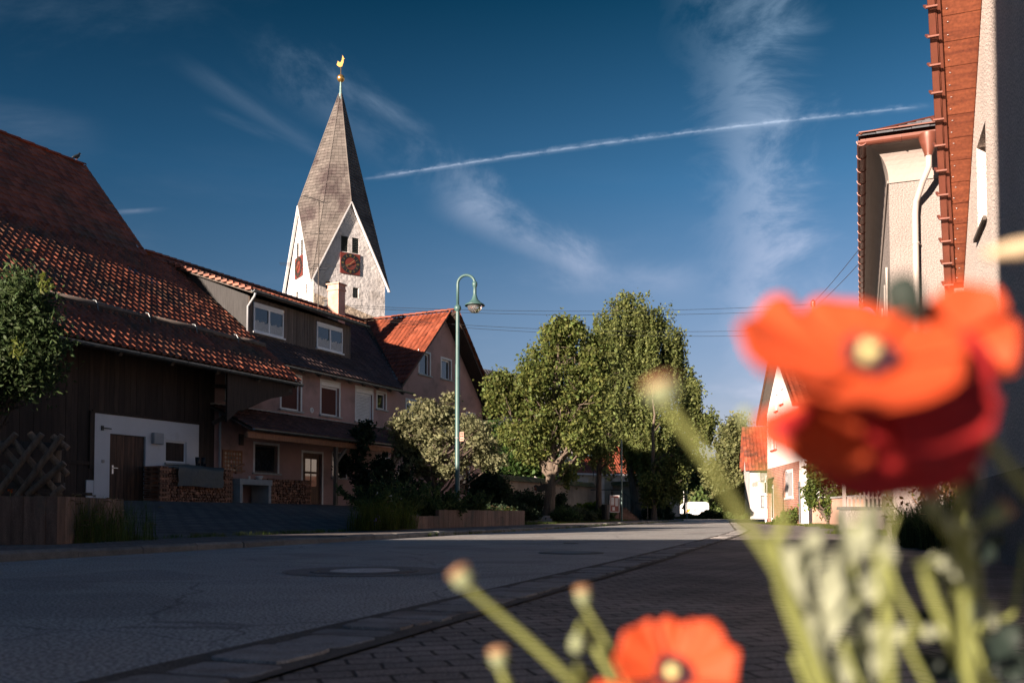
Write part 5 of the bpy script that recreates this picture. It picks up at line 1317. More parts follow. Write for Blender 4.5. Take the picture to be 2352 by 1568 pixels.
m = MB(); m.box(.075, .20, -.02, 0, 2.22, 2.50); pl = m.build('number_plate', 'salmon_wall', L1); m = MB(); m.lathe([(.078, 2.30), (.082, 2.31), (.078, 2.33)], seg=14); m.build('clamp', 'steel', pl)
m = MB(); m.box(.09, .185, -.024, -.021, 2.43, 2.47); m.box(.09, .13, -.024, -.021, 2.34, 2.40); m.box(.145, .185, -.024, -.021, 2.34, 2.40); m.box(.09, .185, -.024, -.021, 2.26, 2.29); m.build('marks', 'clock_red', pl)
def pole(name, label, cat, px, py0, py1, d, r, mat):
    p = at(px, py0, d); q = at(px, py1, d); t = thing(name, label, cat, (p.x, p.y, p.z-.4)); m = MB(); m.lathe([(r, 0), (r, q.z-p.z+.4), (.001, q.z-p.z+.42)], seg=8); m.build('shaft', mat, t); return t
t = pole('road_pole', 'thin dark pole at the roadside in front of the white van', 'pole', 1578, 1188, 1092, 88, .06, 'lamp_green')
pole('steps_pole', 'slim green pole beside the notice board under the birches', 'pole', 1428, 1187, 1010, 50, .05, 'lamp_green')
t = pole('path_light', 'short pale bollard light standing behind the white van', 'lamp', 1571, 1172, 1125, 155, .07, 'white_trim')
m = MB(); m.lathe([(.001, 3.9), (.3, 3.85), (.3, 3.65), (.001, 3.6)], seg=12); m.build('lamp_head', 'white_trim', t)
# overhead wires
def wire(label, a, b, sag):
    a, b = Vector(a), Vector(b); m = MB(); n = 28; pts = [a.lerp(b, k/n)-Vector((0, 0, sag*4*(k/n)*(1-k/n))) for k in range(n+1)]
    m.tube(pts, .011, 4); o = m.build('overhead_wire', 'dark_metal'); tag(o, label, 'wire', 'overhead wires')
Mc = frame_M(hc); tops = [Mc @ Vector((1.85, 2, z)) for z in (11.62, 11.32, 10.32, 10.02)]
lefts = [at(752, 699, 43), at(752, 703, 43.6), at(885, 733, 44), at(885, 738, 44.6)]
for k in range(4): wire(['uppermost wire of the four strung from the white house mast over the trees', 'second wire from the top running from the mast to the pink house', 'third wire from the top running from the mast to the pink house', 'lowest wire of the four strung from the white house mast'][k], lefts[k], tops[k], .35)
wire('short upper wire from the mast to the coved house on the right', tops[0], (10.5, 24, 9.2), .15); wire('short lower wire from the mast to the coved house on the right', tops[1], (10.5, 24, 8.6), .15)

# ------------------------------------------------------------------ delivery van
def van():
    p = at(1548, 1180, 150); t = thing('delivery_van', 'white delivery van with dark letters and a yellow mark behind the far hedge', 'van', (p.x, 150, -.2), R(4))
    L = 5.9; prof = [(0, .45), (0, .95), (.15, 1.15), (.95, 1.45), (1.75, 2.35), (2.2, 2.62), (2.8, 2.72), (5.2, 2.70), (5.75, 2.6), (5.9, 2.2), (5.9, .45)]
    m = MB(); m.prism(prof, 2.0, axis=1, a0=0); m.build('body', 'van_white', t, bevel=.06, fixn=True)
    m = MB(); m.prism([(1.05, 1.5), (1.75, 2.25), (1.95, 2.2), (1.95, 1.5)], .02, axis=1, a0=-.02); m.build('window', 'glass_dark', t, fixn=True)
    for x in (1.1, 4.7):
        m = MB(); m.lathe([(.001, -.02), (.2, -.02), (.34, 0), (.34, .22)], (0, 0, 0), 20, M=Matrix.Translation((x, 0, .36)) @ Matrix.Rotation(R(-90), 4, 'X')); m.build('wheel', 'clock_black', t)
    c = bpy.data.curves.new('lettering', 'FONT'); c.body = 'GLS'; c.size = .72; c.extrude = .004; c.shear = .2; c.offset = .012
    o = bpy.data.objects.new('lettering', c); S.collection.objects.link(o)
    bpy.context.view_layer.update(); me = bpy.data.meshes.new_from_object(o.evaluated_get(bpy.context.evaluated_depsgraph_get())); bpy.data.objects.remove(o)
    me.materials.clear(); me.materials.append(MATS['navy']); o = bpy.data.objects.new('lettering', me); S.collection.objects.link(o); o.parent = t; o.location = (2.9, -.03, 1.15); o.rotation_euler = (R(90), 0, 0)
    m = MB(); m.prism([(1.9, 1.0), (2.5, 1.0), (2.75, 1.5), (2.5, 1.6)], .012, axis=1, a0=-.02); m.lathe([(.001, 0), (.07, 0), (.07, .01)], (0, 0, 0), 12, M=Matrix.Translation((4.45, -.03, 1.22)) @ Matrix.Rotation(R(90), 4, 'X')); m.build('mark', 'yellow', t, fixn=True)
van()

# ------------------------------------------------------------------ things in front of the barn and house
def stack(label, u0, u1, z1, dv=.75):
    t = thing('firewood_stack', label, 'firewood', fw(u0, -dv-.06, GZ), RZ, group='firewood stacks along the wall'); W_, H = u1-u0, z1-GZ; rnd = random.Random(int(u0*10))
    m = MB(); s = .105; nx = int(W_/s); nz_ = int(H/(s*.87))
    for j in range(nz_):
        for i in range(nx):
            cx = .05+(i+.5+(.5 if j % 2 else 0))*s+rnd.uniform(-.015, .015); cz = .05+j*s*.87+rnd.uniform(-.01, .01)
            if cx > W_-.03 or (i < 2 or i > nx-3) : continue
            n = rnd.choice((3, 3, 4, 5)); a0 = rnd.uniform(0, 6); rr = s*.56*rnd.uniform(.8, 1.08); y0 = rnd.uniform(0, .07)
            P = [(cx+rr*math.cos(a0+2*math.pi*k/n)*rnd.uniform(.85, 1.15), cz+rr*math.sin(a0+2*math.pi*k/n)*rnd.uniform(.85, 1.1)) for k in range(n)]
            m.prism(P, dv-.05, axis=1, a0=y0)
    m.build('split_logs', 'firewood', t, fixn=True)
    for x in (0.0, W_-.32):
        m = MB(); z = 0; k = 0
        while z < H-.05:
            if k % 2: 
                for q in (.02, .14, .25): m.box(x+q-.02, x+q+.05, .0, dv, z+.004, z+.066)
            else:
                for q in (.02, dv*.5, dv-.12): m.box(x-.02, x+.33+rnd.uniform(-.04, .04), q, q+.08, z+.004, z+.066)
            z += .072; k += 1
        m.build('corner_crib', 'firewood', t)
    return t
stack('left firewood stack half covered by a dark tarp beside the barn door', 1.75, 4.85, 2.03)
stack('right firewood stack under the porch between table and house door', 6.65, 9.0, 1.78)
t = thing('tarp', 'dark grey tarp hung over the front of the left firewood stack', 'tarp', fw(2.35, -.9, 1.4), RZ)
m = MB(); n = 14; g = []
for j in range(6):
    for i in range(n+1): x = i/n*1.95; m.v.append((x+.04*math.sin(j*2)*(j > 2), (.75 if j == 0 else -.02-.015*math.sin(x*7+j)), [.66, .655, .5, .35, .15, -.02][j]+.02*math.sin(x*3)))
for j in range(5):
    for i in range(n): a = j*(n+1)+i; m.f.append((a, a+1, a+n+2, a+n+1))
m.build('sheet', 'tarp', t, smooth=True)
for k, (x, lab) in enumerate(((3.55, 'dark boot on top of the covered firewood, left one'), (3.8, 'dark boot on top of the covered firewood, right one'))):
    t = thing('boot', lab, 'boot', fw(x, -.5, 2.07), RZ+R(-20), group='pair of boots on the firewood'); m = MB(); m.tube([(0, 0, 0), (0, 0, .12), (0, 0, .3)], [.06, .065, .08], 10); m.tube([(0, 0, .05), (0, -.12, .05), (0, -.2, .04)], [.055, .05, .03], 8); m.build('shaft', 'clock_black', t, smooth=True)
t = thing('concrete_table', 'rough concrete table with slab sides between the two firewood stacks', 'table', fw(4.98, -1.0, GZ), RZ)
m = MB(); m.box(0, 1.62, 0, .85, .66, .86); m.build('tabletop', 'concrete', t, bevel=.01)
for x in (.03, 1.45): m = MB(); m.box(x, x+.13, .02, .83, 0, .66); m.build('leg', 'concrete', t)
t = thing('bowl', 'small pale bowl standing on the concrete table', 'bowl', fw(6.3, -.65, GZ+.86), RZ); m = MB(); m.lathe([(.001, 0), (.09, 0), (.14, .12), (.15, .14), (.13, .12), (.08, .02), (.001, .02)], seg=18); m.build('body', 'white_trim', t, smooth=True)
t = thing('tin_can', 'small light tin can standing on the concrete table', 'can', fw(5.75, -.7, GZ+.86), RZ); m = MB(); m.lathe([(.001, 0), (.04, 0), (.04, .12), (.001, .12)], seg=14); m.build('body', 'white_trim', t)
for k, (x, z, r_) in enumerate(((4.78, 2.05, .3), (4.82, 1.9, .15))):
    t = thing('split_log', ['upper split log leaning out above the concrete table', 'lower split log leaning out above the concrete table'][k], 'log', fw(x, -.95, z), RZ, group='loose split logs'); m = MB(); m.beam((0, 0, 0), (.42, 0, r_*.5), .1, .07); m.build('wood', 'firewood', t)

# left planter with lattice fence
pd = Vector((LK[1][0]-LK[0][0], LK[1][1]-LK[0][1], 0)).normalized(); pdir = Vector((.316, .949, 0))
P0 = Vector((-5.98, 11.98, 0))
t = thing('timber_planter', 'weathered reddish plank planter box at the pavement corner', 'planter', (P0.x, P0.y, .08), R(2))
m = MB(); rnd = random.Random(6); x = 0
for k in range(12):
    w = .148+rnd.uniform(-.01, .01); j = rnd.uniform(-.008, .008); m.box(-x-w+.004, -x, j, .06+j, -.05, .655+rnd.uniform(-.004, .004)); x += w
m.build('front_plank', 'plank', t, bevel=.004)
m = MB(); y = .0
for k in range(14): m.box(-.05, .0, .066+y, .066+y+.15, -.05, .655); y += .155
m.build('side_plank', 'plank', t, bevel=.004)
m = MB(); m.box(-x, -.05, .065, 2.2, 0, .60); m.build('soil', 'earth', t)
t = thing('lattice_fence', 'rustic round-pole diagonal lattice fence on top of the plank planter', 'fence', (P0.x-.10, P0.y+.42, .70), R(2))
S2 = 2091/12.4
def fpt(px, py): return ((px-118)/S2, (1135-py)/S2)
poles = [((-40, 1135), (66, 985)), ((-8, 1160), (112, 988)), ((35, 1125), (118, 1052)), ((92, 1128), (116, 1106)), ((-60, 1060), (8, 985))]
m = MB()
for (a, b) in poles:
    p, q = fpt(*a), fpt(*b); m.tube([(p[0], -.05, p[1]), (q[0]*.5+p[0]*.5, -.055, (p[1]+q[1])/2), (q[0], -.05, q[1])], [.046, .045, .042], 12)
m.build('front_pole', 'pole_wood', t, smooth=False)
m = MB()
for (a, b) in (((30, 983), (118, 1078)), ((82, 990), (118, 1018)), ((-8, 1000), (102, 1127)), ((-30, 1060), (58, 1133)), ((-60, 985), (10, 1060))):
    p, q = fpt(*a), fpt(*b); m.tube([(p[0], .05, p[1]), (q[0], .05, q[1])], [.046, .043], 12)
m.build('rear_pole', 'pole_wood', t)
for (a, b) in (((-40, 1102), (104, 1104)), ((-40, 1006), (100, 1012))): p, q = fpt(*a), fpt(*b); m = MB(); m.beam((p[0], .14, p[1]), (q[0], .14, q[1]), .05, .10); m.build('rail', 'old_wood', t)
m = MB(); p = fpt(80, 1135); m.tube([(p[0], .22, -.1), (p[0], .22, .80)], .055, 12); m.build('post', 'pole_wood', t)
# low retaining wall of the planted bed
def bed_wall():
    t = thing('bed_wall', 'low weathered retaining wall of the planted bed in front of the lamp', 'retaining wall', (-3.2, 20.5, 0))
    A = [(x, y) for x, y in lerp_line(offset_line(LKs, 1.95), 400) if 22.3 < y < 34.0]; m = MB(); rnd = random.Random(3)
    for a, b in zip(A[:-1], A[1:]):
        a, b = Vector((*a, 0))-t.location, Vector((*b, 0))-t.location; y = a.y+20.5; h = .57 if y > 25.6 else (.40 if y > 24 else .26); h += rnd.uniform(-.006, .006)
        m.beam(Vector((a.x, a.y, h/2)), Vector((b.x, b.y, h/2))-(b-a)*.03, .1, h+.1)
    m.build('palisade', 'plank', t)
bed_wall()
# garden figure
p = at(1241, 1160, 52); t = thing('garden_figure', 'black dotted bird-shaped garden figure on a wooden stake by the tree trunk', 'garden ornament', (p.x, p.y, .9)); m = MB(); m.tube([(0, 0, 0), (0, 0, 1.0)], .02, 6); m.build('stake', 'warm_wood', t)
m = MB(); m.prism([(-.30, .95), (-.38, 1.2), (-.25, 1.28), (-.1, 1.2), (.0, 1.25), (-.02, 1.55), (.12, 1.3), (.28, 1.38), (.42, 1.15), (.30, 1.12), (.25, .92), (.0, .84)], .04, axis=1, a0=-.02); b = m.build('body', 'clock_black', t, fixn=True)
m = MB(); m.box(-.34, -.20, -.025, -.021, .95, 1.15); m.build('red_patch', 'clock_red', b); m = MB(); m.box(.28, .46, -.025, -.021, 1.02, 1.07); m.build('orange_patch', 'flower_orange', b)
# picket gate and trough near the right houses
p = at(1945, 1150, 27); t = thing('picket_gate', 'white arched picket gate between hedge plants behind the poppy leaves', 'gate', (p.x, p.y, 0), R(4)); m = MB()
for k in range(11): x = .13*k; m.box(x, x+.05, 0, .03,   .25, .95+.22*math.sin(math.pi*k/10))
m.build('pickets', 'cream_pipe', t); m = MB(); m.box(-.04, 1.4, .03, .06, .4, .47); m.box(-.04, 1.4, .03, .06, .95, 1.02); m.box(-.10, -.03, -.02, .08, 0, 1.7); m.box(1.38, 1.45, -.02, .08, 0, 1.7); m.build('gate_frame', 'cream_pipe', t)
p = at(1945, 1215, 24.5); t = thing('stone_trough', 'dark stone planting trough with pale rim in front of the picket gate', 'trough', (p.x, p.y, 0), R(4)); m = MB(); m.box(0, 1.15, 0, .5, 0, .62); m.build('body', 'dark_stucco', t, bevel=.02); m = MB(); m.box(-.04, 1.19, -.04, .54, .62, .70); m.build('rim', 'sill_dark', t)
foliage('leaf_dark2', (.055, .11, .025), .5)
material('straw_pale', (.55, .42, .26), .8, .2)
material('cane', (.42, .22, .10), .8, .4, 6)
# ------------------------------------------------------------------ trees
def limb(mb, a, b, r0, r1, rnd, n=5, wob=.06):
    a, b = Vector(a), Vector(b); L = (b-a).length; pts = []; rs = []
    for k in range(n+1):
        f = k/n; p = a.lerp(b, f)
        if 0 < k < n: p += Vector((rnd.uniform(-1, 1), rnd.uniform(-1, 1), rnd.uniform(-.5, .5)))*L*wob
        pts.append(p); rs.append(r0+(r1-r0)*f)
    mb.tube(pts, rs, 8, cap=False); return pts
def tree(name, label, cat, loc, parts, nc, per, spread, leaf, mat, trunk_r=.25, bark='bark', top=None, seed=1, limbs=26, strands=0, strand_len=2.0, elong=1.7, group=None, lean=(0, 0), trunk=True, droop=0.0, strand_leaf=None):
    """parts are ellipsoids (dx,dy,z,rx,ry,rz,weight) relative to the tree foot"""
    rng = np.random.default_rng(seed); rnd = random.Random(seed)
    t = thing(name, label, cat, loc, 0, group)
    c, pts = clumps(rng, parts, nc, per, spread)
    pts = pts[pts[:, 2] > .1]
    if strands:
        c2, _ = clumps(rng, parts, strands, 1, spread); S_ = []
        for q in c2:
            L = strand_len*rng.uniform(.35, 1.2); m_ = max(4, int(L/.055)); s = np.linspace(0, 1, m_)[:, None]
            dr = rng.normal(size=3)*.12; S_.append(q+np.concatenate([dr[:2]*1.0, [0]])*s*L+np.array([0, 0, -1.0])*s*L+rng.normal(size=(m_, 3))*.06)
        S_ = np.concatenate(S_); S_ = S_[S_[:, 2] > .9]; pts = np.concatenate([pts, S_])
    leaf_mesh('crown', pts, leaf, mat, t, rng, elong=elong, droop=droop)
    if trunk:
        zt = top or max(p[2]+p[5]*.7 for p in parts); m = MB()
        a = Vector((0, 0, -.3)); b = Vector((lean[0], lean[1], zt)); n = 9; tp = []; rs = []
        for k in range(n+1):
            f = k/n; p = a.lerp(b, f)+Vector((rnd.uniform(-1, 1), rnd.uniform(-1, 1), 0))*zt*.010*(k > 1); tp.append(p); rs.append(trunk_r*((1-f)**.8*.92+.06)+(trunk_r*.35 if k == 0 else 0))
        m.tube(tp, rs, 12, cap=False)
        idx = rng.choice(len(c), min(limbs, len(c)), replace=False)
        for i in idx:
            e = Vector(c[i]); f = min(.92, max(.16, (e.z-.8-(Vector((e.x, e.y, 0)).length)*.5)/zt)); k = f*n; s0 = tp[int(k)].lerp(tp[min(int(k)+1, n)], k-int(k))
            r_ = trunk_r*(1-f)*.42+.012; P = limb(m, s0, e, r_, r_*.25, rnd)
            for q in range(3):
                g = P[rnd.randint(2, 4)]; limb(m, g, g+Vector((rnd.uniform(-1, 1), rnd.uniform(-1, 1), rnd.uniform(-.2, .9)))*(.9 if zt > 5 else .35), r_*.4, r_*.12, rnd, 3)
        m.build('trunk', bark, t, smooth=True)
    return t
def foot(px, py, d): p = at(px, py, d); return p
G = lambda x, y: (x, y, gz(x, y))
def px_parts(d, base, L):
    "ellipsoids given in picture pixels at distance d, relative to the foot (base = world point)"
    out = []
    for (x, y, rx, rz, w) in L:
        p = at(x, y, d); k = d/FPX; out.append((p.x-base[0], 0, p.z-base[2], rx*k, rx*k*.85, rz*k, w))
    return out
b = G(1.7, 43.0)
tree('tree', 'round olive-green tree with thick pale trunk in front of the churchyard wall', 'tree', b,
     px_parts(43, b, [(1262, 900, 118, 125, 5), (1290, 775, 55, 60, 1.4), (1155, 905, 52, 62, 1.2), (1365, 860, 45, 90, 1.4), (1210, 1000, 75, 55, 1.6), (1330, 1000, 60, 55, 1.4), (1305, 1080, 18, 34, .2), (1215, 1045, 30, 22, .3), (1345, 950, 50, 60, 1)]),
     1500, 28, .19, .105, 'leaf_olive', trunk_r=.30, seed=11, limbs=60, lean=(.6, 0), strands=200, strand_len=.5)
b = G(9.0, 66)
tree('birch_tree', 'tallest weeping birch with drooping sprays right of the round tree', 'tree', b,
     px_parts(66, b, [(1440, 745, 78, 65, 2.2), (1500, 800, 80, 95, 3), (1425, 900, 80, 110, 3), (1510, 940, 68, 110, 2.6), (1440, 690, 35, 25, .5), (1550, 790, 28, 50, .5), (1572, 880, 26, 70, .9), (1350, 790, 22, 50, .5), (1480, 1030, 60, 50, 1.0), (1540, 1010, 35, 80, .9)]),
     650, 16, .28, .125, 'leaf_birch', trunk_r=.30, seed=12, limbs=50, lean=(-1.2, 0), strands=2300, strand_len=2.6)
b = G(5.0, 53)
tree('birch_tree', 'slender dark-trunked birch on the lit grass behind the bright shrub', 'tree', b,
     px_parts(53, b, [(1385, 930, 48, 90, 2), (1370, 1020, 45, 45, .8), (1400, 830, 35, 60, 1)]),
     260, 24, .22, .12, 'leaf_birch', trunk_r=.20, seed=13, limbs=20, lean=(.5, 0), strands=320, strand_len=1.2, bark='bark_dark')
b = G(9.2, 59)
tree('birch_tree', 'forked birch at the wall end whose thin outer sprays hang against the sky', 'tree', b,
     px_parts(59, b, [(1530, 1085, 45, 50, 1.2), (1500, 1110, 35, 25, .6), (1560, 1040, 30, 60, .8), (1588, 960, 22, 70, .9), (1622, 965, 24, 26, .5), (1600, 895, 14, 22, .2)]),
     300, 20, .22, .12, 'leaf_birch', trunk_r=.2, seed=14, limbs=18, strands=700, strand_len=1.5)
b = (24.6, 103, -.2)
tree('far_birch', 'pale green birch standing between the road end and the grey house', 'tree', b,
     px_parts(103, b, [(1680, 1020, 30, 50, 1), (1660, 1090, 42, 45, 1.3), (1700, 1130, 40, 45, 1.2), (1690, 975, 16, 18, .2)]),
     420, 34, .5, .24, 'leaf_far', trunk_r=.2, seed=16, limbs=14, strands=500, strand_len=2.0)
for i, (x, y, rx, rz, d, mt, lab) in enumerate([
        (1600, 1150, 60, 40, 170, 'leaf_far', 'light green round tree above the white van'), (1500, 1110, 40, 60, 120, 'leaf_dark', 'dark tree mass left of the white van'),
        (1640, 1150, 45, 32, 165, 'leaf_shrub', 'mid green tree right of the white van'), (1572, 1078, 38, 42, 130, 'leaf_dark', 'tall dark tree behind the outer birch sprays'),
        (1620, 1120, 30, 40, 185, 'leaf_birch', 'distant loose tree above the road bend'), (1720, 1150, 45, 40, 150, 'leaf_far', 'pale tree beside the grey house wall'),
        (1460, 1100, 70, 70, 95, 'leaf_deep', 'dark tree filling the gap behind the churchyard wall'), (1330, 1075, 50, 45, 84, 'leaf_deep', 'dark tree in front of the red-roofed house end')]):
    p = at(x, y, d); b = (p.x, p.y, 0); k = d/FPX
    tree('far_tree', lab, 'tree', b, [(0, 0, p.z, rx*k, rx*k*.8, rz*k, 2), (-rx*k*.5, 0, p.z-rz*k*.3, rx*k*.6, rx*k*.5, rz*k*.6, 1), (rx*k*.5, 0, p.z-rz*k*.4, rx*k*.6, rx*k*.5, rz*k*.6, 1)],
         260, 34, .055*d/10*.8, .0027*d, mt, trunk_r=.2, seed=30+i, limbs=8, group='trees beyond the road bend')
b = G(.6, 70)
tree('tree', 'deep green tree behind the churchyard wall left of the round tree', 'tree', b, px_parts(70, b, [(1185, 1040, 60, 60, 2), (1140, 1080, 45, 45, 1), (1240, 1060, 50, 50, 1), (1130, 1010, 35, 40, .6)]), 320, 44, .45, .22, 'leaf_dark2', trunk_r=.25, seed=17, limbs=14)

b = G(-3.0, 35.5)
tree('apple_tree', 'spreading apple tree with sunlit upper twigs in front of the pink gable', 'tree', b,
     px_parts(35.5, b, [(1010, 985, 72, 48, 2.6), (1085, 1000, 62, 45, 2.0), (940, 1010, 48, 45, 1.4), (985, 945, 38, 30, .8), (1010, 1060, 95, 40, 1.8), (1030, 930, 14, 22, .12), (1125, 1050, 40, 45, .9), (930, 975, 28, 25, .5)]),
     700, 24, .15, .08, 'leaf_apple', trunk_r=.13, seed=18, limbs=34, elong=1.9, strands=0, bark='bark_dark')
b = G(-.95, 41)
tree('conifer_shrub', 'dense dark rounded evergreen bush right of the street lamp', 'bush', b, px_parts(41, b, [(1125, 1130, 48, 62, 3), (1110, 1160, 55, 35, 1.5), (1145, 1150, 35, 50, 1)]), 420, 46, .16, .075, 'leaf_deep', trunk_r=.08, seed=19, limbs=6, elong=2.2, bark='bark_dark')
# bush above the lattice fence
b = (-8.9, 14.6, .3)
tree('elder_bush', 'big dark bush with light shoots rising behind the lattice fence', 'bush', b,
     px_parts(14.6, b, [(5, 735, 85, 100, 3), (70, 800, 50, 75, 1.4), (30, 850, 85, 60, 1.4), (60, 690, 48, 60, .9), (-60, 800, 90, 150, 2)]),
     900, 34, .17, .038, 'leaf_dark', trunk_r=.10, seed=20, limbs=70, elong=2.6, bark='bark_dark')
def spray(name, label, cat, base, tips, n, size, mat, seed, r=.012, spread=.05, group=None, fan=None):
    "plant made of several arching stems carrying leaves"
    rng = np.random.default_rng(seed); t = thing(name, label, cat, base, 0, group); m = MB(); P = []
    for tip in tips:
        a = np.zeros(3); c = np.array(tip, float); mid = c*.5+np.array([0, 0, .12*np.linalg.norm(c)])
        s = np.linspace(0, 1, 9)[:, None]; pts = (1-s)**2*a+2*s*(1-s)*mid+s*s*c; m.tube([tuple(q) for q in pts], [r*(1-.7*k/8) for k in range(9)], 5, cap=False)
        u = rng.uniform(.2, 1.02, n)[:, None]; q = (1-u)**2*a+2*u*(1-u)*mid+u*u*c; P.append(q+rng.normal(size=(n, 3))*spread*(1.2-u))
    m.build('stem', 'stem_green', t); leaf_mesh('leaf', np.concatenate(P), size, mat, t, rng, elong=2.6); return t
for k_, (x_, y_, sd_) in enumerate(((108, 650, 301), (45, 800, 302))):
    p_ = at(x_, y_, 14.0); spray('elder_shoot', ['pale sunlit shoot at the top right of the dark bush', 'pale sunlit shoot in the middle of the dark bush'][k_], 'twig', (p_.x-.1, p_.y, p_.z-.15), [(.08, -.05, .30), (.16, 0, .22), (.02, 0, .28), (.2, 0, .12)], 14, .035, 'grass_yellow', sd_, r=.006, spread=.03, group='light shoots on the bush')
def rtips(rng, n, w, h0, h1): return [(rng.normal()*w, rng.normal()*w, rng.uniform(h0, h1)) for _ in range(n)]
rng = np.random.default_rng(77)
# shrubs and perennials of the planted bed and gardens
bed = [(880, 22.8, .42, .75, 'leaf_shrub', 'tall mixed perennials at the left end of the planted bed'), (930, 25, .5, 1.0, 'leaf_dark', 'bushy green plants in the middle of the planted bed'), (985, 26.5, .5, 1.05, 'leaf_shrub', 'bushy plants in the bed left of the street lamp'),
       (1035, 27.4, .40, .9, 'leaf_dark', 'leafy plants crowding the foot of the street lamp'), (1080, 29.5, .45, .9, 'leaf_dark', 'dark perennials right of the street lamp foot'), (850, 24.5, .5, .9, 'leaf_dark', 'dark shrub beside the porch post'), (905, 27.5, .7, 1.3, 'leaf_deep', 'dark shrub behind the planted bed in front of the mailbox'),
       (1100, 31.5, .5, .85, 'leaf_shrub', 'low flowering plants at the right end of the bed'), (1140, 35, .6, .9, 'leaf_deep', 'dark low bush in front of the evergreen'), (1190, 39, .8, 1.1, 'leaf_deep', 'dark bush left of the stone steps'), (1215, 44, 1.0, 1.4, 'leaf_deep', 'dark loose shrub in front of the churchyard wall'),
       (1290, 43, .8, .7, 'leaf_dark', 'green bush right of the stone steps'), (1330, 46, .8, .7, 'leaf_grey', 'grey green mound on the roadside bank'), (1283, 48, .5, 1.3, 'leaf_deep', 'young spiky conifer in front of the wall'), (1350, 54, .7, 1.25, 'leaf_bright', 'bright sunlit shrub beside the slender birch'), (1388, 53, .5, .9, 'leaf_dark', 'dark shrub right of the slender birch trunk'),
       (1510, 62, 1.0, 1.2, 'leaf_deep', 'dark shrub below the forked birch'), (1512, 70, 1.1, 1.2, 'leaf_deep', 'dark bush at the road edge left of the van'), (1180, 47, 1.2, 1.4, 'leaf_deep', 'broad dark shrub under the wall left of the tree trunk')]
for i, (px, d, w, h, mt, lab) in enumerate(bed):
    p = at(px, 1180, d); z = gz(p.x, p.y)+(.35 if 22 < d < 31 else 0)
    if d < 32:
        rg = np.random.default_rng(100+i); spray('perennial', lab, 'plant', (p.x, p.y, z-.15), rtips(rg, 34, w*.75, h*.5, h*1.1), 60, .05, mt, 100+i, spread=.09, group='plants in the bed')
    else:
        tree('shrub', lab, 'bush', (p.x, p.y, z), [(0, 0, h*.45, w, w, h*.5, 2), (w*.5, 0, h*.3, w*.6, w*.6, h*.35, 1), (-w*.5, 0, h*.35, w*.6, w*.6, h*.4, 1)], 190, 34, .12, .07*max(1, d/45), mt, trunk_r=.04, seed=200+i, limbs=16, group='garden shrubs', bark='bark_dark')
# vine on the porch post
b = fw(10.6, -1.95, GZ)
tree('climbing_vine', 'dark climbing plant growing up the porch roof', 'climber', b, [(0, 0, 1.2, .35, .3, 1.2, 2), (.1, 0, 2.6, .45, .3, .8, 1.5), (.9, 0, 1.3, .5, .3, .9, 1), (1.9, 0, 1.2, .5, .3, 1.0, 1), (-.6, 0, 1.6, .35, .2, .4, .4)], 220, 30, .10, .09, 'leaf_deep', trunk_r=.04, seed=41, limbs=14, bark='bark_dark')
# hedge strip in front of the van and along the bend
def hedge(name, label, a, b, z0, h, w, mat, n, size, seed):
    rng = np.random.default_rng(seed); a, b = np.array(a, float), np.array(b, float); t = thing(name, label, 'hedge', (*a, z0)); L = np.linalg.norm(b-a); e = (b-a)/L; nn = np.array([-e[1], e[0]])
    u = rng.uniform(0, 1, n)*L; v = rng.uniform(-w/2, w/2, n); z = h*(rng.uniform(0, 1, n)**.6)*(1+.25*np.sin(u*1.3+seed)+.15*np.sin(u*3.1)); P = np.stack([e[0]*u+nn[0]*v, e[1]*u+nn[1]*v, z], 1)
    leaf_mesh('leaf', P, size, mat, t, rng); return t
hedge('hedge', 'low dark hedge along the far side of the road bend in front of the van', (4, 100), (23.5, 104), -.45, .75, 2.2, 'leaf_dark', 12000, .22, 51)
hedge('hedge', 'dark hedge below the birches along the left road edge', (9.5, 60.5), (13.2, 80), .0, .7, 1.2, 'leaf_deep', 9000, .14, 52)
hedge('hedge', 'distant green hedge closing the view behind the road bend', (18, 178), (60, 178), 0, 4.5, 4, 'leaf_far', 9000, .5, 53)
hedge('hedge', 'dark green hedge in front of the grey house at the road bend', (17.2, 92), (23.2, 90), -.3, .9, 1.5, 'leaf_shrub', 5000, .18, 54)
# climbing plant and plants on the right
def loc_c(x, y, z): return Mc @ Vector((x, y, z))
b = loc_c(10.5, .2, 0)
def climber():
    p = at(1900, 1120, 38.5); b = (p.x, p.y, 0); k = 38.5/FPX
    tree('climbing_shrub', 'sunlit climbing shrub sprawling over the salmon wall beside the brick house', 'climber', b, px_parts(38.5, b, [(1880, 1090, 30, 35, 1.4), (1910, 1110, 38, 45, 1.8), (1950, 1120, 28, 40, 1), (1865, 1130, 14, 45, .7), (1905, 1160, 22, 28, .5), (2010, 1080, 35, 30, .8)]), 330, 40, .14, .085, 'vine_leaf', trunk_r=.06, seed=61, limbs=26)
climber()
p = at(1818, 1180, 43); tree('shrub', 'small bright bush at the foot of the brick wall', 'bush', (p.x, p.y, 0), [(0, 0, .35, .5, .5, .35, 1), (-.5, 0, .15, .5, .5, .2, .6)], 90, 34, .09, .07, 'vine_leaf', trunk_r=.03, seed=62, limbs=8, group='garden shrubs')
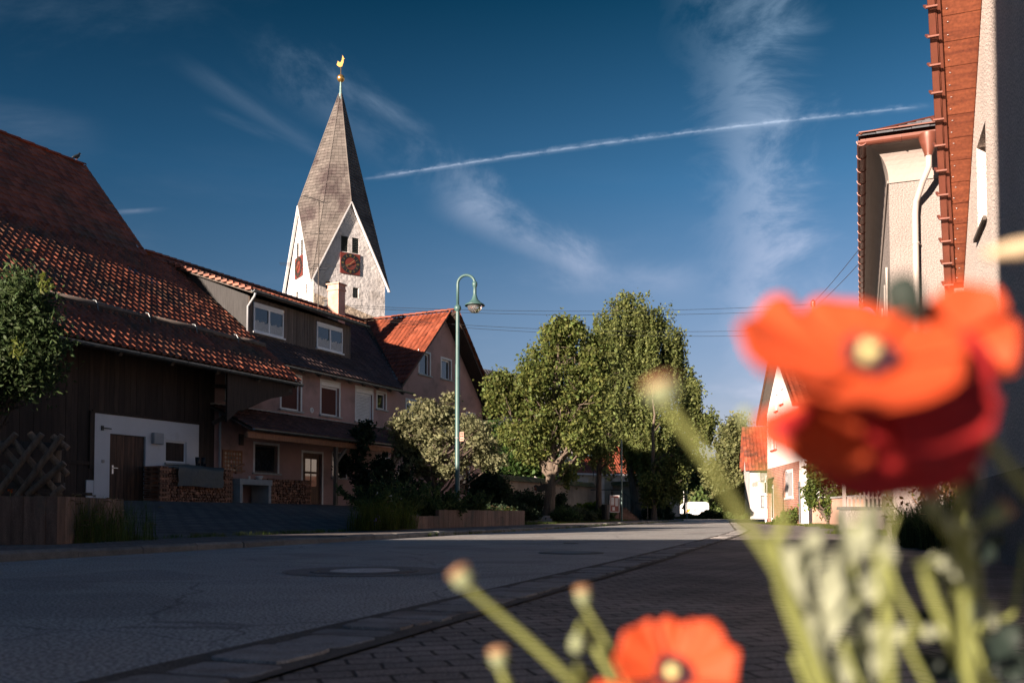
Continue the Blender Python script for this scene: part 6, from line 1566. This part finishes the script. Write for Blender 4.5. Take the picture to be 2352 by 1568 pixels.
def rose():
    p = at(2150, 1200, 15.3); b = (p.x, p.y, 0); rg = np.random.default_rng(63); t = thing('rose_bush', 'tall bare-caned rose bush between the two cream houses', 'bush', b); m = MB(); P = []
    for k in range(26):
        x0 = rg.uniform(-.35, .5); a = Vector((x0*.4, rg.uniform(-.1, .1), 0)); e = Vector((x0+rg.normal()*.22, rg.normal()*.15, rg.uniform(.9, 1.75))); q = limb(m, a, e, .013, .006, random.Random(k), 5, .05)
        for _ in range(26): f = q[rg.integers(2, 6)]; P.append([f.x+rg.normal()*.09, f.y+rg.normal()*.09, f.z+rg.normal()*.09])
    m.build('cane', 'cane', t); c = rg.normal(size=(900, 3))*np.array([.32, .2, .28])+np.array([0.25, 0, 1.35]); leaf_mesh('leaf', np.concatenate([P, c[c[:, 2] > .4]]), .05, 'vine_leaf', t, rg)
rose()
def grass(name, label, cat, spots, n, h, mat, seed, kind=None, w=.006, heads=0, bend=.6, head_mat='straw'):
    "blades: spots = list of (x,y,z,radius,weight)"
    rng = np.random.default_rng(seed); A = np.array([s[:3] for s in spots], float); rr = np.array([s[3] for s in spots]); ww = np.array([s[4] for s in spots], float); k = rng.choice(len(spots), n, p=ww/ww.sum())
    ang = rng.uniform(0, 2*np.pi, n); r = np.sqrt(rng.uniform(0, 1, n))*rr[k]; base = A[k]+np.stack([r*np.cos(ang), r*np.sin(ang), 0*r], 1)
    H = h*rng.uniform(.4, 1.15, n); d = rng.normal(size=(n, 2)); d /= np.linalg.norm(d, axis=1)[:, None]; B = bend*H*rng.uniform(.1, 1.2, n); s = np.stack([-d[:, 1], d[:, 0], 0*d[:, 0]], 1)*w
    D = np.concatenate([d, np.zeros((n, 1))], 1); Z = np.array([0, 0, 1.0])
    p0, p1, p2 = base, base+D*(B*.25)[:, None]+Z*(H*.55)[:, None], base+D*B[:, None]+Z*H[:, None]
    V = np.stack([p0-s, p0+s, p1+s*.8, p1-s*.8, p2+s*.12, p2-s*.12], 1).reshape(-1, 3); i = np.arange(n)[:, None]*6
    F = np.concatenate([i+np.array([[0, 1, 2, 3]]), i+np.array([[3, 2, 4, 5]])]).reshape(-1, 4); o0 = A.mean(0)
    if kind: o = np_mesh(name, V-o0, F, mat, loc=tuple(o0)); tag(o, label, cat, kind=kind)
    else:
        t = thing(name, label, cat, tuple(o0)); o = np_mesh('blades', V-o0, F, mat, t)
        if heads:
            sel = rng.choice(n, heads, replace=False); m = MB()
            for q in sel:
                a = Vector(p2[q]-o0); dd = Vector((*d[q], .2)).normalized(); m.tube([a-dd*.03, a, a+dd*.05+Vector((0, 0, -.01)), a+dd*.10+Vector((0, 0, -.04))], [.002, .008, .007, .002], 5)
            m.build('seed_head', head_mat, t)
    return o
s1 = [(*[(lambda p: p)(at(px, 1200, d))[i] for i in (0, 1)], .08, r, w) for px, d, r, w in ((150, 12.6, .25, 2), (180, 12.9, .35, 2), (235, 13.4, .4, 1.5), (300, 14, .4, .8))]
grass('tall_grass', 'tuft of tall seeding grass at the right corner of the plank planter', 'grass', s1, 1500, .62, 'grass', 71, heads=60, w=.004)
s2 = [(*[at(px, 1200, d)[i] for i in (0, 1)], .35, r, w) for px, d, r, w in ((870, 21.8, .5, 2), (905, 23, .6, 2), (845, 21.5, .5, 1))]
for q in range(len(s2)): s2[q] = (*s2[q][:2], .12, *s2[q][3:])
grass('tall_grass', 'clump of long bright grass at the left end of the planted bed', 'grass', s2, 1300, .7, 'grass_yellow', 72, heads=30, w=.006)
s3 = [(*[at(px, 1200, d)[i] for i in (0, 1)], .12, r, w) for px, d, r, w in ((1120, 31.5, .5, 2), (1150, 33.5, .5, 1.5), (1085, 30.8, .4, 1))]
grass('tall_grass', 'yellowish flowering grass by the pavement right of the lamp bed', 'grass', s3, 1000, .6, 'grass_yellow', 73, heads=60, w=.007)
def scatter_grass():
    L = []; rg = np.random.default_rng(3)
    for k in range(700):
        y = rg.uniform(36, 60); x = np.interp(y, [p[1] for p in LK[1:5]], [p[0] for p in LK[1:5]])-2.1-rg.uniform(0, 1)*7; L.append((x, y, gz(x, y)-.02, .5, 1))
    grass('grass', 'short green grass on the bank in front of the churchyard wall', 'grass', L, 26000, .13, 'grass', 74, kind='stuff', w=.012)
    L = []
    for k in range(300):
        y = rg.uniform(8, 22); P = offset_line(LKs, 1.98); x = np.interp(y, [p[1] for p in P], [p[0] for p in P])-rg.uniform(0, .5)**2*2; L.append((x, y, gz(x, y)+.0, .08, 1))
    grass('weeds', 'low weeds along the back edge of the left pavement', 'weeds', L, 5000, .11, 'grass', 75, kind='stuff', w=.004)
    L = []
    P = LKs
    for k in range(500):
        y = rg.uniform(20, 70); x = np.interp(y, [p[1] for p in P], [p[0] for p in P])+.0; L.append((x-.01, y, .0, .06, 1 if rg.uniform() > .0 else 1))
    grass('weeds', 'thin weeds growing along the left kerb joint', 'weeds', L, 3500, .09, 'grass', 76, kind='stuff', w=.005)
    L = [(at(px, 1180, d).x+rg.normal()*.3, d+rg.normal()*.6, -.02, .5, 1) for px, d in ((1800, 44), (1850, 40), (1900, 36), (1940, 31), (1980, 27), (2000, 24), (2030, 22), (1770, 47)) for _ in range(6)]
    grass('grass', 'ragged sunlit grass along the foot of the right-hand walls', 'grass', L, 12000, .13, 'grass_yellow', 77, kind='stuff', w=.007)
scatter_grass()
s4 = [(at(px, 1200, d).x, d, 0, r, w) for px, d, r, w in ((2095, 14.6, .3, 2), (2130, 13.6, .35, 3), (2170, 12.9, .35, 3), (2205, 12.0, .3, 2), (2120, 15, .3, 1))]
grass('fountain_grass', 'dark arching grass with seed heads at the foot of the near stucco house', 'grass', s4, 4200, .62, 'leaf_dark', 78, heads=90, w=.005, bend=.7)
# flowers dotted in the bed
def dots(name, label, cat, spots, mat, n, r, seed, size):
    rg = np.random.default_rng(seed); t = thing(name, label, cat, spots[0][:3]); o = np.array(spots[0][:3]); P = []
    for s in spots: P.append(np.array(s[:3])-o+rg.normal(size=(n, 3))*np.array([s[3], s[3], s[3]*.5]))
    P = np.concatenate(P); leaf_mesh('blossom', np.repeat(P, 4, 0)+rg.normal(size=(len(P)*4, 3))*size*.3, size, mat, t, rg, elong=1.1)
    m = MB()
    for q in P[::2]: m.tube([tuple(q), (q[0], q[1], q[2]-.3)], .004, 4)
    m.build('stem', 'stem_green', t)
q = at(862, 1195, 21.5); dots('blue_flowers', 'small cluster of violet flowers at the left end of the planted bed', 'flowers', [(q.x, q.y, q.z, .12)], 'flower_purple', 16, .1, 81, .04)
q = at(900, 1150, 23); dots('white_flowers', 'few pale blossoms above the plants near the porch', 'flowers', [(q.x, q.y, q.z, .12)], 'flower_white', 12, .1, 82, .045)
q = at(1130, 1178, 32); dots('white_flowers', 'sprinkle of pale blossoms right of the street lamp bed', 'flowers', [(q.x, q.y, q.z, .22)], 'flower_white', 18, .1, 83, .05)
q = at(15, 1118, 12.6); dots('orange_flowers', 'few orange blossoms behind the lattice fence', 'flowers', [(q.x, q.y, q.z, .08)], 'flower_orange', 8, .1, 84, .035)

# ------------------------------------------------------------------ poppies near the camera
def stemline(P, rs, t, mat='stem_green', name='stem', seg=10):
    n = 10; Q = []; R_ = []
    P = [Vector(p) for p in P]
    for i in range(len(P)-1):
        p0, p1, p2, p3 = P[max(i-1, 0)], P[i], P[i+1], P[min(i+2, len(P)-1)]
        for k in range(n):
            u = k/n; Q.append(.5*((2*p1)+(-p0+p2)*u+(2*p0-5*p1+4*p2-p3)*u*u+(-p0+3*p1-3*p2+p3)*u**3)); R_.append(rs[i]+(rs[i+1]-rs[i])*u)
    Q.append(P[-1]); R_.append(rs[-1]); m = MB(); m.tube([q-t.location for q in Q], R_, seg); o = m.build(name, mat, t, smooth=True); return o
def petal(center, out, up, W_, L, cup, mat, t, seed, ruffle=.12, curl=0.0, nu=22, nv=14):
    """broad fan petal: starts at center, spreads along out, cupped towards up"""
    rnd = random.Random(seed); out = Vector(out).normalized(); up = Vector(up); up = (up-out*up.dot(out)).normalized(); side = out.cross(up)
    V = []; ph = rnd.uniform(0, 6)
    for j in range(nv+1):
        f = j/nv
        for i in range(nu+1):
            s = (i/nu-.5)*2; ang = s*W_; r = L*f*(1-.10*abs(s)**3+.03*math.sin(s*9+ph)*f)
            z = cup*L*(f**1.6)*(1-.1*s*s)+curl*L*f**4+ruffle*L*.25*f*f*(math.sin(s*7+ph)+.5*math.sin(s*15+ph*2))
            p = Vector(center)+out*(r*math.cos(ang))+side*(r*math.sin(ang))+up*z; V.append(tuple(p-t.location))
    F = [(j*(nu+1)+i, j*(nu+1)+i+1, (j+1)*(nu+1)+i+1, (j+1)*(nu+1)+i) for j in range(nv) for i in range(nu)]
    m = MB(); m.v = V; m.f = F; o = m.build('petal', mat, t, smooth=True)
    sm = o.modifiers.new('thickness', 'SOLIDIFY'); sm.thickness = .0004
    return o
def core(center, axis, r, t):
    ax = Vector(axis).normalized(); M = ax.to_track_quat('Z', 'Y').to_matrix().to_4x4(); M = Matrix.Translation(Vector(center)-t.location) @ M
    m = MB(); m.lathe([(.001, 0), (r*.5, r*.1), (r*.62, r*.6), (r*.55, r*1.05), (r*.62, r*1.15), (r*.3, r*1.3), (.001, r*1.32)], (0, 0, 0), 16, M=M); m.build('seed_pod', 'stigma', t, smooth=True)
    rg = random.Random(4); m = MB()
    for k in range(70):
        a = rg.uniform(0, 6.28); rr = r*rg.uniform(1.0, 1.75); e = M @ Vector((rr*math.cos(a), rr*math.sin(a), r*rg.uniform(.3, .9))); b = M @ Vector((r*.4*math.cos(a), r*.4*math.sin(a), 0)); m.tube([b, e], .0005, 4); m.lathe([(.0001, -.0012), (.0013, 0), (.0001, .0012)], e, 6)
    m.lathe([(.0001, .0006), (r*1.15, .0012)], (0, 0, 0), 16, M=M)
    m.build('stamens', 'petal_core', t)
def pod(p, axis, L, r, t, mat='pod', top=True, name='seed_capsule'):
    ax = Vector(axis).normalized(); M = Matrix.Translation(Vector(p)-t.location) @ ax.to_track_quat('Z', 'Y').to_matrix().to_4x4(); m = MB()
    m.lathe([(r*.25, 0), (r*.62, L*.12), (r*.95, L*.4), (r, L*.6), (r*.88, L*.82), (r*.6, L*.95), (.0005, L)], (0, 0, 0), 16, M=M); o = m.build(name, mat, t, smooth=True)
    if top: m = MB(); m.lathe([(r*.9, L*.78), (r*1.04, L*.88), (r*1.12, L*1.0), (r*.4, L*1.12), (.0005, L*1.12)], (0, 0, 0), 16, M=M); m.build('cap', 'pod_top', o)
    return o
cu = lambda px, py, d: at(px, py, d)
root = Vector((.42, .62, 0))
def poppy_main():
    d = .36; c = cu(1985, 835, d); t = thing('poppy', 'big open orange-red poppy filling the right of the picture', 'poppy', (c.x+.03, c.y+.02, 0))
    k = d/FPX; ax = Vector((-.10, -.62, .78)).normalized()
    # rim petals of a shallow bowl seen from a little above its edge
    petal(c, (-1.0, .10, .06), ax, .95, .050, .10, 'petal', t, 1, curl=.10, ruffle=.20)
    petal(c, (-.35, .80, .44), ax, 1.15, .043, .26, 'petal', t, 2, ruffle=.20)
    petal(c, (.55, .75, .40), ax, 1.05, .043, .24, 'petal', t, 5, ruffle=.20)
    petal(c, (1.0, .10, -.02), ax, 1.0, .037, .16, 'petal', t, 3, curl=.06, ruffle=.08)
    petal(c+Vector((.0, .0, -.001)), (-.1, -.66, -.66), ax, 1.45, .036, .20, 'petal', t, 4, ruffle=.06)
    petal(c+Vector((.009, .012, -.002)), (.12, -.12, -1.0), Vector((0, -.9, .2)), 1.25, .054, .10, 'petal_shaded', t, 6, ruffle=.12)
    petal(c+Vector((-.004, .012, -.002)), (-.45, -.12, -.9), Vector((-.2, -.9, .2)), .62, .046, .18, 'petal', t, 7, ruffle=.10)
    petal(c+Vector((.012, .014, .0)), (.80, -.10, -.50), Vector((0, -.9, .3)), 1.0, .048, .06, 'petal_shaded', t, 8, ruffle=.10)
    core(c+Vector((0, -.003, .001)), ax+Vector((0, -.3, 0)), .0060, t)
    stemline([(c.x+.06, c.y+.10, 0), (c.x+.045, c.y+.07, .25), c+Vector((.012, .02, -.05)), c-ax*.004], [.003, .0026, .002, .0025], t)
    return t
poppy_main()
def poppy_right():
    d = .40; c = cu(2215, 775, d); t = thing('poppy', 'second orange poppy turned sideways right beside the big bloom', 'poppy', (c.x+.05, c.y+.05, 0)); ax = Vector((-.2, -.9, .25)).normalized()
    petal(c+Vector((.0, 0, .002)), (-.1, -.1, .9), ax, 1.2, .022, .1, 'petal', t, 11); petal(c+Vector((0, 0, -.002)), (.95, .05, .05), ax, 1.2, .024, .12, 'petal', t, 12); petal(c, (-.9, -.1, -.1), ax, 1.2, .020, .15, 'petal', t, 13); petal(c+Vector((0, -.002, -.002)), (.3, -.2, -.9), ax, 1.2, .021, .15, 'petal', t, 14)
    stemline([(c.x+.06, c.y+.12, 0), (c.x+.05, c.y+.09, .25), c+Vector((.01, .03, -.04)), c+Vector((0, .006, 0))], [.003, .0026, .0022, .0025], t)
    return t
poppy_right()
def shade_poppy():  # added bloom, petals set square to the sun to shade the big poppy
    c = Vector((-.180, -.024, .642)); s_ = to_sun; t = thing('poppy', 'unseen red poppy added behind the viewpoint to shade the big bloom', 'poppy', (c.x-.02, c.y-.03, 0)); h = Vector((s_.y, -s_.x, 0)).normalized()
    petal(c, h, s_, .50, .036, .12, 'petal_shaded', t, 31); petal(c, -h, s_, .50, .066, .12, 'petal_shaded', t, 32); petal(c-Vector((0, 0, .004)), Vector((0, 0, -1)), s_, 1.3, .034, .1, 'petal_shaded', t, 33); petal(c, Vector((0, 0, 1)), s_, 1.0, .010, .1, 'petal_shaded', t, 34)
    petal(c-s_*.006, -h*.8-Vector((0, 0, .35)), s_, .60, .058, .12, 'petal_shaded', t, 35)
    stemline([(c.x-.02, c.y-.03, 0), (c.x-.02, c.y-.02, .4), c], [.003, .0025, .002], t)
shade_poppy()
t = thing('poppy_bud', 'dark closed poppy bud above the gap between both big blooms', 'poppy bud', cu(2110, 860, .38)*1.0); t.location.z = 0
pod(cu(2098, 752, .38), (-.30, 0, 1), .0235, .0080, t, 'bud_shade_dark', False, 'bud'); stemline([(.49, .55, 0), (.40, .46, .3), cu(2130, 830, .39), cu(2098, 750, .38)], [.003, .0025, .002, .002], t)
def poppy_low():
    d = .52; c = cu(1543, 1548, d); t = thing('poppy', 'round orange-red poppy cut off by the bottom edge of the picture', 'poppy', (c.x+.05, c.y+.03, 0)); ax = Vector((-.05, -.85, .50)).normalized()
    petal(c+Vector((0, .004, 0)), (-.05, .35, .92), ax, .55, .030, .22, 'petal', t, 21, ruffle=.22); petal(c, (-.85, .15, .42), ax, .72, .034, .25, 'petal', t, 22, ruffle=.22); petal(c, (.85, .15, .35), ax, .75, .037, .25, 'petal', t, 23, ruffle=.22); petal(c+Vector((0, -.002, 0)), (.1, -.3, -.9), ax, 1.1, .030, .3, 'petal', t, 24); petal(c+Vector((-.012, 0, -.01)), (-.9, .0, -.35), ax, .6, .034, .1, 'petal', t, 25)
    core(c, ax, .0062, t); stemline([(c.x+.12, c.y+.12, 0), (c.x+.08, c.y+.08, .15), c+Vector((.02, .02, -.04)), c-ax*.003], [.003, .0026, .002, .0025], t)
poppy_low()
def capsule_plant(label, head, axis, L, r, path, rs, top=True, mat='pod', name='poppy_capsule'):
    b = Vector(path[0]); t = thing(name, label, 'poppy capsule', (b.x, b.y, 0), 0, 'green poppy capsules'); pod(head, axis, L, r, t, mat, top); stemline([p for p in path]+[head], rs, t); return t
capsule_plant('round green capsule on a long leaning stem, leftmost of the high capsules', cu(1078, 1352, .52), (-.5, 0, .8), .0130, .0062, [(.30, .60, 0), cu(1420, 1660, .56), cu(1320, 1568, .54), cu(1190, 1448, .53)], [.0035, .0030, .0026, .0023, .0018])
capsule_plant('upright green capsule above the drooping bud in the middle', cu(1342, 1392, .56), (-.12, 0, 1), .0115, .0046, [(.28, .66, 0), cu(1480, 1640, .58), cu(1425, 1540, .57), cu(1388, 1470, .565)], [.003, .0026, .0024, .0022, .0016])
capsule_plant('small oval bud hanging down from a hooked stem in the middle', cu(1326, 1452, .55), (-.05, 0, -1), .0125, .0047, [(.27, .64, 0), cu(1450, 1640, .56), cu(1372, 1500, .56), cu(1340, 1432, .555)], [.003, .0024, .002, .0016, .0014], top=False)
capsule_plant('squat green capsule with brown crown near the bottom edge', cu(1150, 1537, .55), (-.15, 0, 1), .0125, .0058, [(.18, .62, 0), cu(1200, 1640, .56), cu(1168, 1580, .55)], [.003, .0024, .0022, .0018])
capsule_plant('brown-topped capsule on a thick pale stem in front of the birches', cu(1532, 932, .38), (-.3, 0, 1), .0115, .0070, [(.33, .50, 0), cu(1880, 1568, .44), cu(1800, 1335, .42), cu(1700, 1180, .41), cu(1625, 1055, .39)], [.003, .003, .0026, .0025, .0025, .0018])
capsule_plant('small yellow-green capsule on a thin stem left of the big bloom', cu(1714, 972, .44), (-.1, 0, 1), .0075, .0032, [(.36, .55, 0), cu(1860, 1480, .48), cu(1800, 1200, .46), cu(1742, 1060, .45)], [.003, .0026, .0022, .002, .0016], top=False)
capsule_plant('pinkish capsule on an arched stem low in front of the near wall', cu(2262, 1200, .48), (.8, 0, .6), .014, .0055, [(.50, .60, 0), cu(2250, 1560, .5), cu(2245, 1350, .49), cu(2225, 1240, .48)], [.003, .0026, .0022, .002, .0016])
capsule_plant('green bud at the right among the dark stalks', cu(2150, 1190, .45), (-.3, 0, 1), .014, .005, [(.47, .55, 0), cu(2190, 1480, .47), cu(2210, 1350, .46), cu(2190, 1250, .455)], [.003, .0026, .0022, .002, .0016], top=False)
def lobed_leaf(m, base, dirv, L, W_, rnd, face=(0, -1, .2), droop=.3):
    "toothed, folded leaf blade with lobes"
    d = Vector(dirv).normalized(); f = Vector(face); f = (f-d*f.dot(d)).normalized(); s = d.cross(f); n = 14; b0 = len(m.v)
    for k in range(n+1):
        u = k/n; w = W_*(math.sin(math.pi*min(1, u*1.03)**.8)**.8)*(1+.28*math.sin(u*n*1.3+rnd.uniform(-.3, .3)))*.6+.0006
        c = Vector(base)+d*(L*u)-Vector((0, 0, 1))*(droop*L*u*u)+f*.004*math.sin(u*7)
        m.v += [tuple(c-s*w+f*w*.35), tuple(c), tuple(c+s*w+f*w*.35)]
    for k in range(n):
        a = b0+3*k; m.f += [(a, a+1, a+4, a+3), (a+1, a+2, a+5, a+4)]
def leafy(label, stems, leaves, seed, mat='poppy_leaf', name='poppy_foliage'):
    p0 = Vector(stems[0][0][0]); t = thing(name, label, 'plant', (p0.x, p0.y, 0), 0, 'poppy foliage'); rnd = random.Random(seed)
    for P, rs in stems: stemline(P, [r_*.6 for r_ in rs], t)
    for (a, b, w) in leaves:
        m = MB(); dv = Vector(b)-Vector(a); lobed_leaf(m, Vector(a)-t.location, dv, dv.length*1.25, w*1.25, rnd, face=(rnd.uniform(-.6, .2), -1, rnd.uniform(-.1, .5)), droop=.1); m.build('leaf', mat, t, smooth=True)
d = .50
leafy('pale lobed poppy leaves and stems rising from the bottom centre right', [([(.36, .6, 0), cu(1880, 1640, .5), cu(1870, 1560, .5), cu(1900, 1420, .5)], [.003, .0028, .0024, .0018])],
      [(cu(1870, 1400, d), cu(1800, 1250, d), .008), (cu(1830, 1330, d), cu(1880, 1215, d), .009), (cu(1890, 1420, d), cu(1940, 1250, d), .009), (cu(1880, 1480, d), cu(1960, 1340, d), .009), (cu(1890, 1540, d), cu(1870, 1400, d), .008), (cu(1900, 1580, d), cu(2000, 1440, d), .009), (cu(1880, 1600, d), cu(1960, 1500, d), .008)], 1)
leafy('pale green poppy leaves clustered below the big bloom', [([(.44, .62, 0), cu(2010, 1640, .5), cu(1980, 1480, .5), cu(1960, 1300, .5), cu(1975, 1150, .5)], [.003, .0028, .0024, .002, .0012]), ([(.45, .64, 0), cu(2060, 1640, .52), cu(2050, 1420, .52), cu(2045, 1260, .52), cu(2040, 1120, .52)], [.003, .0028, .0024, .0022, .0018])],
      [(cu(1965, 1300, d), cu(1930, 1170, d), .008), (cu(1970, 1250, d), cu(2010, 1160, d), .007), (cu(1975, 1380, d), cu(2040, 1280, d), .008), (cu(1980, 1450, d), cu(1930, 1350, d), .008), (cu(1985, 1540, d), cu(2060, 1440, d), .009), (cu(2045, 1300, d), cu(1995, 1210, d), .007), (cu(2000, 1580, d), cu(1950, 1470, d), .009)], 2)
leafy('curved poppy stem with few leaves bending down at the lower right', [([(.52, .64, 0), cu(2170, 1640, .5), cu(2110, 1450, .5), cu(2055, 1340, .5), cu(2040, 1250, .5), cu(2060, 1180, .5)], [.003, .0028, .0026, .0024, .002, .0014]), ([(.55, .66, 0), cu(2260, 1640, .54), cu(2265, 1450, .54), cu(2240, 1330, .54), cu(2180, 1280, .53), cu(2090, 1300, .52)], [.003, .0026, .0022, .002, .0018, .001])],
      [(cu(2240, 1330, .54), cu(2170, 1270, .53), .008), (cu(2180, 1285, .53), cu(2120, 1300, .53), .006), (cu(2225, 1260, .5), cu(2180, 1190, .5), .009), (cu(2262, 1440, .54), cu(2280, 1390, .54), .006), (cu(2120, 1460, .5), cu(2170, 1440, .5), .005)], 3)
leafy('poppy leaves coloured dark for shade, with stalks, at the lower right corner', [([(.62, .75, 0), cu(2240, 1600, .62), cu(2215, 1400, .62), cu(2225, 1150, .62), cu(2215, 1090, .62)], [.004, .004, .0035, .003, .004]), ([(.66, .75, 0), cu(2300, 1600, .62), cu(2330, 1400, .62), cu(2352, 1250, .62)], [.004, .004, .003, .002])],
      [(cu(2215, 1500, .62), cu(2120, 1400, .62), .012), (cu(2240, 1540, .62), cu(2330, 1440, .62), .013), (cu(2220, 1560, .62), cu(2110, 1500, .62), .012), (cu(2220, 1300, .62), cu(2290, 1230, .62), .010), (cu(2300, 1560, .62), cu(2352, 1500, .62), .011)], 4, 'bud_shade_dark')  # shade put into the leaf colour by the near-black bud material
t = thing('dry_stalk', 'pale blurred straw stalk reaching in at the right edge', 'stalk', (cu(2420, 590, .42).x, .42, 0)); stemline([(t.location.x+.03, .5, 0), cu(2470, 800, .43), cu(2420, 575, .42), cu(2340, 572, .42), cu(2265, 585, .42)], [.002, .002, .0025, .0045, .002], t, 'straw_pale')
t = thing('dark_seed_head', 'dried poppy head coloured dark for shade in front of the near wall', 'poppy capsule', (cu(2225, 1100, .60).x, .60, 0)); pod(cu(2222, 1150, .60), (0, 0, 1), .026, .0095, t, 'bud_shade_dark', False); stemline([(t.location.x+.02, .66, 0), cu(2235, 1400, .61), cu(2222, 1152, .60)], [.003, .0028, .002], t, 'bud_shade_dark')  # dark bud colour stands for shade on this head
# ------------------------------------------------------------------ tidy up
for o in list(S.objects):
    if o.type == 'MESH' and o.parent is None and 'kind' not in o: pass
